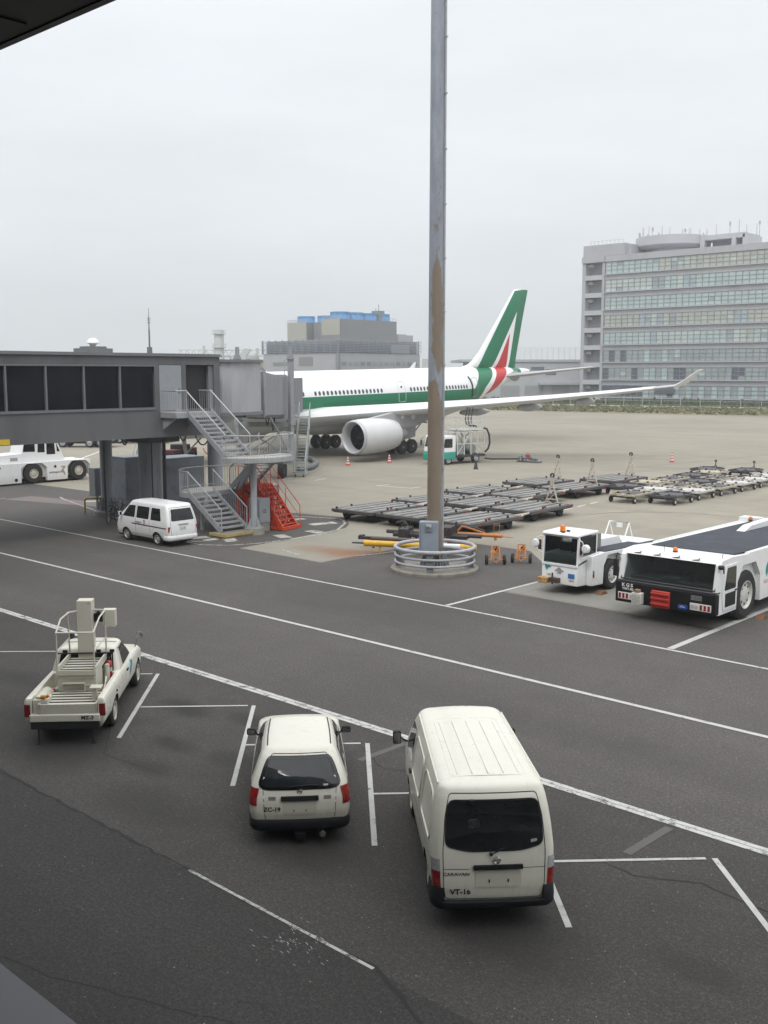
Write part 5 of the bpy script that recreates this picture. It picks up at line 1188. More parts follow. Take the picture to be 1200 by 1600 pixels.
b=MB(); b.box(-.7,.7,.3,4.3,.22,.34); b.cyl((-.5,.15,.24),(-.5,.9,.24),.035,.035,10); b.build('underbody',[ARCH],cv)
for y in (.98,3.72):
    wheel(cv,-.70,y,.325,.19,side=-1); wheel(cv,.70,y,.325,.19,side=1)
for sd_,s_ in (('left',-1),('right',1)):
    for poly in ([(3.14,1.15),(3.14,1.72),(3.62,1.72),(3.98,1.16)],):
        g=MB(); S.panel(g,sd_,poly,.005,r=.05); g.build('side_window',[VG],cv,30)
    for poly in ([(.38,1.10),(1.50,1.10),(1.50,1.72),(.55,1.72)],[(1.78,1.10),(2.92,1.10),(2.92,1.72),(1.78,1.72)]):
        b=MB(); S.panel(b,sd_,poly,-.0,r=.12,depth=.02)
        pp=resample(rpoly(poly,.14),.12); b.tube([S.on(sd_,u_,v_,.002) for u_,v_ in pp],.016,6,closed=True); b.build('side_panel',[CREAM],cv,60)
    b=MB(); b.box(s_*(S.sx(3.12,1.0)+.0),s_*(S.sx(3.12,1.0)+.03),3.12,3.26,.98,1.02); b.build('door_handle',[BP],cv,0)
mirror(cv,-.80,4.02,1.28,-1,.14,.22,.14); mirror(cv,.80,4.02,1.28,1,.14,.22,.12)
b=MB(); S.panel(b,'front',[(-.68,1.15),(.68,1.15),(.62,1.78),(-.62,1.78)],.006,r=.08); b.build('windscreen',[VG],cv,30)

# ===== cream estate car =====
ec=T('estate_car','small cream estate car with a black rear bumper seen from behind, ZC-19 on its tailgate','car',(-12.0,10.98,0),.83)
S=Shell([(.22,.14,4.1,.72,.70,.12,.2,0,.02,.03),(.36,.05,4.30,.79,.78,.14,.34,.012,.04,.08),(.55,.03,4.33,.825,.80,.16,.36,.02,.05,.10),(.72,.05,4.28,.832,.80,.17,.36,.018,.05,.10),(.80,.07,4.16,.825,.79,.17,.36,.018,.05,.10),(.90,.11,3.45,.805,.76,.18,.34,.02,.055,.14),(.95,.135,3.20,.795,.75,.18,.3,.02,.055,.14),(1.08,.22,2.95,.745,.71,.19,.28,.018,.06,.12),(1.22,.34,2.72,.69,.66,.20,.26,.016,.06,.1),(1.34,.46,2.42,.635,.61,.20,.24,.014,.06,.09),(1.41,.56,2.26,.58,.56,.2,.22,.012,.06,.08)])
b=S.build(roof=((.03,.018),(.07,.032),(.14,.045),(.28,.054),(.45,.058)),crown=.02); o=b.build('body',[CREAM,ARCH],ec,30); cut(o,archcut(.84,.29,.54)+archcut(3.32,.29,.54))
b=MB()
for s_ in (-1,1): b.tube([(s_*(.535+.012*math.sin(PI*i/12)-.02*(i/12)),.74+1.36*i/12,1.432) for i in range(13)],.012,6)
b.build('roof_gutter',[BP],ec)
b=MB(); S.seam(b,'rear',[(-.565,.42),(.565,.42),(.585,.60),(.60,.9),(.615,.98),(.52,1.25),(.46,1.38),(-.46,1.38),(-.52,1.25),(-.615,.98),(-.60,.9),(-.585,.60)],.010,.002,closed=True,r=.04)
for sd_ in ('left','right'):
    S.seam(b,sd_,[(1.30,.5),(1.45,.85)],.010); S.seam(b,sd_,[(2.12,.28),(2.12,.86)],.010); S.seam(b,sd_,[(3.0,.35),(3.02,.84)],.010)
b.build('panel_gap',[SEAM],ec,0)
wpts=[(-.665,.975),(-.55,.93),(.55,.93),(.665,.975),(.57,1.22),(.50,1.335),(-.50,1.335),(-.57,1.22)]
g=MB(); S.panel(g,'rear',wpts,.006,r=.05,step=.06); gl=g.build('rear_window',[M('estate_rear_glass',(.02,.024,.026),.04,var=.3,rvar=.01)],ec,40)
g=MB(); S.seam(g,'rear',wpts,.05,.0075,closed=True,r=.05); g.build('gasket',[M('black_glass_border',(.01,.01,.01),.1)],gl,0)
b=MB(); b.tube([(-.18,S.ry(-.18,.95)-.02,.955),(.15,S.ry(.15,.98)-.03,.985),(.30,S.ry(.3,.97)-.02,.965)],.007); b.build('wiper',[BLK],gl)
b=MB(); S.panel(b,'rear',[(.39,.955),(.47,.955),(.47,.98),(.39,.98)],.010,r=.006,depth=0,step=.05); b.build('sticker',[CLR],gl,0)
emblem(ec,(0,S.ry(0,.88)-.012,.885),.038)
b=MB(); S.panel(b,'rear',[(-.31,.745),(.31,.745),(.31,.815),(-.31,.815)],.03,r=.015,step=.06); b.build('tailgate_handle',[BP],ec)
for x in (-.455,.455):
    b=MB(); S.panel(b,'rear',[(x-.06,.755),(x+.06,.755),(x+.06,.81),(x-.06,.81)],.006,r=.008,step=.04); b.build('reverse_lamp',[M('grey_lamp',(.22,.22,.2),.2,coat=.4)],ec,0)
b=MB(); S.panel(b,'rear',[(-.28,.49),(.27,.49),(.27,.735),(-.28,.735)],.004,r=.05); b.build('plate_recess',[MATS['cream_recess']],ec,20)
b=MB()
for x in (-.10,.10): b.box(x-.007,x+.007,S.ry(x,.6)-.012,S.ry(x,.6)-.004,.565,.605)
b.build('plate_bolt',[BLK],ec,0)
text_mesh('ZC-19',.095,BLK,ec,(-.455,S.ry(-.455,.605)-.004,.605),(R(90-3),0,R(-4)),bold=.003,xs=1.1)
for s_ in (-1,1):
    b=MB(); RR=[]
    for i in range(11):
        z=.665+.27*i/10; h=S.half(z)[S.nr-1:S.nr+S.nc+3]; lo=.60+.03*abs(i-5)/5; row=[(s_*(x+.006),y-.006,z) for x,y in h if x>lo]; RR.append(row)
    m_=min(len(r) for r in RR); RR=[r[-m_:] for r in RR]
    for i in range(10):
        for j in range(m_-1): b.add([RR[i][j],RR[i][j+1],RR[i+1][j+1],RR[i+1][j]],[(0,1,2,3)])
    b.build('tail_lamp',[RL],ec,60)
b=wrap(S,[(.24,-.05),(.24,.02),(.29,.055),(.40,.055),(.435,.02),(.435,-.04)],.50); b.build('bumper',[BP],ec,45)
b=MB(); b.lathe([(.052,0),(.058,.02),(.052,.16),(.03,.2)],16,0,Matrix.Translation((.37,-.13,.215))@Matrix.Rotation(-PI/2,4,'X')); b.lathe([(.045,.01),(0,.03)],14,1,Matrix.Translation((.37,-.13,.215))@Matrix.Rotation(-PI/2,4,'X')); b.build('exhaust',[CHR,ARCH],ec); b=MB(); b.box(-.08,.10,-.05,.3,.10,.20); b.build('tow_hook',[BP],ec,0)
b=MB(); b.box(-.66,.66,.2,4.0,.15,.26); b.build('underbody',[ARCH],ec,0)
for y in (.84,3.32):
    wheel(ec,-.70,y,.285,.165,RIMG,-1); wheel(ec,.70,y,.285,.165,RIMG,1)
for sd_ in ('left','right'):
    for poly in ([(.62,.94),(1.36,.93),(1.40,1.33),(.85,1.33)],[(1.44,.93),(2.06,.93),(2.06,1.35),(1.47,1.35)],[(2.13,.93),(2.90,.93),(2.42,1.34),(2.13,1.35)]):
        g=MB(); S.panel(g,sd_,poly,.005,r=.03,step=.07); g.build('side_window',[VG],ec,30)
mirror(ec,-.76,2.72,.98,-1,.17,.12,.06,rr=.04); mirror(ec,.76,2.72,.98,1,.17,.12,.06,rr=.04)
g=MB(); S.panel(g,'front',[(-.62,.98),(.62,.98),(.52,1.33),(-.52,1.33)],.006,r=.05); g.build('windscreen',[VG],ec,30)

# ===== small white van by the walkway =====
# side of the van lies along the road; nose to -X, tail towards +X
sv_=T('small_van','small white passenger van with dark windows parked under the walkway stair','van',(-37.72,27.66,0),R(90))
sv_.scale=(1.03,1.09,1.04)
S=Shell([(.28,.08,3.85,.70,.70,.12,.2,0,.02,.04),(.42,.02,3.95,.76,.75,.13,.3,.01,.02,.06),(.66,.02,3.97,.79,.77,.13,.34,.014,.025,.08),(.95,.04,3.88,.80,.77,.14,.34,.014,.03,.09),(1.10,.06,3.74,.79,.755,.14,.34,.01,.035,.10),(1.35,.12,3.42,.75,.715,.15,.30,.008,.04,.12),(1.60,.20,3.12,.705,.67,.16,.28,.008,.04,.12),(1.76,.27,2.96,.665,.63,.16,.26,.006,.04,.12)])
b=S.build(roof=((.03,.03),(.08,.05),(.18,.068),(.35,.08),(.5,.084))); o=b.build('body',[WHITE,ARCH],sv_,38); cut(o,archcut(.86,.29,.5)+archcut(3.07,.29,.5))
wp=[(-.60,1.12),(.60,1.12),(.53,1.62),(-.53,1.62)]
g=MB(); S.panel(g,'rear',wp,.006,r=.06); g.build('rear_window',[VG],sv_,30)
for sd_ in ('left','right'):
    for poly in ([(.52,1.10),(1.25,1.10),(1.25,1.62),(.66,1.62)],[(1.40,1.10),(2.28,1.10),(2.28,1.62),(1.40,1.62)],[(2.42,1.10),(3.32,1.10),(2.92,1.60),(2.42,1.62)]):
        g=MB(); S.panel(g,sd_,poly,.005,r=.05); g.build('side_window',[VG],sv_,30)
b=MB(); S.panel(b,'left',[(.15,.78),(2.62,.80),(2.62,.85),(.15,.83)],.003,r=.01,depth=0); b.build('stripe',[M('dark_stripe',(.05,.04,.045),.5)],sv_,0)
b=MB()
for sd_ in ('left','right'):
    S.seam(b,sd_,[(2.34,.4),(2.34,1.7)],.014); S.seam(b,sd_,[(1.33,.4),(1.33,1.7)],.012); S.seam(b,sd_,[(3.4,1.1),(3.45,.7)],.012)
S.seam(b,'rear',[(-.62,.5),(.62,.5),(.66,1.0),(.58,1.68),(-.58,1.68),(-.66,1.0)],.014,.002,closed=True,r=.05); b.build('panel_gap',[SEAM],sv_,0)
b=MB(); S.panel(b,'rear',[(-.25,.93),(.25,.93),(.25,.99),(-.25,.99)],.02,r=.015); b.build('tailgate_handle',[M('grey_trim',(.3,.3,.3),.4)],sv_)
b=MB(); S.panel(b,'rear',[(-.20,.72),(.14,.72),(.14,.88),(-.20,.88)],.012,r=.008); b.build('number_plate',[M('plate_paint',(.62,.64,.60),.5)],sv_,0); text_mesh('26-38',.10,M('plate_green',(.05,.16,.09),.5),sv_,(-.03,S.ry(0,.8)-.016,.79),(R(90),0,0))
for s_ in (-1,1):
    b=MB(); b.cbox((s_*.715,.075,.77),(.10,.10,.24)); b.build('tail_lamp',[RL],sv_,bevel=.015)
b=wrap(S,[(.28,-.04),(.28,.02),(.32,.05),(.47,.05),(.50,.02),(.50,-.04)],.50); b.build('bumper',[WHITE],sv_,45)
for y in (.86,3.07): wheel(sv_,-.68,y,.285,.16,RIMG,-1); wheel(sv_,.68,y,.285,.16,RIMG,1)
b=MB(); b.box(-.64,.64,.2,3.8,.2,.3); b.build('underbody',[ARCH],sv_,0)
text_mesh('swissport',.12,M('logo_dark',(.06,.05,.055),.5),sv_,(-.825,2.10,.93),(R(90),0,R(-90)))
b=MB(); b.prism([(1.62,.86),(1.72,.86),(1.66,.95),(1.74,1.04),(1.60,1.04),(1.66,.95)],'x',-.828,-.824); b.build('emblem',[M('logo_red',(.4,.04,.04),.5)],sv_,0)
g=MB(); S.panel(g,'front',[(-.60,1.12),(.60,1.12),(.54,1.68),(-.54,1.68)],.006,r=.08); g.build('windscreen',[VG],sv_,30)
mirror(sv_,-.74,3.32,1.2,-1,.14,.18,.08,WHITE); mirror(sv_,.74,3.32,1.2,1,.14,.18,.08,WHITE)
# ===== cream pickup with a lift platform =====
pk=T('lift_pickup','cream pickup truck with a railed lift platform in its bed, MZ-3 on its rear','pickup',(-19.0,10.8,0),.808)
S=Shell([(.34,.10,4.7,.72,.72,.06,.2,.01,.01,.03),(.46,.02,4.86,.80,.78,.06,.3,.015,.01,.06),(.66,.0,4.88,.835,.80,.06,.34,.015,.01,.09),(.82,.0,4.84,.84,.80,.06,.34,.015,.01,.10),(.90,.0,4.70,.835,.78,.06,.34,.015,.01,.12),(.955,.01,4.3,.82,.75,.05,.32,.015,.01,.14),(.99,.03,3.85,.80,.73,.05,.3,.012,.01,.14)])
b=S.build(roof=((.02,.006),)); o=b.build('body',[CREAM,ARCH],pk,35)
c1=MB(); c1.box(-.68,.68,-.3,1.86,.60,1.4); c2=MB(); c2.box(-.60,.60,-.4,.15,.30,.60)
cut(o,archcut(1.16,.335,.56)+archcut(4.10,.335,.56)+[(c1,CREAM)])
CB=Shell([(.95,2.0,3.86,.77,.73,.12,.3,.01,.02,.12),(1.05,2.02,3.70,.755,.71,.12,.28,.01,.02,.12),(1.30,2.09,3.32,.695,.66,.13,.24,.008,.02,.1),(1.46,2.14,3.10,.645,.62,.13,.22,.006,.02,.08)])
b=CB.build(roof=((.03,.025),(.08,.04),(.18,.052),(.35,.058),(.5,.06))); cab_=b.build('cab',[CREAM],pk,35)
g=MB(); CB.panel(g,'rear',[(-.60,1.05),(.60,1.05),(.56,1.40),(-.56,1.40)],.006,r=.05); g.build('rear_window',[VG],pk,30)
g=MB(); CB.panel(g,'front',[(-.60,1.05),(.60,1.05),(.52,1.42),(-.52,1.42)],.006,r=.05); g.build('windscreen',[VG],pk,30)
for sd_ in ('left','right'):
    g=MB(); CB.panel(g,sd_,[(2.42,1.02),(3.45,1.02),(3.12,1.42),(2.46,1.42)],.006,r=.04); g.build('side_window',[VG],pk,30)
b=MB()
for sd_ in ('left','right'):
    S.seam(b,sd_,[(3.58,.36),(3.58,.95)],.010,.003); S.seam(b,sd_,[(2.35,.36),(2.35,.97)],.010,.003); S.seam(b,sd_,[(1.95,.5),(1.95,.98)],.012,.003); CB.seam(b,sd_,[(2.36,1.0),(2.40,1.44)],.010)
b.build('panel_gap',[SEAM],pk,0)
b=MB(); b.tube([(.69,2.3+.06*i,1.45) for i in range(12)],.008); b.tube([(-.60+.1*i,2.62,1.523-.03*abs(-.6+.1*i)**2) for i in range(13)],.006); b.build('roof_seam',[BP],pk)
b=MB(); b.box(S.sx(2.55,.86)-.0,S.sx(2.55,.86)+.025,2.5,2.64,.84,.88); b.build('door_handle',[BP],pk,0)
TEAL=M('teal_logo',(.02,.20,.30),.45); 
b=MB(); S.panel(b,'right',[(2.86,.62),(3.05,.66),(3.22,.84),(3.34,.90),(3.16,.91),(3.10,.96),(3.0,.84),(2.9,.80)],.004,r=.01,depth=0,step=.04); b.build('logo',[TEAL],pk,0)
for s_ in (-1,1):
    b=MB(); b.cbox((s_*.765,.045,.74),(.13,.11,.27)); b.build('tail_lamp',[M('dark_red_lamp',(.20,.012,.012),.15,var=.3,scale=10,coat=.5)],pk,bevel=.015)
b=MB(); b.box(-.72,.72,-.05,.10,.50,.66); bo=b.build('rear_sill',[CREAM],pk,bevel=.02)
text_mesh('MZ-3',.105,BLK,pk,(.47,-.056,.585),(R(90),0,0),bold=.003,xs=1.1)
b=MB(); b.box(-.70,.70,-.02,.25,.34,.49); b.box(-.62,.62,.2,4.6,.26,.42)
for s_ in (-1,1): b.cyl((s_*.56,.05,.0),(s_*.56,.05,.45),.022,.022,8); b.cyl((s_*.56,.05,0),(s_*.56,.05,.02),.06,.06,12)
b.cyl((-.4,.3,.36),(.4,.3,.36),.12,.12,14); b.build('chassis',[M('chassis_black',(.018,.018,.018),.7,var=.3,scale=6)],pk)
for y in (1.16,4.10): wheel(pk,-.71,y,.335,.20,side=-1,holes=8); wheel(pk,.71,y,.335,.20,side=1,holes=8)
for s_ in (1,-1):
    b=MB(); x0=s_*.70; b.tube([(x0,4.28,.90),(x0+s_*.05,4.30,1.10),(x0+s_*.10,4.30,1.20)],.014); b.lathe([(0,-.06),(.05,-.055),(.085,-.02),(.09,.02),(.08,.03),(0,.03)],16,0,Matrix.Translation((x0+s_*.13,4.28,1.24))@Matrix.Rotation(R(90),4,'X')); b.build('fender_mirror',[M('mirror_steel',(.2,.2,.2),.15,.8)],pk)
LP=M('lift_cream',(.60,.58,.49),.5,var=.06,scale=3,dirt=((.38,.34,.27),4,.57,.5)); SL=M('slat_gap_dark',(.025,.02,.02),.9)
b=MB(); b.box(-.50,.62,.02,.95,.80,.845); dk=b.build('rear_deck',[SL],pk,0)
b=MB()
for k in range(5): b.box(-.50,.62,.05+k*.185,.135+k*.185,.846,.856)
b.box(-.52,.64,-.02,.03,.66,.87); b.box(-.54,-.50,-.02,.95,.66,.88); b.box(.62,.66,-.02,.95,.66,.88); b.build('deck_slat',[LP],dk,0)
b=MB(); b.box(-.36,.46,.95,1.62,.62,1.22); b.box(-.30,.40,.915,.95,.98,1.0); b.box(-.34,.44,.93,.95,1.13,1.2); b.build('lift_housing',[LP],pk,bevel=.01)
b=MB(); b.tube([(-.24,.90,1.05),(.22,.90,1.05),(.22,.90,.87),(-.24,.90,.87)],.014); 
for k in range(3): b.box(-.24,.22,.80+k*.05,.83+k*.05,1.05,1.065)
b.build('step',[LP],pk)
b=MB(); b.box(-.36,.46,.90,2.16,1.26,1.285); pf=b.build('platform',[SL],pk,0)
b=MB()
for k in range(6): b.box(-.33,.43,.95+k*.20,1.04+k*.20,1.286,1.296)
b.box(-.37,-.335,.9,2.16,1.24,1.40); b.box(.435,.47,.9,2.16,1.24,1.40); b.box(-.37,.47,.885,.92,1.22,1.33); b.build('platform_slat',[LP],pf,0)
b=MB(); r_=.019
b.tube([(-.35,.92,1.3),(-.35,.92,2.16),(.44,.92,2.16),(.44,.92,1.3)],r_,8)
b.tube([(-.35,.92,2.16),(-.35,1.35,2.36),(-.30,1.9,2.38),(-.1,2.1,2.38)],r_,8); b.tube([(.44,.92,2.16),(.46,1.5,2.36),(.46,2.1,2.38),(.2,2.16,2.38)],r_,8)
b.tube([(-.35,.92,1.75),(-.35,2.1,1.75)],r_*.8); b.tube([(.44,.92,1.75),(.46,2.1,1.75)],r_*.8); b.tube([(.46,2.1,1.3),(.46,2.1,2.38)],r_); b.tube([(-.35,2.1,1.3),(-.33,1.9,2.38)],r_)
b.build('railing',[LP],pk)
b=MB(); b.box(-.15,.19,2.0,2.30,1.26,2.62); b.build('mast',[M('mast_cream',(.62,.60,.51),.45,var=.03)],pk,bevel=.012)
b=MB(); b.box(.10,.14,1.995,1.999,2.55,2.565); b.build('mast_mark',[BLK],pk,0)
b=MB(); b.box(.40,.68,2.12,2.32,1.98,2.38); b.build('control_box',[M('mast_cream',(0,0,0))],pk,bevel=.012)
b=MB(); b.box(.2,.40,2.15,2.28,2.1,2.28); b.tube([(.25,2.2,2.28),(.3,2.1,2.34),(.36,2.2,2.26)],.02); b.build('valve_block',[BP],pk)
b=MB(); b.cyl((-.60,.42,.80),(-.60,1.0,.80),.15,.15,18); b.box(-.66,-.36,.05,.45,.62,.95); b.box(-.62,-.42,.12,.3,.95,1.0); b.build('tank',[LP],pk,30,bevel=.008)
b=MB(); b.cyl((-.50,.08,1.01),(-.42,.08,1.01),.04,.04,10); b.cyl((-.40,.1,1.0),(-.34,.1,1.03),.035,.035,10); b.build('orange_valve',[M('orange_plastic',(.62,.25,.02),.4)],pk)
b=MB(); b.box(.50,.60,.30,.40,.62,1.10); b.box(.46,.70,.26,.50,1.10,1.13); b.tube([(.66,.5,.8),(.70,.75,1.1),(.64,1.1,1.12),(.62,1.3,.85)],.016); b.cyl((.56,1.65,.62),(.56,1.65,1.25),.05,.05,10); b.cyl((.48,1.75,.62),(.48,1.75,1.2),.025,.025,8); b.build('lift_post',[LP],pk)
def extinguisher(x,y,z,h=.42,r=.07,lying=False):
    b=MB(); m_=Matrix.Translation((x,y,z))@(Matrix.Rotation(R(80),4,'Y') if lying else Matrix.Identity(4))
    b.lathe([(0,0),(r,.01),(r,h*.36),(r,h*.36),(r,h*.58),(r,h*.58),(r,h*.8),(r*.6,h*.92),(r*.25,h*.95),(r*.25,h),(0,h)],18,0,m_)
    for i,f in enumerate(b.f): 
        if 18*3<=i<18*5: b.mi[i]=1
    b.lathe([(0,h),(r*.4,h),(r*.4,h*1.12),(0,h*1.14)],10,2,m_); return b.build('extinguisher',[M('extinguisher_red',(.38,.02,.025),.3,coat=.4),M('extinguisher_label',(.35,.5,.42),.5),BLK],pk)
extinguisher(.56,1.86,.88); extinguisher(.40,1.2,.70,lying=True); extinguisher(-.62,1.35,.74,.34,lying=True)
b=MB(); 
for x in (-.45,-.1,.30,.60): b.box(x-.05,x+.05,2.02,2.06,1.42,1.48); b.cyl((x,2.0,1.40),(x,2.06,1.40),.03,.03,8)
b.tube([(-.62,1.97,1.0),(-.62,1.97,1.42),(.62,1.97,1.42),(.62,1.97,1.0)],.016); b.build('cab_guard',[BP],pk)

# ===== big low towbarless tractor =====
bt=T('aircraft_tractor','long low white aircraft tractor with black deck and bumper, KGS on its front','tractor',(-14.82,28.88,0))
TBK=M('tractor_black',(.009,.009,.010),.5,var=.3,spec=.25); DKB=M('deck_grip_black',(.030,.034,.045),.8,var=.35,scale=.9,dirt=((.05,.06,.085),1.3,.5,.6),bump=.3,bscale=40)
hw=1.66
# side walls with the wheel opening
prof=[(.10,.50),(1.38,.50),(1.42,1.35),(1.78,1.82),(2.72,1.82),(3.10,1.35),(3.14,.50),(9.3,.62),(9.3,1.98),(2.2,2.12),(.95,2.18),(.30,2.14),(.18,2.0),(.04,1.24),(.04,.9)]
b=MB()
for s_ in (-1,1): b.prism(prof,'x',s_*hw,s_*(hw-.16))
b.prism([(.08,1.16),(.08,1.26),(.36,2.03),(.42,2.12),(.9,2.15),(.9,1.16)],'x',-hw+.16,-hw+.161) 
b.box(-hw+.16,hw-.16,.9,2.25,1.9,2.16); b.prism([(.24,2.03),(.34,2.14),(.95,2.175),(.95,2.03)],'x',-hw+.16,hw-.16); b.box(-hw+.16,hw-.16,2.25,9.3,.7,2.02)
b.box(-hw+.16,hw-.16,.5,2.25,.5,1.1); b.box(-hw+.16,hw-.16,1.6,2.25,1.1,1.9)
b.build('body',[WHITE],bt,25,bevel=.02)
b=MB(); b.prism([(1.45,2.10),(9.1,2.04),(9.1,2.13),(1.45,2.185)],'x',-1.30,1.50); b.build('deck',[DKB],bt,0)
b=MB()
for s_ in (-1,1): b.prism([(2.2,2.05),(9.3,2.0),(9.3,2.15),(2.2,2.16)],'x',s_*(hw-.001),s_*(hw-(.05 if s_<0 else .19)))
b.box(-hw+.05,-1.305,2.2,9.1,2.02,2.11); b.box(1.505,hw-.16,2.2,9.1,2.02,2.11); b.prism([(6.2,2.11),(8.8,2.11),(8.8,2.36),(6.9,2.30)],'x',-.62,-.32); b.box(-.6,.1,8.6,9.3,2.03,2.34)
b.box(-hw,-.9,8.9,9.4,1.9,2.3); b.build('deck_edge',[WHITE],bt,0,bevel=.01)
b=MB(); b.box(-hw-.01,hw+.01,-.12,.16,.52,1.16); bu=b.build('bumper',[TBK],bt,bevel=.03,seg=3)
b=MB(); b.box(-hw-.005,hw+.005,-.10,.22,1.165,1.215); b.build('bumper_trim',[M('rubber_grey',(.035,.035,.038),.5)],bt,bevel=.01)
g=MB(); g.add([(-hw+.10,.07,1.26),(hw-.10,.07,1.26),(hw-.16,.34,2.03),(-hw+.16,.34,2.03)],[(0,1,2,3)]); g.add([(-hw+.10,.095,1.26),(hw-.10,.095,1.26),(hw-.16,.365,2.03),(-hw+.16,.365,2.03)],[(3,2,1,0)])
def clear_glass(name,tint=(.62,.665,.66)):
    m,t,b=base_mat(name); b.inputs['Base Color'].default_value=(*tint,1); b.inputs['Roughness'].default_value=.02; b.inputs['Transmission Weight'].default_value=0
    tr=t.nodes.new('ShaderNodeBsdfTransparent'); tr.inputs[0].default_value=(*tint,1); mxs=t.nodes.new('ShaderNodeMixShader'); fr=t.nodes.new('ShaderNodeFresnel'); fr.inputs[0].default_value=1.5
    gl=t.nodes.new('ShaderNodeBsdfGlossy'); gl.inputs['Roughness'].default_value=.03
    t.links.new(fr.outputs[0],mxs.inputs[0]); t.links.new(tr.outputs[0],mxs.inputs[1]); t.links.new(gl.outputs[0],mxs.inputs[2]); t.links.new(mxs.outputs[0],t.nodes['Material Output'].inputs[0]); MATS[name]=m; return m
CG=clear_glass('clear_cab_glass'); wsn=g.build('windscreen',[CG],bt,0)
b=MB(); 
for p,q in (((-hw+.09,.055,1.25),(hw-.09,.055,1.25)),((hw-.09,.055,1.25),(hw-.15,.33,2.05)),((-hw+.15,.33,2.05),(hw-.15,.33,2.05)),((-hw+.09,.055,1.25),(-hw+.15,.33,2.05))): b.tube([p,q],.028,6)
b.build('gasket',[BLK],wsn)
b=MB(); b.box(-hw+.17,hw-.17,.5,1.6,1.08,1.30); b.box(-.4,.2,.45,1.0,1.3,1.42); b.build('dashboard',[M('dash_grey',(.13,.13,.13),.7)],bt,bevel=.02)
for x in (-.95,.55):
    b=MB(); b.box(x-.25,x+.25,.9,1.4,1.1,1.28); b.box(x-.25,x+.25,1.35,1.48,1.25,1.75); b.build('seat',[M('seat_red_brown',(.10,.03,.03),.8) if x>0 else BLK],bt,bevel=.04)
b=MB(); b.tube([(.55+.2*math.cos(2*PI*k/18),.62+.08*math.sin(2*PI*k/18),1.5+.17*math.sin(2*PI*k/18)) for k in range(18)],.015,6,closed=True); b.cyl((.55,.7,1.5),(.55,.6,1.3),.02,.02,6); b.build('steering_wheel',[BLK],bt)
b=MB()
for x in (-.98,-.32,.33,.98):
    b.tube([(x,.2,2.16),(x-.05,.26,2.10),(x-.5,.30,2.015)],.016); b.tube([(x-.75,.285,1.99),(x-.15,.29,2.0)],.010)
b.build('wiper',[BLK],bt)
def beacon(parent,x,y,z,r=.075,h=.14):
    b=MB(); b.cyl((x,y,z),(x,y,z+.03),r*1.1,r*1.1,14,1); b.lathe([(r,z+.03),(r*.95,z+h*.8),(r*.6,z+h),(0,z+h)],16,0,Matrix.Translation((x,y,0))); return b.build('beacon',[AMB,BLK],parent)
beacon(bt,-.1,.75,2.17); beacon(bt,-1.2,8.9,2.2)
b=MB(); b.cyl((-.38,.55,2.16),(-.38,.55,2.38),.008,.008,5); b.cyl((1.5,.6,2.16),(1.52,.6,2.3),.01,.01,5); b.build('aerial',[BLK],bt)
def lampset(x,rev):
    b=MB(); b.box(x-.34,x+.34,-.145,-.12,.62,.84); o=b.build('headlight_frame',[M('lamp_frame_white',(.62,.62,.6),.5)],bt,bevel=.01)
    for i in range(5):
        xx=x-.27+i*.125 if not rev else x+.27-i*.125; b=MB()
        if i<3: b.box(xx-.038,xx+.038,-.152,-.143,.65,.81); b.build('red_lamp',[RL],o,0)
        else: b.cyl((xx+(.03 if not rev else -.03),-.155,.73),(xx+(.03 if not rev else -.03),-.14,.73),.062,.062,18); b.build('headlight',[CLR],o)
lampset(-1.22,False); lampset(1.22,True)
text_mesh('K G S',.145,M('white_paint_text',(.7,.7,.7),.6),bt,(-1.25,-.124,1.075),(R(90),0,0),bold=.006,xs=1.1); text_mesh('TWT-02',.105,MATS['white_paint_text'],bt,(-1.23,-.124,.955),(R(90),0,0),bold=.004,xs=1.05)
b=MB(); b.box(-.38,.24,-.22,-.12,.53,1.06); rp=b.build('tow_pad',[M('pad_red',(.42,.03,.02),.5,var=.12,dirt=((.2,.02,.02),4,.55,.6))],bt,bevel=.03)
b=MB()
for z in (.66,.83,.98): b.box(-.38,.24,-.26,-.22,z-.05,z+.02); 
b.build('pad_rib',[MATS['pad_red']],rp,bevel=.015)
b=MB(); b.box(-.98,-.66,-.34,-.13,.56,.92); b.box(-.90,-.74,-.32,-.16,.92,1.02,1); wl=b.build('work_lamp',[M('work_lamp_white',(.6,.6,.56),.5),M('brown_bracket',(.25,.16,.1),.7)],bt,bevel=.01)
b=MB()
for k in range(6): b.box(-.96,-.68,-.345,-.341,.60+k*.045,.615+k*.045)
b.build('lamp_grille',[M('grille_grey',(.25,.25,.24),.6)],wl,0)
b=MB(); b.prism(rpoly([(.48,.60),(.80,.60),(.80,.74),(.48,.74)],.05),'y',-.13,-.121); b.build('blue_badge',[M('badge_blue',(.01,.06,.28),.4)],bt); bb_=MB(); bb_.box(.54,.72,-.134,-.1305,.655,.668); bb_.box(.57,.68,-.134,-.1305,.69,.70); bb_.build('badge_mark',[MATS['white_paint_text']],bt,0)
b=MB()
for k in range(5): b.box(.90,1.25,-.128,-.121,.93+k*.032,.945+k*.032)
b.build('front_grille',[MATS['grille_grey']],bt,0)
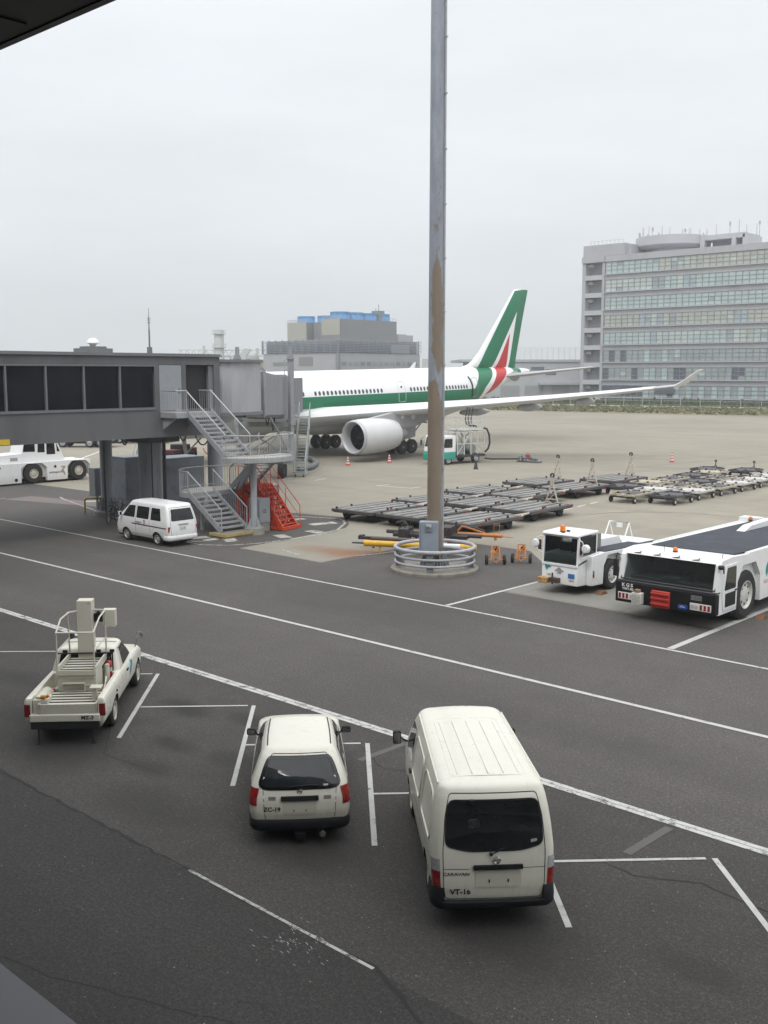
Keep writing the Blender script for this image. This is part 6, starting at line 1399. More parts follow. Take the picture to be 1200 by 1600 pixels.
# right-hand door and side
b=MB(); b.prism([(.42,.60),(1.32,.60),(1.32,1.98),(.52,1.98),(.30,1.2)],'x',hw+.004,hw+.03); dr=b.build('door',[WHITE],bt,bevel=.01)
g=MB(); g.prism(rpoly([(.44,1.22),(1.22,1.22),(1.22,1.90),(.60,1.90)],.05),'x',hw+.031,hw+.037); g.build('door_window',[VG],dr,0)
g=MB(); g.prism(rpoly([(.50,.70),(1.22,.70),(1.22,1.12),(.50,1.12)],.04),'x',hw+.031,hw+.037); g.build('door_panel',[VG],dr,0)
b=MB(); b.box(hw+.03,hw+.06,1.16,1.28,1.13,1.17); b.build('handle',[BLK],dr,0)
for s_ in (-1,1):
    b=MB(); b.tube([(s_*hw,.2,1.95),(s_*(hw+.12),.12,2.0),(s_*(hw+.14),.1,1.8)],.02); b.box(s_*(hw+.06),s_*(hw+.22),.06,.14,1.28 if s_<0 else 1.5,1.82) if s_<0 else b.cyl((hw-.02,.1,1.98),(hw+.12,.1,1.98),.07,.07,10)
    b.build('mirror',[BLK],bt,bevel=.02)
BIRD=M('green_logo',(.02,.26,.24),.5); 
def bird(parent,mt_,s):
    b=MB(); b.prism([(0,0),(.10,-.14),(.18,-.02),(.36,.04),(.22,.12),(.16,.34),(.02,.16)],'y',0,.004,0,mt_@Matrix.Scale(s,4)); return b.build('logo',[BIRD],parent,0)
bird(bt,Matrix.Translation((hw+.002,3.5,1.35))@Matrix.Rotation(R(90),4,'Z'),1.1); text_mesh('KGS',.16,M('logo_pink',(.45,.16,.15),.5),bt,(hw+.003,3.55,1.05),(R(90),0,R(90)))
b=MB(); b.prism([(4.2,.72),(9.2,.78),(9.2,1.72),(4.2,1.78)],'x',hw+.001,hw+.012); b.build('side_panel',[VG],bt,0)
for s_ in (-1,1):
    wheel(bt,s_*(hw-.30),2.28,.80,.46,M('white_rim',(.55,.55,.52),.5,var=.1,dirt=((.3,.27,.22),5,.55,.5)),s_,8,.56,.08); wheel(bt,s_*(hw-.30),7.9,.55,.4,MATS['white_rim'],s_,8,.5,.06)
b=MB(); b.box(-hw+.17,hw-.17,1.4,3.1,.3,1.8); b.box(-hw+.2,hw-.2,3.1,9.0,.35,.7); b.build('chassis',[ARCH],bt,0)
t=T('wheel_chock','rusty wheel chock on the ground beside the big tractor front wheel','chock',(-12.9,31.6,0)); b=MB(); b.prism([(-.2,0),(.2,0),(0,.14)],'x',-.12,.12); b.build('wedge',[RUST],t,0); b=MB(); b.tube([(0,0,.14),(.15,.4,.03),(.3,.6,.02)],.015); b.build('rope',[M('rope_red',(.25,.06,.05),.8)],t)
t=T('wheel_chock','low rusty wheel chock on the ground under the smaller white tractor','chock',(-18.55,31.4,0)); b=MB(); b.prism([(-.24,0),(.24,0),(.1,.12),(-.1,.12)],'x',-.12,.12); b.build('wedge',[RUST],t,0)

# ===== smaller white tractor =====
wt=T('tow_tractor','white tow tractor with big square windscreen and orange beacon, left of the long low tractor','tractor',(-19.66,30.4,0))
b=MB()
b.prism([(0,.36),(1.3,.30),(1.3,1.4),(.15,1.4),(.02,1.05)],'x',-.74,.74)                     # lower cab
b.prism([(1.3,.30),(1.35,.95),(1.62,1.3),(2.35,1.3),(2.62,.95),(2.66,.30),(5.4,.38),(5.4,1.34),(1.3,1.44),(.55,1.38),(.55,.33)],'x',.74,.98)
b.prism([(1.3,.30),(1.35,.95),(1.62,1.3),(2.35,1.3),(2.62,.95),(2.66,.30),(5.4,.38),(5.4,1.34),(1.3,1.44),(.55,1.38),(.55,.33)],'x',-.98,-.74)
b.box(-.739,.739,1.3,5.4,.6,1.40); b.prism([(1.35,1.40),(1.5,1.74),(3.6,1.70),(3.9,1.40)],'x',-.62,.25)
b.build('body',[WHITE],wt,25,bevel=.02)
b=MB(); b.box(.28,.95,1.35,5.3,1.405,1.45) if False else b.prism([(1.4,1.42),(5.35,1.345),(5.35,1.375),(1.4,1.465)],'x',.27,.97); b.build('walkway',[DKB],wt,0)
b=MB() # cab pillars and roof
for x0,x1 in ((-.74,-.67),(.67,.74)):
    b.prism([(.0,1.06),(.07,1.06),(.15,2.08),(.06,2.08)],'x',x0,x1); b.prism([(1.18,1.4),(1.26,1.4),(1.26,2.08),(1.18,2.08)],'x',x0,x1); b.prism([(.02,1.06),(1.26,1.3),(1.26,1.4),(.05,1.14)],'x',x0,x1)
b.box(-.74,.74,-.01,.05,1.0,1.09); b.box(-.74,.74,1.22,1.26,1.4,1.62); b.box(-.66,.66,.06,.13,2.03,2.08); b.build('cab_frame',[WHITE],wt,0,bevel=.01)
b=MB(); b.prism([(-.0,2.08),(1.34,2.10),(1.30,2.2),(.05,2.17)],'x',-.76,.76); b.build('cab_roof',[WHITE],wt,bevel=.03)
g=MB(); g.prism([(.035,1.10),(.045,1.10),(.125,2.03),(.115,2.03)],'x',-.67,.67); wg=g.build('windscreen',[CG],wt,0)
b=MB()
for p,q in (((-.66,.03,1.10),(.66,.03,1.10)),((.66,.03,1.10),(.66,.115,2.03)),((-.66,.115,2.03),(.66,.115,2.03)),((-.66,.03,1.10),(-.66,.115,2.03))): b.tube([p,q],.014,6)
b.build('gasket',[BLK],wg)
for s_ in (-1,1):
    g=MB(); g.box(s_*.715,s_*.72,.2,1.15,1.42,2.03); g.build('side_window',[CG],wt,0)
    b=MB()
    for q in (((s_*.735,.18,1.4),(s_*.735,.22,2.04)),((s_*.735,.22,2.04),(s_*.735,1.16,2.04)),((s_*.735,1.16,1.4),(s_*.735,1.16,2.04)),((s_*.735,.18,1.4),(s_*.735,1.16,1.4))): b.tube(q,.014,6)
    b.build('window_frame',[BLK],wt)
b=MB(); b.box(-.66,.66,.12,.5,.98,1.16); b.box(-.1,.5,.9,1.15,1.0,1.85); b.box(-.6,-.2,.9,1.15,1.0,1.7); b.box(-.6,.6,.2,1.2,.8,1.0); b.build('cab_interior',[M('cab_dark',(.025,.025,.028),.7)],wt,bevel=.02)
b=MB(); b.tube([(.25+.17*math.cos(2*PI*k/18),.55+.07*math.sin(2*PI*k/18),1.35+.15*math.sin(2*PI*k/18)) for k in range(18)],.013,6,closed=True); b.cyl((.25,.6,1.35),(.25,.5,1.1),.018,.018,6); b.build('steering_wheel',[BLK],wt)
beacon(wt,-.12,.35,2.17,.10,.24); b=MB(); b.box(.0,.12,.4,.46,2.17,2.24); b.box(-.02,.10,.1,.16,2.17,2.22); b.build('roof_fitting',[BLK],wt,0)
for s_ in (-1,1):
    b=MB(); b.tube([(s_*.76,.05,2.0),(s_*.92,-.02,1.95),(s_*.98,0,1.75),(s_*.92,.0,1.5),(s_*.76,.06,1.4)],.014)
    b.lathe([(0,-.14),(.09,-.12),(.15,-.03),(.15,.06),(.12,.10),(0,.11)],16,0,Matrix.Translation((s_*1.02,.06,1.72))@Matrix.Rotation(R(90),4,'X')); o=b.build('mirror',[WHITE],wt)
    b=MB(); b.box(s_*.80,s_*.93,.02,.05,1.5,1.85); b.build('mirror_glass',[M('mirror_maroon',(.06,.02,.03),.3)],o,0)
bird(wt,Matrix.Translation((-.60,-.006,.92))@Matrix.Rotation(0,4,'Z')@Matrix.Scale(1,4),.75)
b=MB(); b.cyl((.0,-.02,.86),(0,.01,.86),.09,.09,18); b.box(-.17,.17,-.024,-.004,.845,.875); b.tube([(.09*math.cos(2*PI*k/20),-.02,.86+.09*math.sin(2*PI*k/20)) for k in range(20)],.012,5,closed=True); b.build('emblem',[GALV],wt)
b=MB(); b.box(.36,.62,-.012,.0,.62,.78); b.build('blue_plate',[M('plate_blue',(.02,.18,.42),.5)],wt,0);  text_mesh('55MU',.085,M('text_red',(.35,.06,.05),.5),wt,(.50,-.008,.53),(R(90),0,0)); text_mesh('KGS',.09,M('text_green',(.03,.18,.16),.5),wt,(-.42,-.008,.66),(R(90),0,0))
b=MB(); b.box(-.78,-.38,-.22,.0,.36,.56); b.build('tow_hitch',[M('rusty_yellow',(.45,.27,.09),.8,var=.3,scale=9,dirt=((.2,.1,.04),7,.5,.8))],wt,bevel=.02)
b=MB(); b.box(-.32,.05,-.2,.0,.42,.58); b.cyl((-.22,-.1,.35),(-.22,-.1,.75),.03,.03,8); b.build('coupling',[M('greasy_brown',(.07,.045,.035),.6,var=.3,scale=9)],wt)
b=MB(); b.box(.86,1.0,.62,.68,.62,.86); b.build('side_lamp',[BLK],wt,0) ; b=MB(); b.box(.87,.99,.60,.622,.75,.84,0); b.box(.87,.99,.60,.622,.64,.73,1); b.build('lamp_lens',[CLR,RL],wt,0)
for s_ in (-1,1): wheel(wt,s_*.80,2.0,.55,.34,MATS['white_rim'],s_,8,.56,.05); wheel(wt,s_*.80,4.5,.55,.34,MATS['white_rim'],s_,8,.56,.05)
b=MB(); b.box(-.7,.7,.6,5.2,.25,.7); b.build('chassis',[ARCH],wt,0)
b=MB(); b.tube([(-.75,4.2,1.4),(-.75,4.6,2.05),(.1,4.6,2.05),(.1,4.2,1.4)],.025); b.tube([(-.75,4.9,1.4),(-.75,4.6,2.05)],.018); b.tube([(.1,4.9,1.4),(.1,4.6,2.05)],.018); b.box(-.42,-.18,4.57,4.60,1.85,2.03); b.build('roll_bar',[WHITE],wt)
b=MB(); b.box(-.15,.45,1.35,2.0,1.44,2.0); b.build('air_box',[M('air_box_grey',(.22,.22,.2),.7,var=.2)],wt,bevel=.02)

# ===== white heavy tractor at the left edge =====
ht=T('heavy_tractor','white heavy aircraft tractor with octagonal wheel arches and swissport lettering at the left edge','tractor',(-68.25,33.2,0))
SWP=[(.0,.12),(2.36,.12),(2.36,1.1),(2.78,1.42),(3.95,1.42),(4.32,1.1),(4.32,.17),(5.92,.17),(5.92,1.1),(6.3,1.44),(7.4,1.44),(7.75,1.1),(7.75,.3),(7.8,1.48),(6.0,1.52),(4.2,1.50),(1.0,1.52),(.55,1.50),(.5,1.0),(.0,.65)]
b=MB()
for x0,x1 in ((.95,1.25),(-1.25,-.95)): b.prism(SWP,'x',x0,x1)
b.box(-.949,.949,.02,7.7,.4,1.47); b.prism([(.7,1.47),(2.65,1.47),(2.65,2.14),(.75,2.05)],'x',-.9,.9); b.build('body',[WHITE],ht,25,bevel=.025)
b=MB(); b.prism([(2.66,1.47),(6.0,1.47),(5.35,3.0),(4.0,3.15),(2.9,3.15),(2.66,2.14)],'x',-.85,.85); b.box(-.95,.95,2.6,5.4,3.15,3.25); b.build('cab',[WHITE],ht,25,bevel=.02)
for p in ([(2.74,2.25),(3.65,2.22),(3.65,2.98),(2.86,2.98)],[(3.85,2.15),(4.4,2.15),(4.4,3.0),(3.9,3.0)],[(4.55,1.98),(5.22,1.98),(5.15,2.98),(4.55,2.98)],[(5.36,2.15),(5.58,2.15),(5.34,2.72),(5.30,2.85)]):
    g=MB(); g.prism(rpoly(p,.04),'x',.851,.862); g.build('window',[VG],ht,0)
b=MB(); b.box(.901,.91,1.75,2.3,1.65,1.87); b.build('side_vent',[M('vent_grey',(.3,.3,.3),.6)],ht,0)
b=MB(); b.box(.3,1.2,-.03,.0,.75,1.35); b.build('front_grille',[MATS['vent_grey']],ht,0); b=MB(); b.cyl((1.252,.75,1.25),(1.27,.75,1.25),.1,.1,12); b.cyl((1.252,1.95,.35),(1.262,1.95,.35),.12,.12,14); b.cyl((1.252,4.95,1.12),(1.262,4.95,1.12),.10,.10,14); b.build('side_fitting',[BLK],ht)
b=MB(); b.prism([(5.35,.75),(5.6,.6),(5.62,.48),(5.72,.48),(5.7,.65),(5.6,.85),(5.75,1.05),(5.72,1.13),(5.42,1.13),(5.42,1.03),(5.58,1.02)],'x',1.252,1.258); b.build('emblem',[M('emblem_tan',(.40,.30,.22),.6)],ht,0)
text_mesh('swissport',.25,M('dark_lettering',(.05,.05,.055),.6),ht,(1.253,4.95,.72),(R(90),0,R(90)),bold=.004)
for s_ in (-1,1):
    for y in (3.32,6.84): wheel(ht,s_*1.0,y,.72,.45,RIMW,s_,8,.46,.06)
b=MB(); b.box(-.9,.9,.2,7.6,.2,.5); b.box(-.94,.94,2.37,4.31,.4,1.40); b.box(-.94,.94,5.93,7.74,.4,1.40); b.build('chassis',[ARCH],ht,0)
# trucks far under the walkway
def truck(label,px,py,rz,grp=None):
    t=T('airside_truck',label,'truck',(px,py,0),rz,grp); b=MB(); b.box(-1.1,1.1,0,1.7,.7,2.4); b.box(-1.1,1.1,1.9,6.4,.75,1.15); b.box(-1.1,1.1,1.95,6.4,1.15,2.6); b.build('body',[WHITE],t,bevel=.05)
    g=MB(); g.box(-1.0,1.0,-.02,.0,1.5,2.2); g.box(1.1,1.11,.3,1.4,1.5,2.2); g.box(-1.11,-1.1,.3,1.4,1.5,2.2); g.build('window',[VG],t,0)
    for s_ in (-1,1):
        for y in (1.0,3.9,5.1): wheel(t,s_*.95,y,.5,.3,RIMG,s_,6)
    b=MB(); b.box(-1,1,.1,6.3,.4,.72); b.build('chassis',[ARCH],t,0); return t
truck('white airside truck glimpsed under the walkway between the heavy tractor cab and the thin column',-99.5,57.0,R(-52)); truck('white airside truck glimpsed under the walkway just right of the thin column',-100.5,64.5,R(-52))
# ===== container dollies =====
GALD=M('dolly_steel',(.095,.094,.095),.5,.25,var=.25,scale=2.5,dirt=((.10,.08,.07),3,.5,.7)); GALR=M('dolly_roller',(.25,.245,.235),.5,.2,var=.3,scale=1.2,dirt=((.09,.08,.075),2,.5,.7)); DRK=M('dolly_dark',(.035,.034,.036),.7,var=.3,scale=4,dirt=((.09,.05,.035),4,.55,.6)); BAR=M('tow_bar_cream',(.50,.45,.38),.6,var=.15,scale=6,dirt=((.22,.12,.07),6,.5,.7)); REDD=M('dull_red',(.22,.03,.035),.6)
def big_dolly(raised):
    # near-right corner of the deck at the origin
    t=T('container_dolly','','dolly'); W_,L_=2.85,4.25
    b=MB(); b.box(-W_,0,0,.14,.44,.60); b.box(-W_,0,L_-.14,L_,.44,.60); b.box(-W_,-W_+.12,.141,L_-.141,.44,.597); b.box(-.12,0,.141,L_-.141,.44,.597)
    for k in range(1,8): b.box(-W_+.1,-.1,k*L_/8-.03,k*L_/8+.03,.42,.53)
    b.build('frame',[GALD],t,0,bevel=.012)
    b=MB()
    for i in range(4):
        x0=-W_+.20+i*.64; b.box(x0-.03,x0-.002,.16,L_-.16,.50,.603); b.box(x0+.442,x0+.47,.16,L_-.16,.50,.603)
        for k in range(11): y=.32+k*.39; b.box(x0+.0,x0+.44,y,y+.36,.555,.585)
    b.build('roller_bed',[GALR],t,40)
    b=MB(); b.box(-W_+.05,-.05,.1,L_-.1,.40,.44); 
    for x in (-W_+.55,-.55): b.box(x-.3,x+.3,.6,1.1,.2,.42); b.box(x-.3,x+.3,L_-1.1,L_-.6,.2,.42)
    b.build('underframe',[DRK],t,0)
    for (x,y) in ((-W_+.3,.1),(-.2,1.5),(-.2,3.2),(-W_+.15,1.4),(-1.2,L_-.1),(-2.2,L_-.1)): b=MB(); b.box(x-.04,x+.04,y-.04,y+.04,.58,.68); b.box(x-.055,x+.055,y-.03,y+.03,.681,.71); b.build('stop_lug',[DRK],t,0)
    b=MB(); b.box(-.42,-.34,1.9,2.05,.6,.68); b.box(-.08,.01,.9,1.05,.47,.60); b.box(-.08,.01,3.6,3.8,.47,.60); b.build('reflector',[REDD],t,0)
    for x in (-W_+.35,-.35):
        for y in (.85,L_-.85):
            m_=Matrix.Translation((x,y,.2))@Matrix.Rotation(PI/2,4,'Y'); b=MB(); b.lathe([(.05,-.13),(.12,-.12),(.19,-.12),(.2,-.08),(.2,.08),(.19,.12),(.12,.12),(.05,.13)],16,0,m_); b.build('wheel',[TYR],t)
    b=MB(); cx=-W_/2
    if raised: 
        P_=[(cx-.42,L_+.1,.5),(cx-.08,L_+.1,1.5),(cx-.08,L_+.1,1.95)]; Q_=[(cx+.42,L_+.1,.5),(cx+.08,L_+.1,1.5),(cx+.08,L_+.1,1.95)]
        b.tube(P_,.045,6); b.tube(Q_,.045,6); b.bar((cx-.34,L_+.1,.75),(cx+.34,L_+.1,.75),.07,.07); b.bar((cx-.2,L_+.1,1.2),(cx+.2,L_+.1,1.2),.05,.05); b.bar((cx-.36,L_+.1,.55),(cx+.2,L_+.1,1.1),.03,.03); b.bar((cx,L_+.1,1.5),(cx,L_+.1,2.0),.1,.1)
        b.tube([(cx+.1*math.cos(a),L_+.1,2.08+.1*math.sin(a)) for a in [2*PI*k/14 for k in range(14)]],.05,6,1,closed=True)
    else:
        b.tube([(cx+.75,L_-.1,.55),(cx+1.0,L_+.35,.6),(cx+1.05,L_+.95,.62)],.05,6); b.tube([(cx+1.35,L_-.1,.55),(cx+1.12,L_+.35,.6),(cx+1.05,L_+.95,.62)],.05,6); b.tube([(cx+1.05+.09*math.cos(a),L_+1.0+.09*math.sin(a),.62) for a in [2*PI*k/14 for k in range(14)]],.035,6,1,closed=True)
    b.build('tow_bar',[BAR,DRK],t,30); return t
fl=big_dolly(False); rs=big_dolly(True); used=set()
def put(proto,x,y,rz,lab,grp):
    o=proto if proto not in used else dup(proto); used.add(proto); place(o,(x,y,0),rz,lab,grp); return o
G_='flat grey container dollies parked on the apron'
for pr_,x,y,rz,lab in (
 (fl,-36.05,38.25,.01,'grey container dolly at the far left of the front row, tow bar lowered'),
 (fl,-32.95,38.25,-.01,'grey container dolly in the front row just left of and partly behind the lamp mast'),
 (fl,-29.75,38.3,0,'grey container dolly in the front row just right of the lamp mast, tow bar lowered'),
 (fl,-36.45,43.3,0,'grey container dolly in the second row behind the two front left dollies'),
 (fl,-33.4,43.9,.01,'grey container dolly in the middle of the second row, right of the mast'),
 (rs,-30.25,44.0,0,'grey container dolly with raised tow bar closest to the dashed white line'),
 (fl,-37.15,48.7,0,'grey container dolly at the left of the third row behind the mast'),
 (fl,-34.05,48.9,.01,'grey container dolly in the third row behind the one with the nearest raised bar'),
 (rs,-37.5,55.4,0,'grey container dolly with raised tow bar at the left of the back row'),
 (rs,-34.15,54.3,.0,'grey container dolly with raised yellowish tow bar right of the back left one'),
 (rs,-34.9,60.6,.0,'darkest grey container dolly with raised tow bar farthest back beside the small dollies')): put(pr_,x+random.uniform(-.08,.08),y+random.uniform(-.1,.1),rz+random.uniform(-.035,.035),lab,G_)
# ===== small dollies =====
CRM=M('small_dolly_cream',(.46,.42,.33),.65,var=.25,scale=3,dirt=((.13,.09,.06),3,.48,.8)); DK2=M('small_dolly_dark',(.060,.058,.066),.6,var=.35,scale=2,dirt=((.28,.27,.26),3.5,.58,.5))
WH2=M('small_dolly_white',(.55,.53,.50),.6,var=.2,scale=3,dirt=((.10,.08,.07),3,.5,.7))
def small_dolly(fm,dm,post=False):
    t=T('small_dolly','','dolly'); b=MB(); W_,L_=1.75,2.75
    o_=[(-W_/2,.35),(-W_/2+.35,0),(W_/2-.35,0),(W_/2,.35),(W_/2,L_-.35),(W_/2-.35,L_),(-W_/2+.35,L_),(-W_/2,L_-.35)]
    n=len(o_)
    for i in range(n): b.bar((*o_[i],.50),(*o_[(i+1)%n],.50),.09,.12)
    b.bar((-W_/2,L_/2,.5),(W_/2,L_/2,.5),.3,.08); b.bar((0,.0,.5),(0,L_,.5),.22,.08); b.bar((-W_/2+.1,.1,.47),(W_/2-.1,L_-.1,.47),.14,.06); b.bar((W_/2-.1,.1,.47),(-W_/2+.1,L_-.1,.47),.14,.06)
    b.build('frame',[fm],t,0,bevel=.01)
    b=MB(); m_=Matrix.Translation((0,L_/2,0)); b.lathe([(.0,.50),(.82,.50),(.84,.54),(.72,.545),(0,.547)],28,0,m_)
    b.build('turntable',[dm],t); b=MB()
    for a in (.4,1.6,2.5,3.9,5.2): b.box(.7*math.cos(a)-.05,.7*math.cos(a)+.05,L_/2+.95*math.sin(a)-.04,L_/2+.95*math.sin(a)+.04,.5,.62)
    b.box(-.7,.7,.3,.42,.30,.46); b.box(-.7,.7,L_-.42,L_-.3,.30,.46); b.build('underframe',[DRK],t,0)
    for x in (-W_/2+.08,W_/2-.08):
        for y in (.38,L_-.38):
            s_=1 if x>0 else -1; wheel(t,x,y,.19,.13,RIMW,s_,0,.5,.03)
    b=MB()
    if post: b.tube([(.15,L_,.5),(0,L_+.05,.7),(0,L_+.05,.95)],.035); b.tube([(-.15,L_,.5),(0,L_+.05,.7)],.035); b.tube([(.07*math.cos(a),L_+.05,1.0+.07*math.sin(a)) for a in [2*PI*k/12 for k in range(12)]],.04,6,closed=True)
    else: b.tube([(.2,L_,.45),(0,L_+.35,.42),(-.2,L_,.45)],.035)
    b.build('tow_bar',[DRK if post else fm],t,30); return t
pd=small_dolly(DK2,DK2); pc=small_dolly(CRM,DK2); pw=small_dolly(WH2,WH2); pk2=small_dolly(CRM,CRM); pp=small_dolly(WH2,WH2,True); ppd=small_dolly(DK2,DK2,True)
col=['nearest','second','third','fourth','farthest']
G2='small low dollies parked in files on the apron'
for j,(x,y0,nm,seq) in enumerate(((-29.05,55.5,'right hand file',(pd,pw,pc,pw,pw)),(-31.25,54.6,'middle file',(pc,pw,pc,pd,pc)),(-33.6,58.2,'left hand file',(pd,pk2,pc,pd,pk2)))):
    for i,p_ in enumerate(seq): put(p_,x-.04*i+random.uniform(-.05,.05),y0+3.13*i,random.uniform(-.03,.03),'small %s dolly, %s of five in the %s of low dollies'%('dark' if p_ is pd else 'white' if p_ is pw else 'cream',col[i],nm),G2)
for x,y,p_,lab in ((-35.1,73.0,ppd,'small dark dolly with upright tow bar, left of the three behind the files'),(-32.5,74.0,ppd,'small dark dolly with upright tow bar, middle of the three behind the files'),(-29.4,71.3,pp,'small white dolly with upright tow bar at the right end of the files')): put(p_,x,y,0,lab,G2)
for p_ in (pd,pc,pw,pk2,pp,ppd,fl,rs):
    if p_ not in used: 
        for k in KIDS(p_): bpy.data.objects.remove(k)
        bpy.data.objects.remove(p_)
# ===== tow bars on the ground behind the ring =====
YEL=M('tow_bar_yellow',(.62,.36,.02),.45,var=.12,scale=4,dirt=((.35,.2,.05),4,.58,.5)); ORG=M('orange_paint',(.50,.19,.05),.55,var=.15,scale=5,dirt=((.20,.09,.04),5,.55,.6)); DKM=M('dark_metal',(.05,.045,.045),.6,.3,var=.3,scale=6)
def dirbar(t,L,r,z,mats,segs,name='bar'):
    b=MB()
    for (s0,s1,mi) in segs: b.cyl((s0*L,0,z),(s1*L,0,z),r,r,16,mi)
    return b.build(name,mats,t)
t=T('tow_bar','thick yellow aircraft tow bar with a white end lying behind the ring barrier','tow bar',(-30.56,31.9,0),R(28))
dirbar(t,4.9,.13,.42,[YEL,WHITE],[(0.0,.7,0),(.7,.86,1),(.86,1,0)]); b=MB(); b.cyl((-.45,0,.42),(0,0,.42),.04,.04,8); b.tube([(-.48+.07*math.cos(a),.07*math.sin(a),.42) for a in [2*PI*k/12 for k in range(12)]],.025,5,closed=True); b.build('eye',[DKM],t)
b=MB(); b.cyl((.7,0,0),(.7,0,.35),.04,.04,8); b.box(2.9,3.2,-.25,.25,.1,.35); b.build('support',[YEL],t)
for s_ in (-1,1): wheel(t,3.05,s_*.3,.16,.1,RIMW,s_,0,.5)
t=T('tow_bar','dark grey tow bar with black head lying behind the yellow tow bar','tow bar',(-31.2,32.95,0),R(23))
dirbar(t,4.2,.09,.45,[M('tow_bar_brown',(.10,.075,.07),.6,var=.2),WHITE,REDD],[(.0,.62,0),(.62,.85,1),(.85,1,2)]); b=MB(); b.box(-.55,.05,-.1,.1,.38,.52); b.box(-.5,-.3,-.16,.16,.42,.58); b.cyl((.15,0,0),(.15,0,.4),.05,.05,8); b.build('head',[DKM],t,0,bevel=.02)
t=T('aerial_stand','thin lattice stand rising behind the left side of the ring barrier','stand',(-29.6,33.9,0))
b=MB()
for s_ in (-1,1): b.tube([(s_*.16,0,0),(s_*.06,0,1.25)],.014)
for k in range(6): w_=.16-.1*k/6; b.bar((-w_,0,.15+k*.19),(w_-.015,0,.15+(k+1)*.19),.012,.012)
b.cyl((0,0,1.2),(0,0,1.45),.012,.012,5); b.build('lattice',[DKM],t)
t=T('tow_bar','orange tow bar with a raised hoop at its right end, right of the lamp mast','tow bar',(-28.9,36.2,0),R(22))
dirbar(t,2.1,.085,.52,[ORG],[(0,1,0)]); b=MB(); b.tube([(1.75,-.1,.55),(1.75,-.1,1.05)],.012); b.tube([(1.95,.1,.55),(1.95,.1,1.05)],.012); b.tube([(1.75,-.1,1.05),(1.95,.1,1.05)],.012); b.tube([(0,0,.6),(.25,0,.85),(.4,0,.85),(1.3,.05,.6)],.05); b.cyl((1.8,0,.3),(1.8,0,.5),.06,.06,8); b.cyl((2.1,0,.5),(2.6,0,.48),.025,.02,6); b.build('fitting',[ORG],t)
b=MB(); b.tube([(.3,0,.88),(.9,.05,.82),(1.3,.05,.70)],.04); b.build('hydraulic_ram',[DKM],t)
t=T('tow_bar_trolley','dark cluttered tow bar trolley with small wheels behind the lamp mast','trolley',(-29.3,35.2,0),R(25))
b=MB(); b.box(-1.9,1.5,-.35,.35,.42,.58); b.box(-1.6,-1.2,-.5,.5,.3,.8); b.box(.3,.8,-.45,.45,.45,.95); b.cyl((.9,.2,.6),(.9,.2,1.15),.05,.05,8); b.cyl((-1.4,-.1,.6),(-1.4,-.1,1.1),.03,.03,6); b.cyl((-2.3,0,.6),(2.1,0,.55),.09,.09,10); b.tube([(-1.8,.2,.7),(-1.5,.3,1.0),(-1.2,.1,.75)],.03); b.build('frame',[DKM],t,bevel=.02)
b=MB(); b.box(.0,.6,-.5,-.36,.3,.55); b.box(-.5,.1,-.42,-.36,.5,.7); b.build('red_block',[REDD],t,0); 
for x in (-1.0,1.0):
    for s_ in (-1,1): wheel(t,x,s_*.45,.2,.12,RIMG,s_,0,.5)
# two orange two-wheeled carts
def cart(lab,x,y,rz):
    t=T('orange_cart',lab,'cart',(x,y,0),rz,'orange two-wheeled carts beside the ring barrier'); t.scale=(.86,.86,.86)
    for s_ in (-1,1): wheel(t,s_*.42,0,.23,.14,M('cart_hub',(.10,.08,.06),.7),s_,0,.45,.03)
    b=MB(); b.cyl((-.42,0,.23),(.42,0,.23),.035,.035,8); 
    for s_ in (-1,1): b.bar((s_*.20,-.15,.2),(s_*.16,.1,.86),.06,.05); 
    b.bar((-.18,.1,.86),(.18,.1,.86),.05,.05); b.bar((-.19,0,.55),(.19,0,.55),.06,.08); b.tube([(-.1,-.2,.2),(0,-.28,.14),(.1,-.2,.2),(.1,-.1,.35),(-.1,-.1,.35),(-.1,-.2,.2)],.022)
    b.cyl((-.2,.16,.5),(.2,.16,.66),.11,.11,12); b.tube([(-.2,-.1,.3),(.0,.0,.6),(.15,.08,.84)],.03); b.build('frame',[ORG],t)
    b=MB(); b.cyl((.0,.12,.6),(.12,.12,.80),.07,.07,10); b.tube([(-.05,.1,.7),(.02,-.05,.78),(.1,.1,.7)],.018); b.build('pump',[DKM],t)
    return t
cart('orange two-wheeled cart nearest the ring barrier, left of its pair',-24.72,33.5,R(42)); cart('orange two-wheeled cart nearest the white tow tractor, right of its pair',-24.15,34.5,R(30))
# ===== orange maintenance steps =====
OR=M('steps_orange',(.60,.065,.022),.45,var=.12,scale=3,dirt=((.35,.05,.03),3,.56,.5)); 
t=T('orange_steps','bright orange lattice maintenance stand with steps and handrails beside the round stair column','steps',(-38.05,34.3,0),R(14))
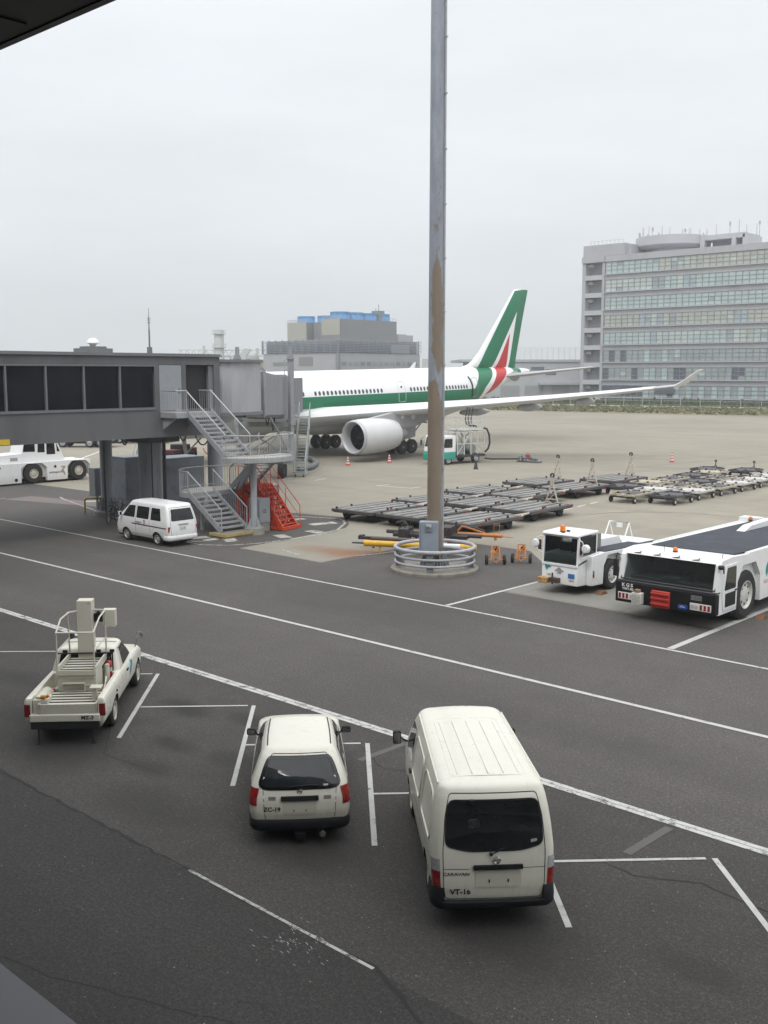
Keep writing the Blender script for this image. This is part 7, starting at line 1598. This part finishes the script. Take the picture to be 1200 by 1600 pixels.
# local: steps descend towards +x, stand extends to -x
b=MB()
for s_ in (-.62,.62): b.bar((0,s_,.12),(-1.5,s_,2.1),.07,.22); b.bar((-1.5,s_,2.1),(-2.6,s_,2.1),.07,.16); b.bar((.15,s_,.10),(-2.6,s_,.10),.12,.12)
b.bar((.15,-.75,.10),(.15,.75,.10),.14,.16); b.bar((-1.5,-.62,2.1),(-1.5,.62,2.1),.1,.2)
for x in (-2.6,-2.05,-1.5): 
    for s_ in (-.62,.62): b.bar((x,s_,.1),(x,s_,2.1),.07,.07)
b.build('frame',[OR],t,0)
b=MB()
for k in range(9): x=-.1-k*.165; z=.25+k*.215; b.box(x-.13,x+.13,-.6,.6,z-.02,z+.01)
b.box(-2.6,-1.55,-.6,.6,2.13,2.17); b.build('tread',[OR],t,0)
b=MB(); rnd=random.Random(4)
for s_ in (-.66,.66):
    for k in range(8):
        x=-.25-k*.28; top=min(2.05,.15+(-x)*1.35)
        b.bar((x,s_,.12),(x-.28,s_,top),.035,.035); b.bar((x-.28,s_,.12),(x,s_,top*.95),.035,.035); b.bar((x,s_,.12),(x,s_,top),.035,.035)
    for z in (.6,1.1,1.6): b.bar((-z/1.35-.1,s_,z),(-2.6,s_,z),.035,.035)
for k in range(10): y=-.6+k*.13; b.bar((-2.62,y,.2),(-2.62,-y,2.0),.03,.03); b.bar((-.1-k*.15,-.6,.2+k*.2),(-.1-k*.15,.6,.1+k*.2),.03,.03)
for k in range(60):
    x=rnd.uniform(-2.6,-.2); y=rnd.uniform(-.64,.64); z=rnd.uniform(.15,max(.3,min(2.0,.1-x*1.3))); b.bar((x,y,z),(x+rnd.uniform(-.5,.5),y+rnd.uniform(-.3,.3),max(.1,z+rnd.uniform(-.6,.5))),.04,.04)
for k in range(26):
    x=rnd.uniform(-2.5,-.3); z=rnd.uniform(1.9,2.2) if x<-1.5 else 2.2+(x+1.5)*-1.2; b.bar((x,-.68,max(.2,z-.2)),(x+rnd.uniform(-.3,.3),-.68,max(.5,z+.75)),.03,.03)
b.build('lattice',[OR],t,0)
b=MB()
for s_ in (-.62,.62):
    b.tube([(.25,s_,.2),(.25,s_,1.15),(-1.5,s_,3.1),(-2.6,s_,3.1),(-2.6,s_,2.1)],.022); b.tube([(.1,s_,.75),(-1.5,s_,2.6),(-2.6,s_,2.6)],.016)
    for x,z in ((-.6,.95),(-1.05,1.5),(-1.5,2.1),(-2.05,2.1)): b.cyl((x,s_,z),(x,s_,z+1.0),.018,.018,6)
b.build('handrail',[OR],t)
b=MB(); b.box(-2.5,-1.9,-.55,.55,.55,1.5); b.bar((-1.9,-.4,.6),(-.9,-.4,1.3),.1,.1); b.bar((-2.2,-.66,1.9),(-1.0,-.66,1.35),.09,.09); b.build('hydraulic_pack',[M('pack_dark',(.04,.03,.03),.6)],t,0)
# ===== refuelling truck =====
TG2=M('teal_vehicle_paint',(.02,.30,.23),.4,var=.08); 
t=T('refuelling_truck','white and teal refuelling truck with a raised lattice platform under the aircraft wing','truck',(-56.4,67.2,0),R(-8))
b=MB(); b.box(-1.1,1.1,0,1.75,.45,1.05); b.box(-1.12,1.12,-.06,.1,.35,.95); b.build('cab_skirt',[TG2],t,bevel=.06)
b=MB(); b.prism([(0.02,1.052),(.03,1.4),(.25,2.45),(1.75,2.45),(1.75,1.052)],'x',-1.08,1.08); b.build('cab',[WHITE],t,bevel=.05)
g=MB(); g.add([(-.98,.04,1.5),(.98,.04,1.5),(.92,.21,2.3),(-.92,.21,2.3)],[(0,1,2,3)]); 
for s_ in (-1,1): g.prism(rpoly([(.35,1.45),(1.35,1.45),(1.35,2.2),(.48,2.2)],.05),'x',s_*1.085,s_*1.095)
g.build('window',[VG],t,0)
b=MB(); b.box(-1.05,1.05,1.9,5.3,.55,.75); b.build('chassis',[DKM],t,0)
b=MB()
for x in (-1,1):
    for y in (2,2.8,3.6,4.4,5.2): b.bar((x,y,.75),(x,y,2.7),.07,.07)
    b.bar((x,2,2.7),(x,5.2,2.7),.07,.07); b.bar((x,2,1.7),(x,5.2,1.7),.06,.06); b.bar((x,2,.8),(x,3.6,2.7),.05,.05); b.bar((x,3.6,2.7),(x,5.2,.8),.05,.05)
for y in (2,3.6,5.2): b.bar((-1,y,2.7),(1,y,2.7),.07,.07)
for x in (-.9,.9):
    for y in (2.8,3.8,5.0): b.bar((x,y,2.9),(x,y,4.0),.04,.04)
    for z in (2.95,3.3,3.65,4.0): b.bar((x,2.8,z),(x,5.0,z),.04,.04)
for y in (2.8,5.0):
    for z in (2.95,3.45,4.0): b.bar((-.9,y,z),(.9,y,z),.04,.04)
    for x in (-.6,-.3,0,.3,.6): b.bar((x,y,2.95),(x,y,4.0),.025,.025)
b.box(-.95,.95,2.7,5.1,2.82,2.9); b.bar((-.5,2.2,1.5),(.6,5.2,3.0),.08,.08); b.bar((-.5,5.2,1.5),(.6,2.2,3.0),.08,.08); b.build('platform_frame',[M('truck_frame_white',(.55,.55,.53),.5,var=.1)],t,0)
b=MB(); b.box(-.9,.9,2.1,3.0,.8,1.7); b.cyl((-.8,4,1.2),(.8,4,1.2),.4,.4,14); b.build('pump_unit',[M('pump_grey',(.25,.27,.26),.5,var=.3,scale=2)],t)
for k in range(3): b=MB(); x=-.5+k*.35; b.tube([(x,4.6,4.75),(x+.05,4.4,4.2),(x+.15,4.2,3.7),(x+.5,4.0,3.3),(x+.7,4.4,3.1)],.055); b.build('hose',[MATS['black_rubber']],t)
b=MB(); b.tube([(1.0,5.1,3.0),(1.2,5.3,2.9),(1.35,5.45,2.4),(1.38,5.5,1.7),(1.3,5.4,1.2),(1.1,5.2,.9)],.08,8); b.build('hose',[MATS['black_rubber']],t)
for s_ in (-1,1):
    for y in (.95,4.2): wheel(t,s_*.92,y,.42,.28,RIMG,s_,6)
    b=MB(); b.tube([(s_*1.08,.1,2.3),(s_*1.3,-.05,2.2),(s_*1.3,-.05,2.0)],.015); b.box(s_*1.22,s_*1.38,-.1,-.04,1.6,2.05); b.build('mirror',[BLK],t)
o=MB(); o.tube([(-54.6,72.2,.35),(-54.0,72.4,.3),(-53.0,73.6,.3),(-52.0,74.6,.3),(-51.2,75.3,.2)],.07); 
h_=o.build('fuel_hose',[MATS['black_rubber']]); tag(h_,'black fuel hose running along the ground from the refuelling truck','hose')
t=T('hydrant_coupler','heap of grey hose couplings on the ground right of the refuelling truck','coupler',(-51.6,74.6,0)); b=MB(); rnd=random.Random(8)
for k in range(12): x,y=rnd.uniform(-1.1,1.1),rnd.uniform(-.4,.4); b.cyl((x,y,.1),(x+rnd.uniform(-.3,.3),y+rnd.uniform(-.2,.2),rnd.uniform(.2,.6)),.1,.09,8)
b.cyl((-1.3,0,.1),(1.3,0,.12),.09,.09,8); b.build('coupling',[M('coupling_grey',(.2,.23,.24),.5,.4,var=.3,scale=3)],t)
t=T('red_bucket','small red bucket on the ground beside the hose couplings','bucket',(-52.9,76.3,0)); b=MB(); b.lathe([(.17,0),(.22,.48),(.2,.48),(.15,.05)],16); b.build('shell',[M('bucket_red',(.45,.04,.06),.5)],t); b=MB(); b.tube([(.22*math.cos(a),0,.48+.15*math.sin(a)) for a in [PI*k/10 for k in range(11)]],.015,5); b.build('handle',[DKM],t)
# ===== cones =====
def cone(lab,x,y,h,mi,grp='striped cones on the apron'):
    t=T('traffic_cone',lab,'cone',(x,y,0),random.uniform(0,1),grp); 
    cm=[M('cone_red',(.50,.05,.035),.5),M('cone_white',(.65,.63,.6),.5)] if mi else [M('cone_dark',(.035,.04,.035),.6)]*2
    b=MB(); b.box(-.2,.2,-.2,.2,0,.04); b.build('base',[cm[0]],t,0,bevel=.01); b=MB(); n=7
    for k in range(n):
        z0=.04+(h-.04)*k/n; z1=.04+(h-.04)*(k+1)/n; r0=.155*(1-k/n)+.03; r1=.155*(1-(k+1)/n)+.03
        b.lathe([(r0,z0),(r1,z1)],16,k%2,cap=(k==n-1))
    b.build('body',cm,t); return t
cone('red and white striped cone in front of the left edge of the engine',-61.2,61.9,.78,1); cone('red and white striped cone below the engine rear, left of the mast',-60.3,66.1,.78,1); cone('red and white striped cone standing alone far out on the right of the apron',-42.6,83.3,.85,1); cone('dark cone in front of the hose couplings',-51.1,66.4,.8,0,None)  # the last cone is plain dark all over
t=T('ground_hose','fat grey air hose lying on the ground under the fuselage','hose'); b=MB(); b.tube([(-59.6,54.8,.22),(-60.5,57.0,.25),(-62.5,59.5,.22),(-65.5,62.0,.22),(-69,63.5,.3)],.22,12); b.build('tube',[M('hose_grey',(.16,.165,.17),.7,var=.2,scale=3)],t)
# ===== nose wheel tug and loose kit near the nose =====
t=T('nose_tug','dark and red tow tractor attached at the aircraft nose gear','tractor',(-75.6,55.6,0),R(20)); t.scale=(.7,.7,.7); b=MB(); b.box(-1.1,1.1,-3.6,1.6,.4,1.2); b.box(-1,1,-1.4,.2,1.2,2.1); b.build('body',[DKM],t,bevel=.08); b=MB(); b.box(-1.0,.9,-3.4,-1.6,1.2,1.5); b.box(-.6,1.12,.5,1.5,1.2,1.6); b.build('hood',[REDD],t,bevel=.05)
for s_ in (-1,1):
    for y in (-2.6,.7): wheel(t,s_*1.0,y,.5,.35,RIMG,s_,6)
t=T('belt_stair','grey mobile ladder standing behind the tall equipment cabinet','ladder',(-58.0,38.6,0),R(20)); b=MB()
for s_ in (-.35,.35): b.bar((s_,0,.2),(s_,1.9,4.6),.06,.1); b.tube([(s_,-.1,.9),(s_,1.9,5.4)],.025)
for k in range(14): b.box(-.35,.35,.05+k*.135,.25+k*.135,.33+k*.31,.36+k*.31)
for s_ in (-.45,.45): b.bar((s_,0,.15),(s_,2.2,.15),.06,.08); b.bar((s_,2.2,.15),(s_*.8,1.9,4.4),.05,.05); b.bar((s_,0.1,.2),(s_,2.0,2.5),.04,.04)
b.build('frame',[GS],t)
for s_ in (-1,1): wheel(t,s_*.5,.1,.14,.08,RIMG,s_,0,.5)
# ===== ground worker =====
def person(x,y,rz):
    t=T('person','worker in an orange jacket and dark trousers with one arm raised, standing under the stair','person',(x,y,0),rz)
    skin=M('skin',(.42,.26,.19),.6); trous=M('dark_trousers',(.025,.027,.035),.9); jac=M('orange_jacket',(.70,.10,.04),.8,var=.1)
    V_=[(0,0,.95),(0,0,1.12),(0,0,1.36),(0,0,1.50),(0,.01,1.58),(0,.02,1.70),(-.10,0,.88),(-.12,.01,.48),(-.13,-.03,.09),(-.13,.12,.04),(.10,0,.88),(.13,.05,.48),(.16,.02,.09),(.17,.17,.04),(-.20,0,1.44),(-.30,.04,1.18),(-.26,.20,1.02),(-.25,.27,.98),(.20,0,1.44),(.42,.05,1.55),(.56,.10,1.76),(.60,.12,1.84)]
    E_=[(0,1),(1,2),(2,3),(3,4),(4,5),(0,6),(6,7),(7,8),(8,9),(0,10),(10,11),(11,12),(12,13),(3,14),(14,15),(15,16),(16,17),(3,18),(18,19),(19,20),(20,21)]
    r_=[.16,.15,.18,.12,.06,.11,.10,.075,.05,.045,.10,.075,.05,.045,.075,.052,.042,.04,.075,.052,.042,.04]
    me=bpy.data.meshes.new('body'); me.from_pydata(V_,E_,[]); o=bpy.data.objects.new('body',me); sc.collection.objects.link(o)
    sk=o.modifiers.new('s','SKIN'); o.modifiers.new('u','SUBSURF').levels=2
    for i,rr in enumerate(r_): me.skin_vertices[0].data[i].radius=(rr,rr*.85)
    me.skin_vertices[0].data[0].use_root=True
    dg=bpy.context.evaluated_depsgraph_get(); m2=bpy.data.meshes.new_from_object(o.evaluated_get(dg)); bpy.data.objects.remove(o)
    for m_ in (skin,trous,jac): m2.materials.append(m_)
    for p in m2.polygons:
        z=p.center.z; p.use_smooth=True; ax=abs(p.center.x)
        p.material_index=0 if (z>1.52 and ax<.2) or (ax>.56) or (p.center.y>.235 and z>.9) else (1 if z<.95 and not(ax>.2 and z>.9) else 2)
    o=bpy.data.objects.new('body',m2); sc.collection.objects.link(o); o.parent=t
    b=MB(); b.lathe([(.125,1.70),(.12,1.76),(.07,1.82),(0,1.83)],16,0,Matrix.Translation((0,.02,0))); b.build('cap',[M('cap_orange',(.6,.12,.04),.7)],t)
    b=MB()
    for s_,x0,y0,z0 in ((1,.60,.12,1.84),(-1,-.25,.27,.98)):
        for k in range(4): b.tube([(x0-.03+k*.02,y0,z0),(x0-.035+k*.024,y0+.03,z0+(.07 if s_>0 else -.03)),(x0-.035+k*.024,y0+.05,z0+(.10 if s_>0 else -.06))],.009,5)
        b.tube([(x0-.04,y0,z0),(x0-.075,y0+.02,z0+.03),(x0-.085,y0+.03,z0+.05)],.01,5)
    b.build('fingers',[skin],t)
    return t
person(-64.5,50.1,R(-120))
# ---------------- thin haze over the airfield ----------------
hb=MB(); hb.box(-900,400,-60,900,-1.2,62); hz_=hb.build('haze',[],sharp=0)
hm=bpy.data.materials.new('haze'); hm.use_nodes=True; t_=hm.node_tree; t_.nodes.clear(); vo=t_.nodes.new('ShaderNodeVolumePrincipled'); vo.inputs['Color'].default_value=(.93,.95,.97,1); vo.inputs['Density'].default_value=.0006; vo.inputs['Anisotropy'].default_value=.2
mo=t_.nodes.new('ShaderNodeOutputMaterial'); t_.links.new(vo.outputs[0],mo.inputs['Volume']); hz_.data.materials.clear(); hz_.data.materials.append(hm); tag(hz_,'thin pale haze over the whole airfield','haze',kind='stuff')
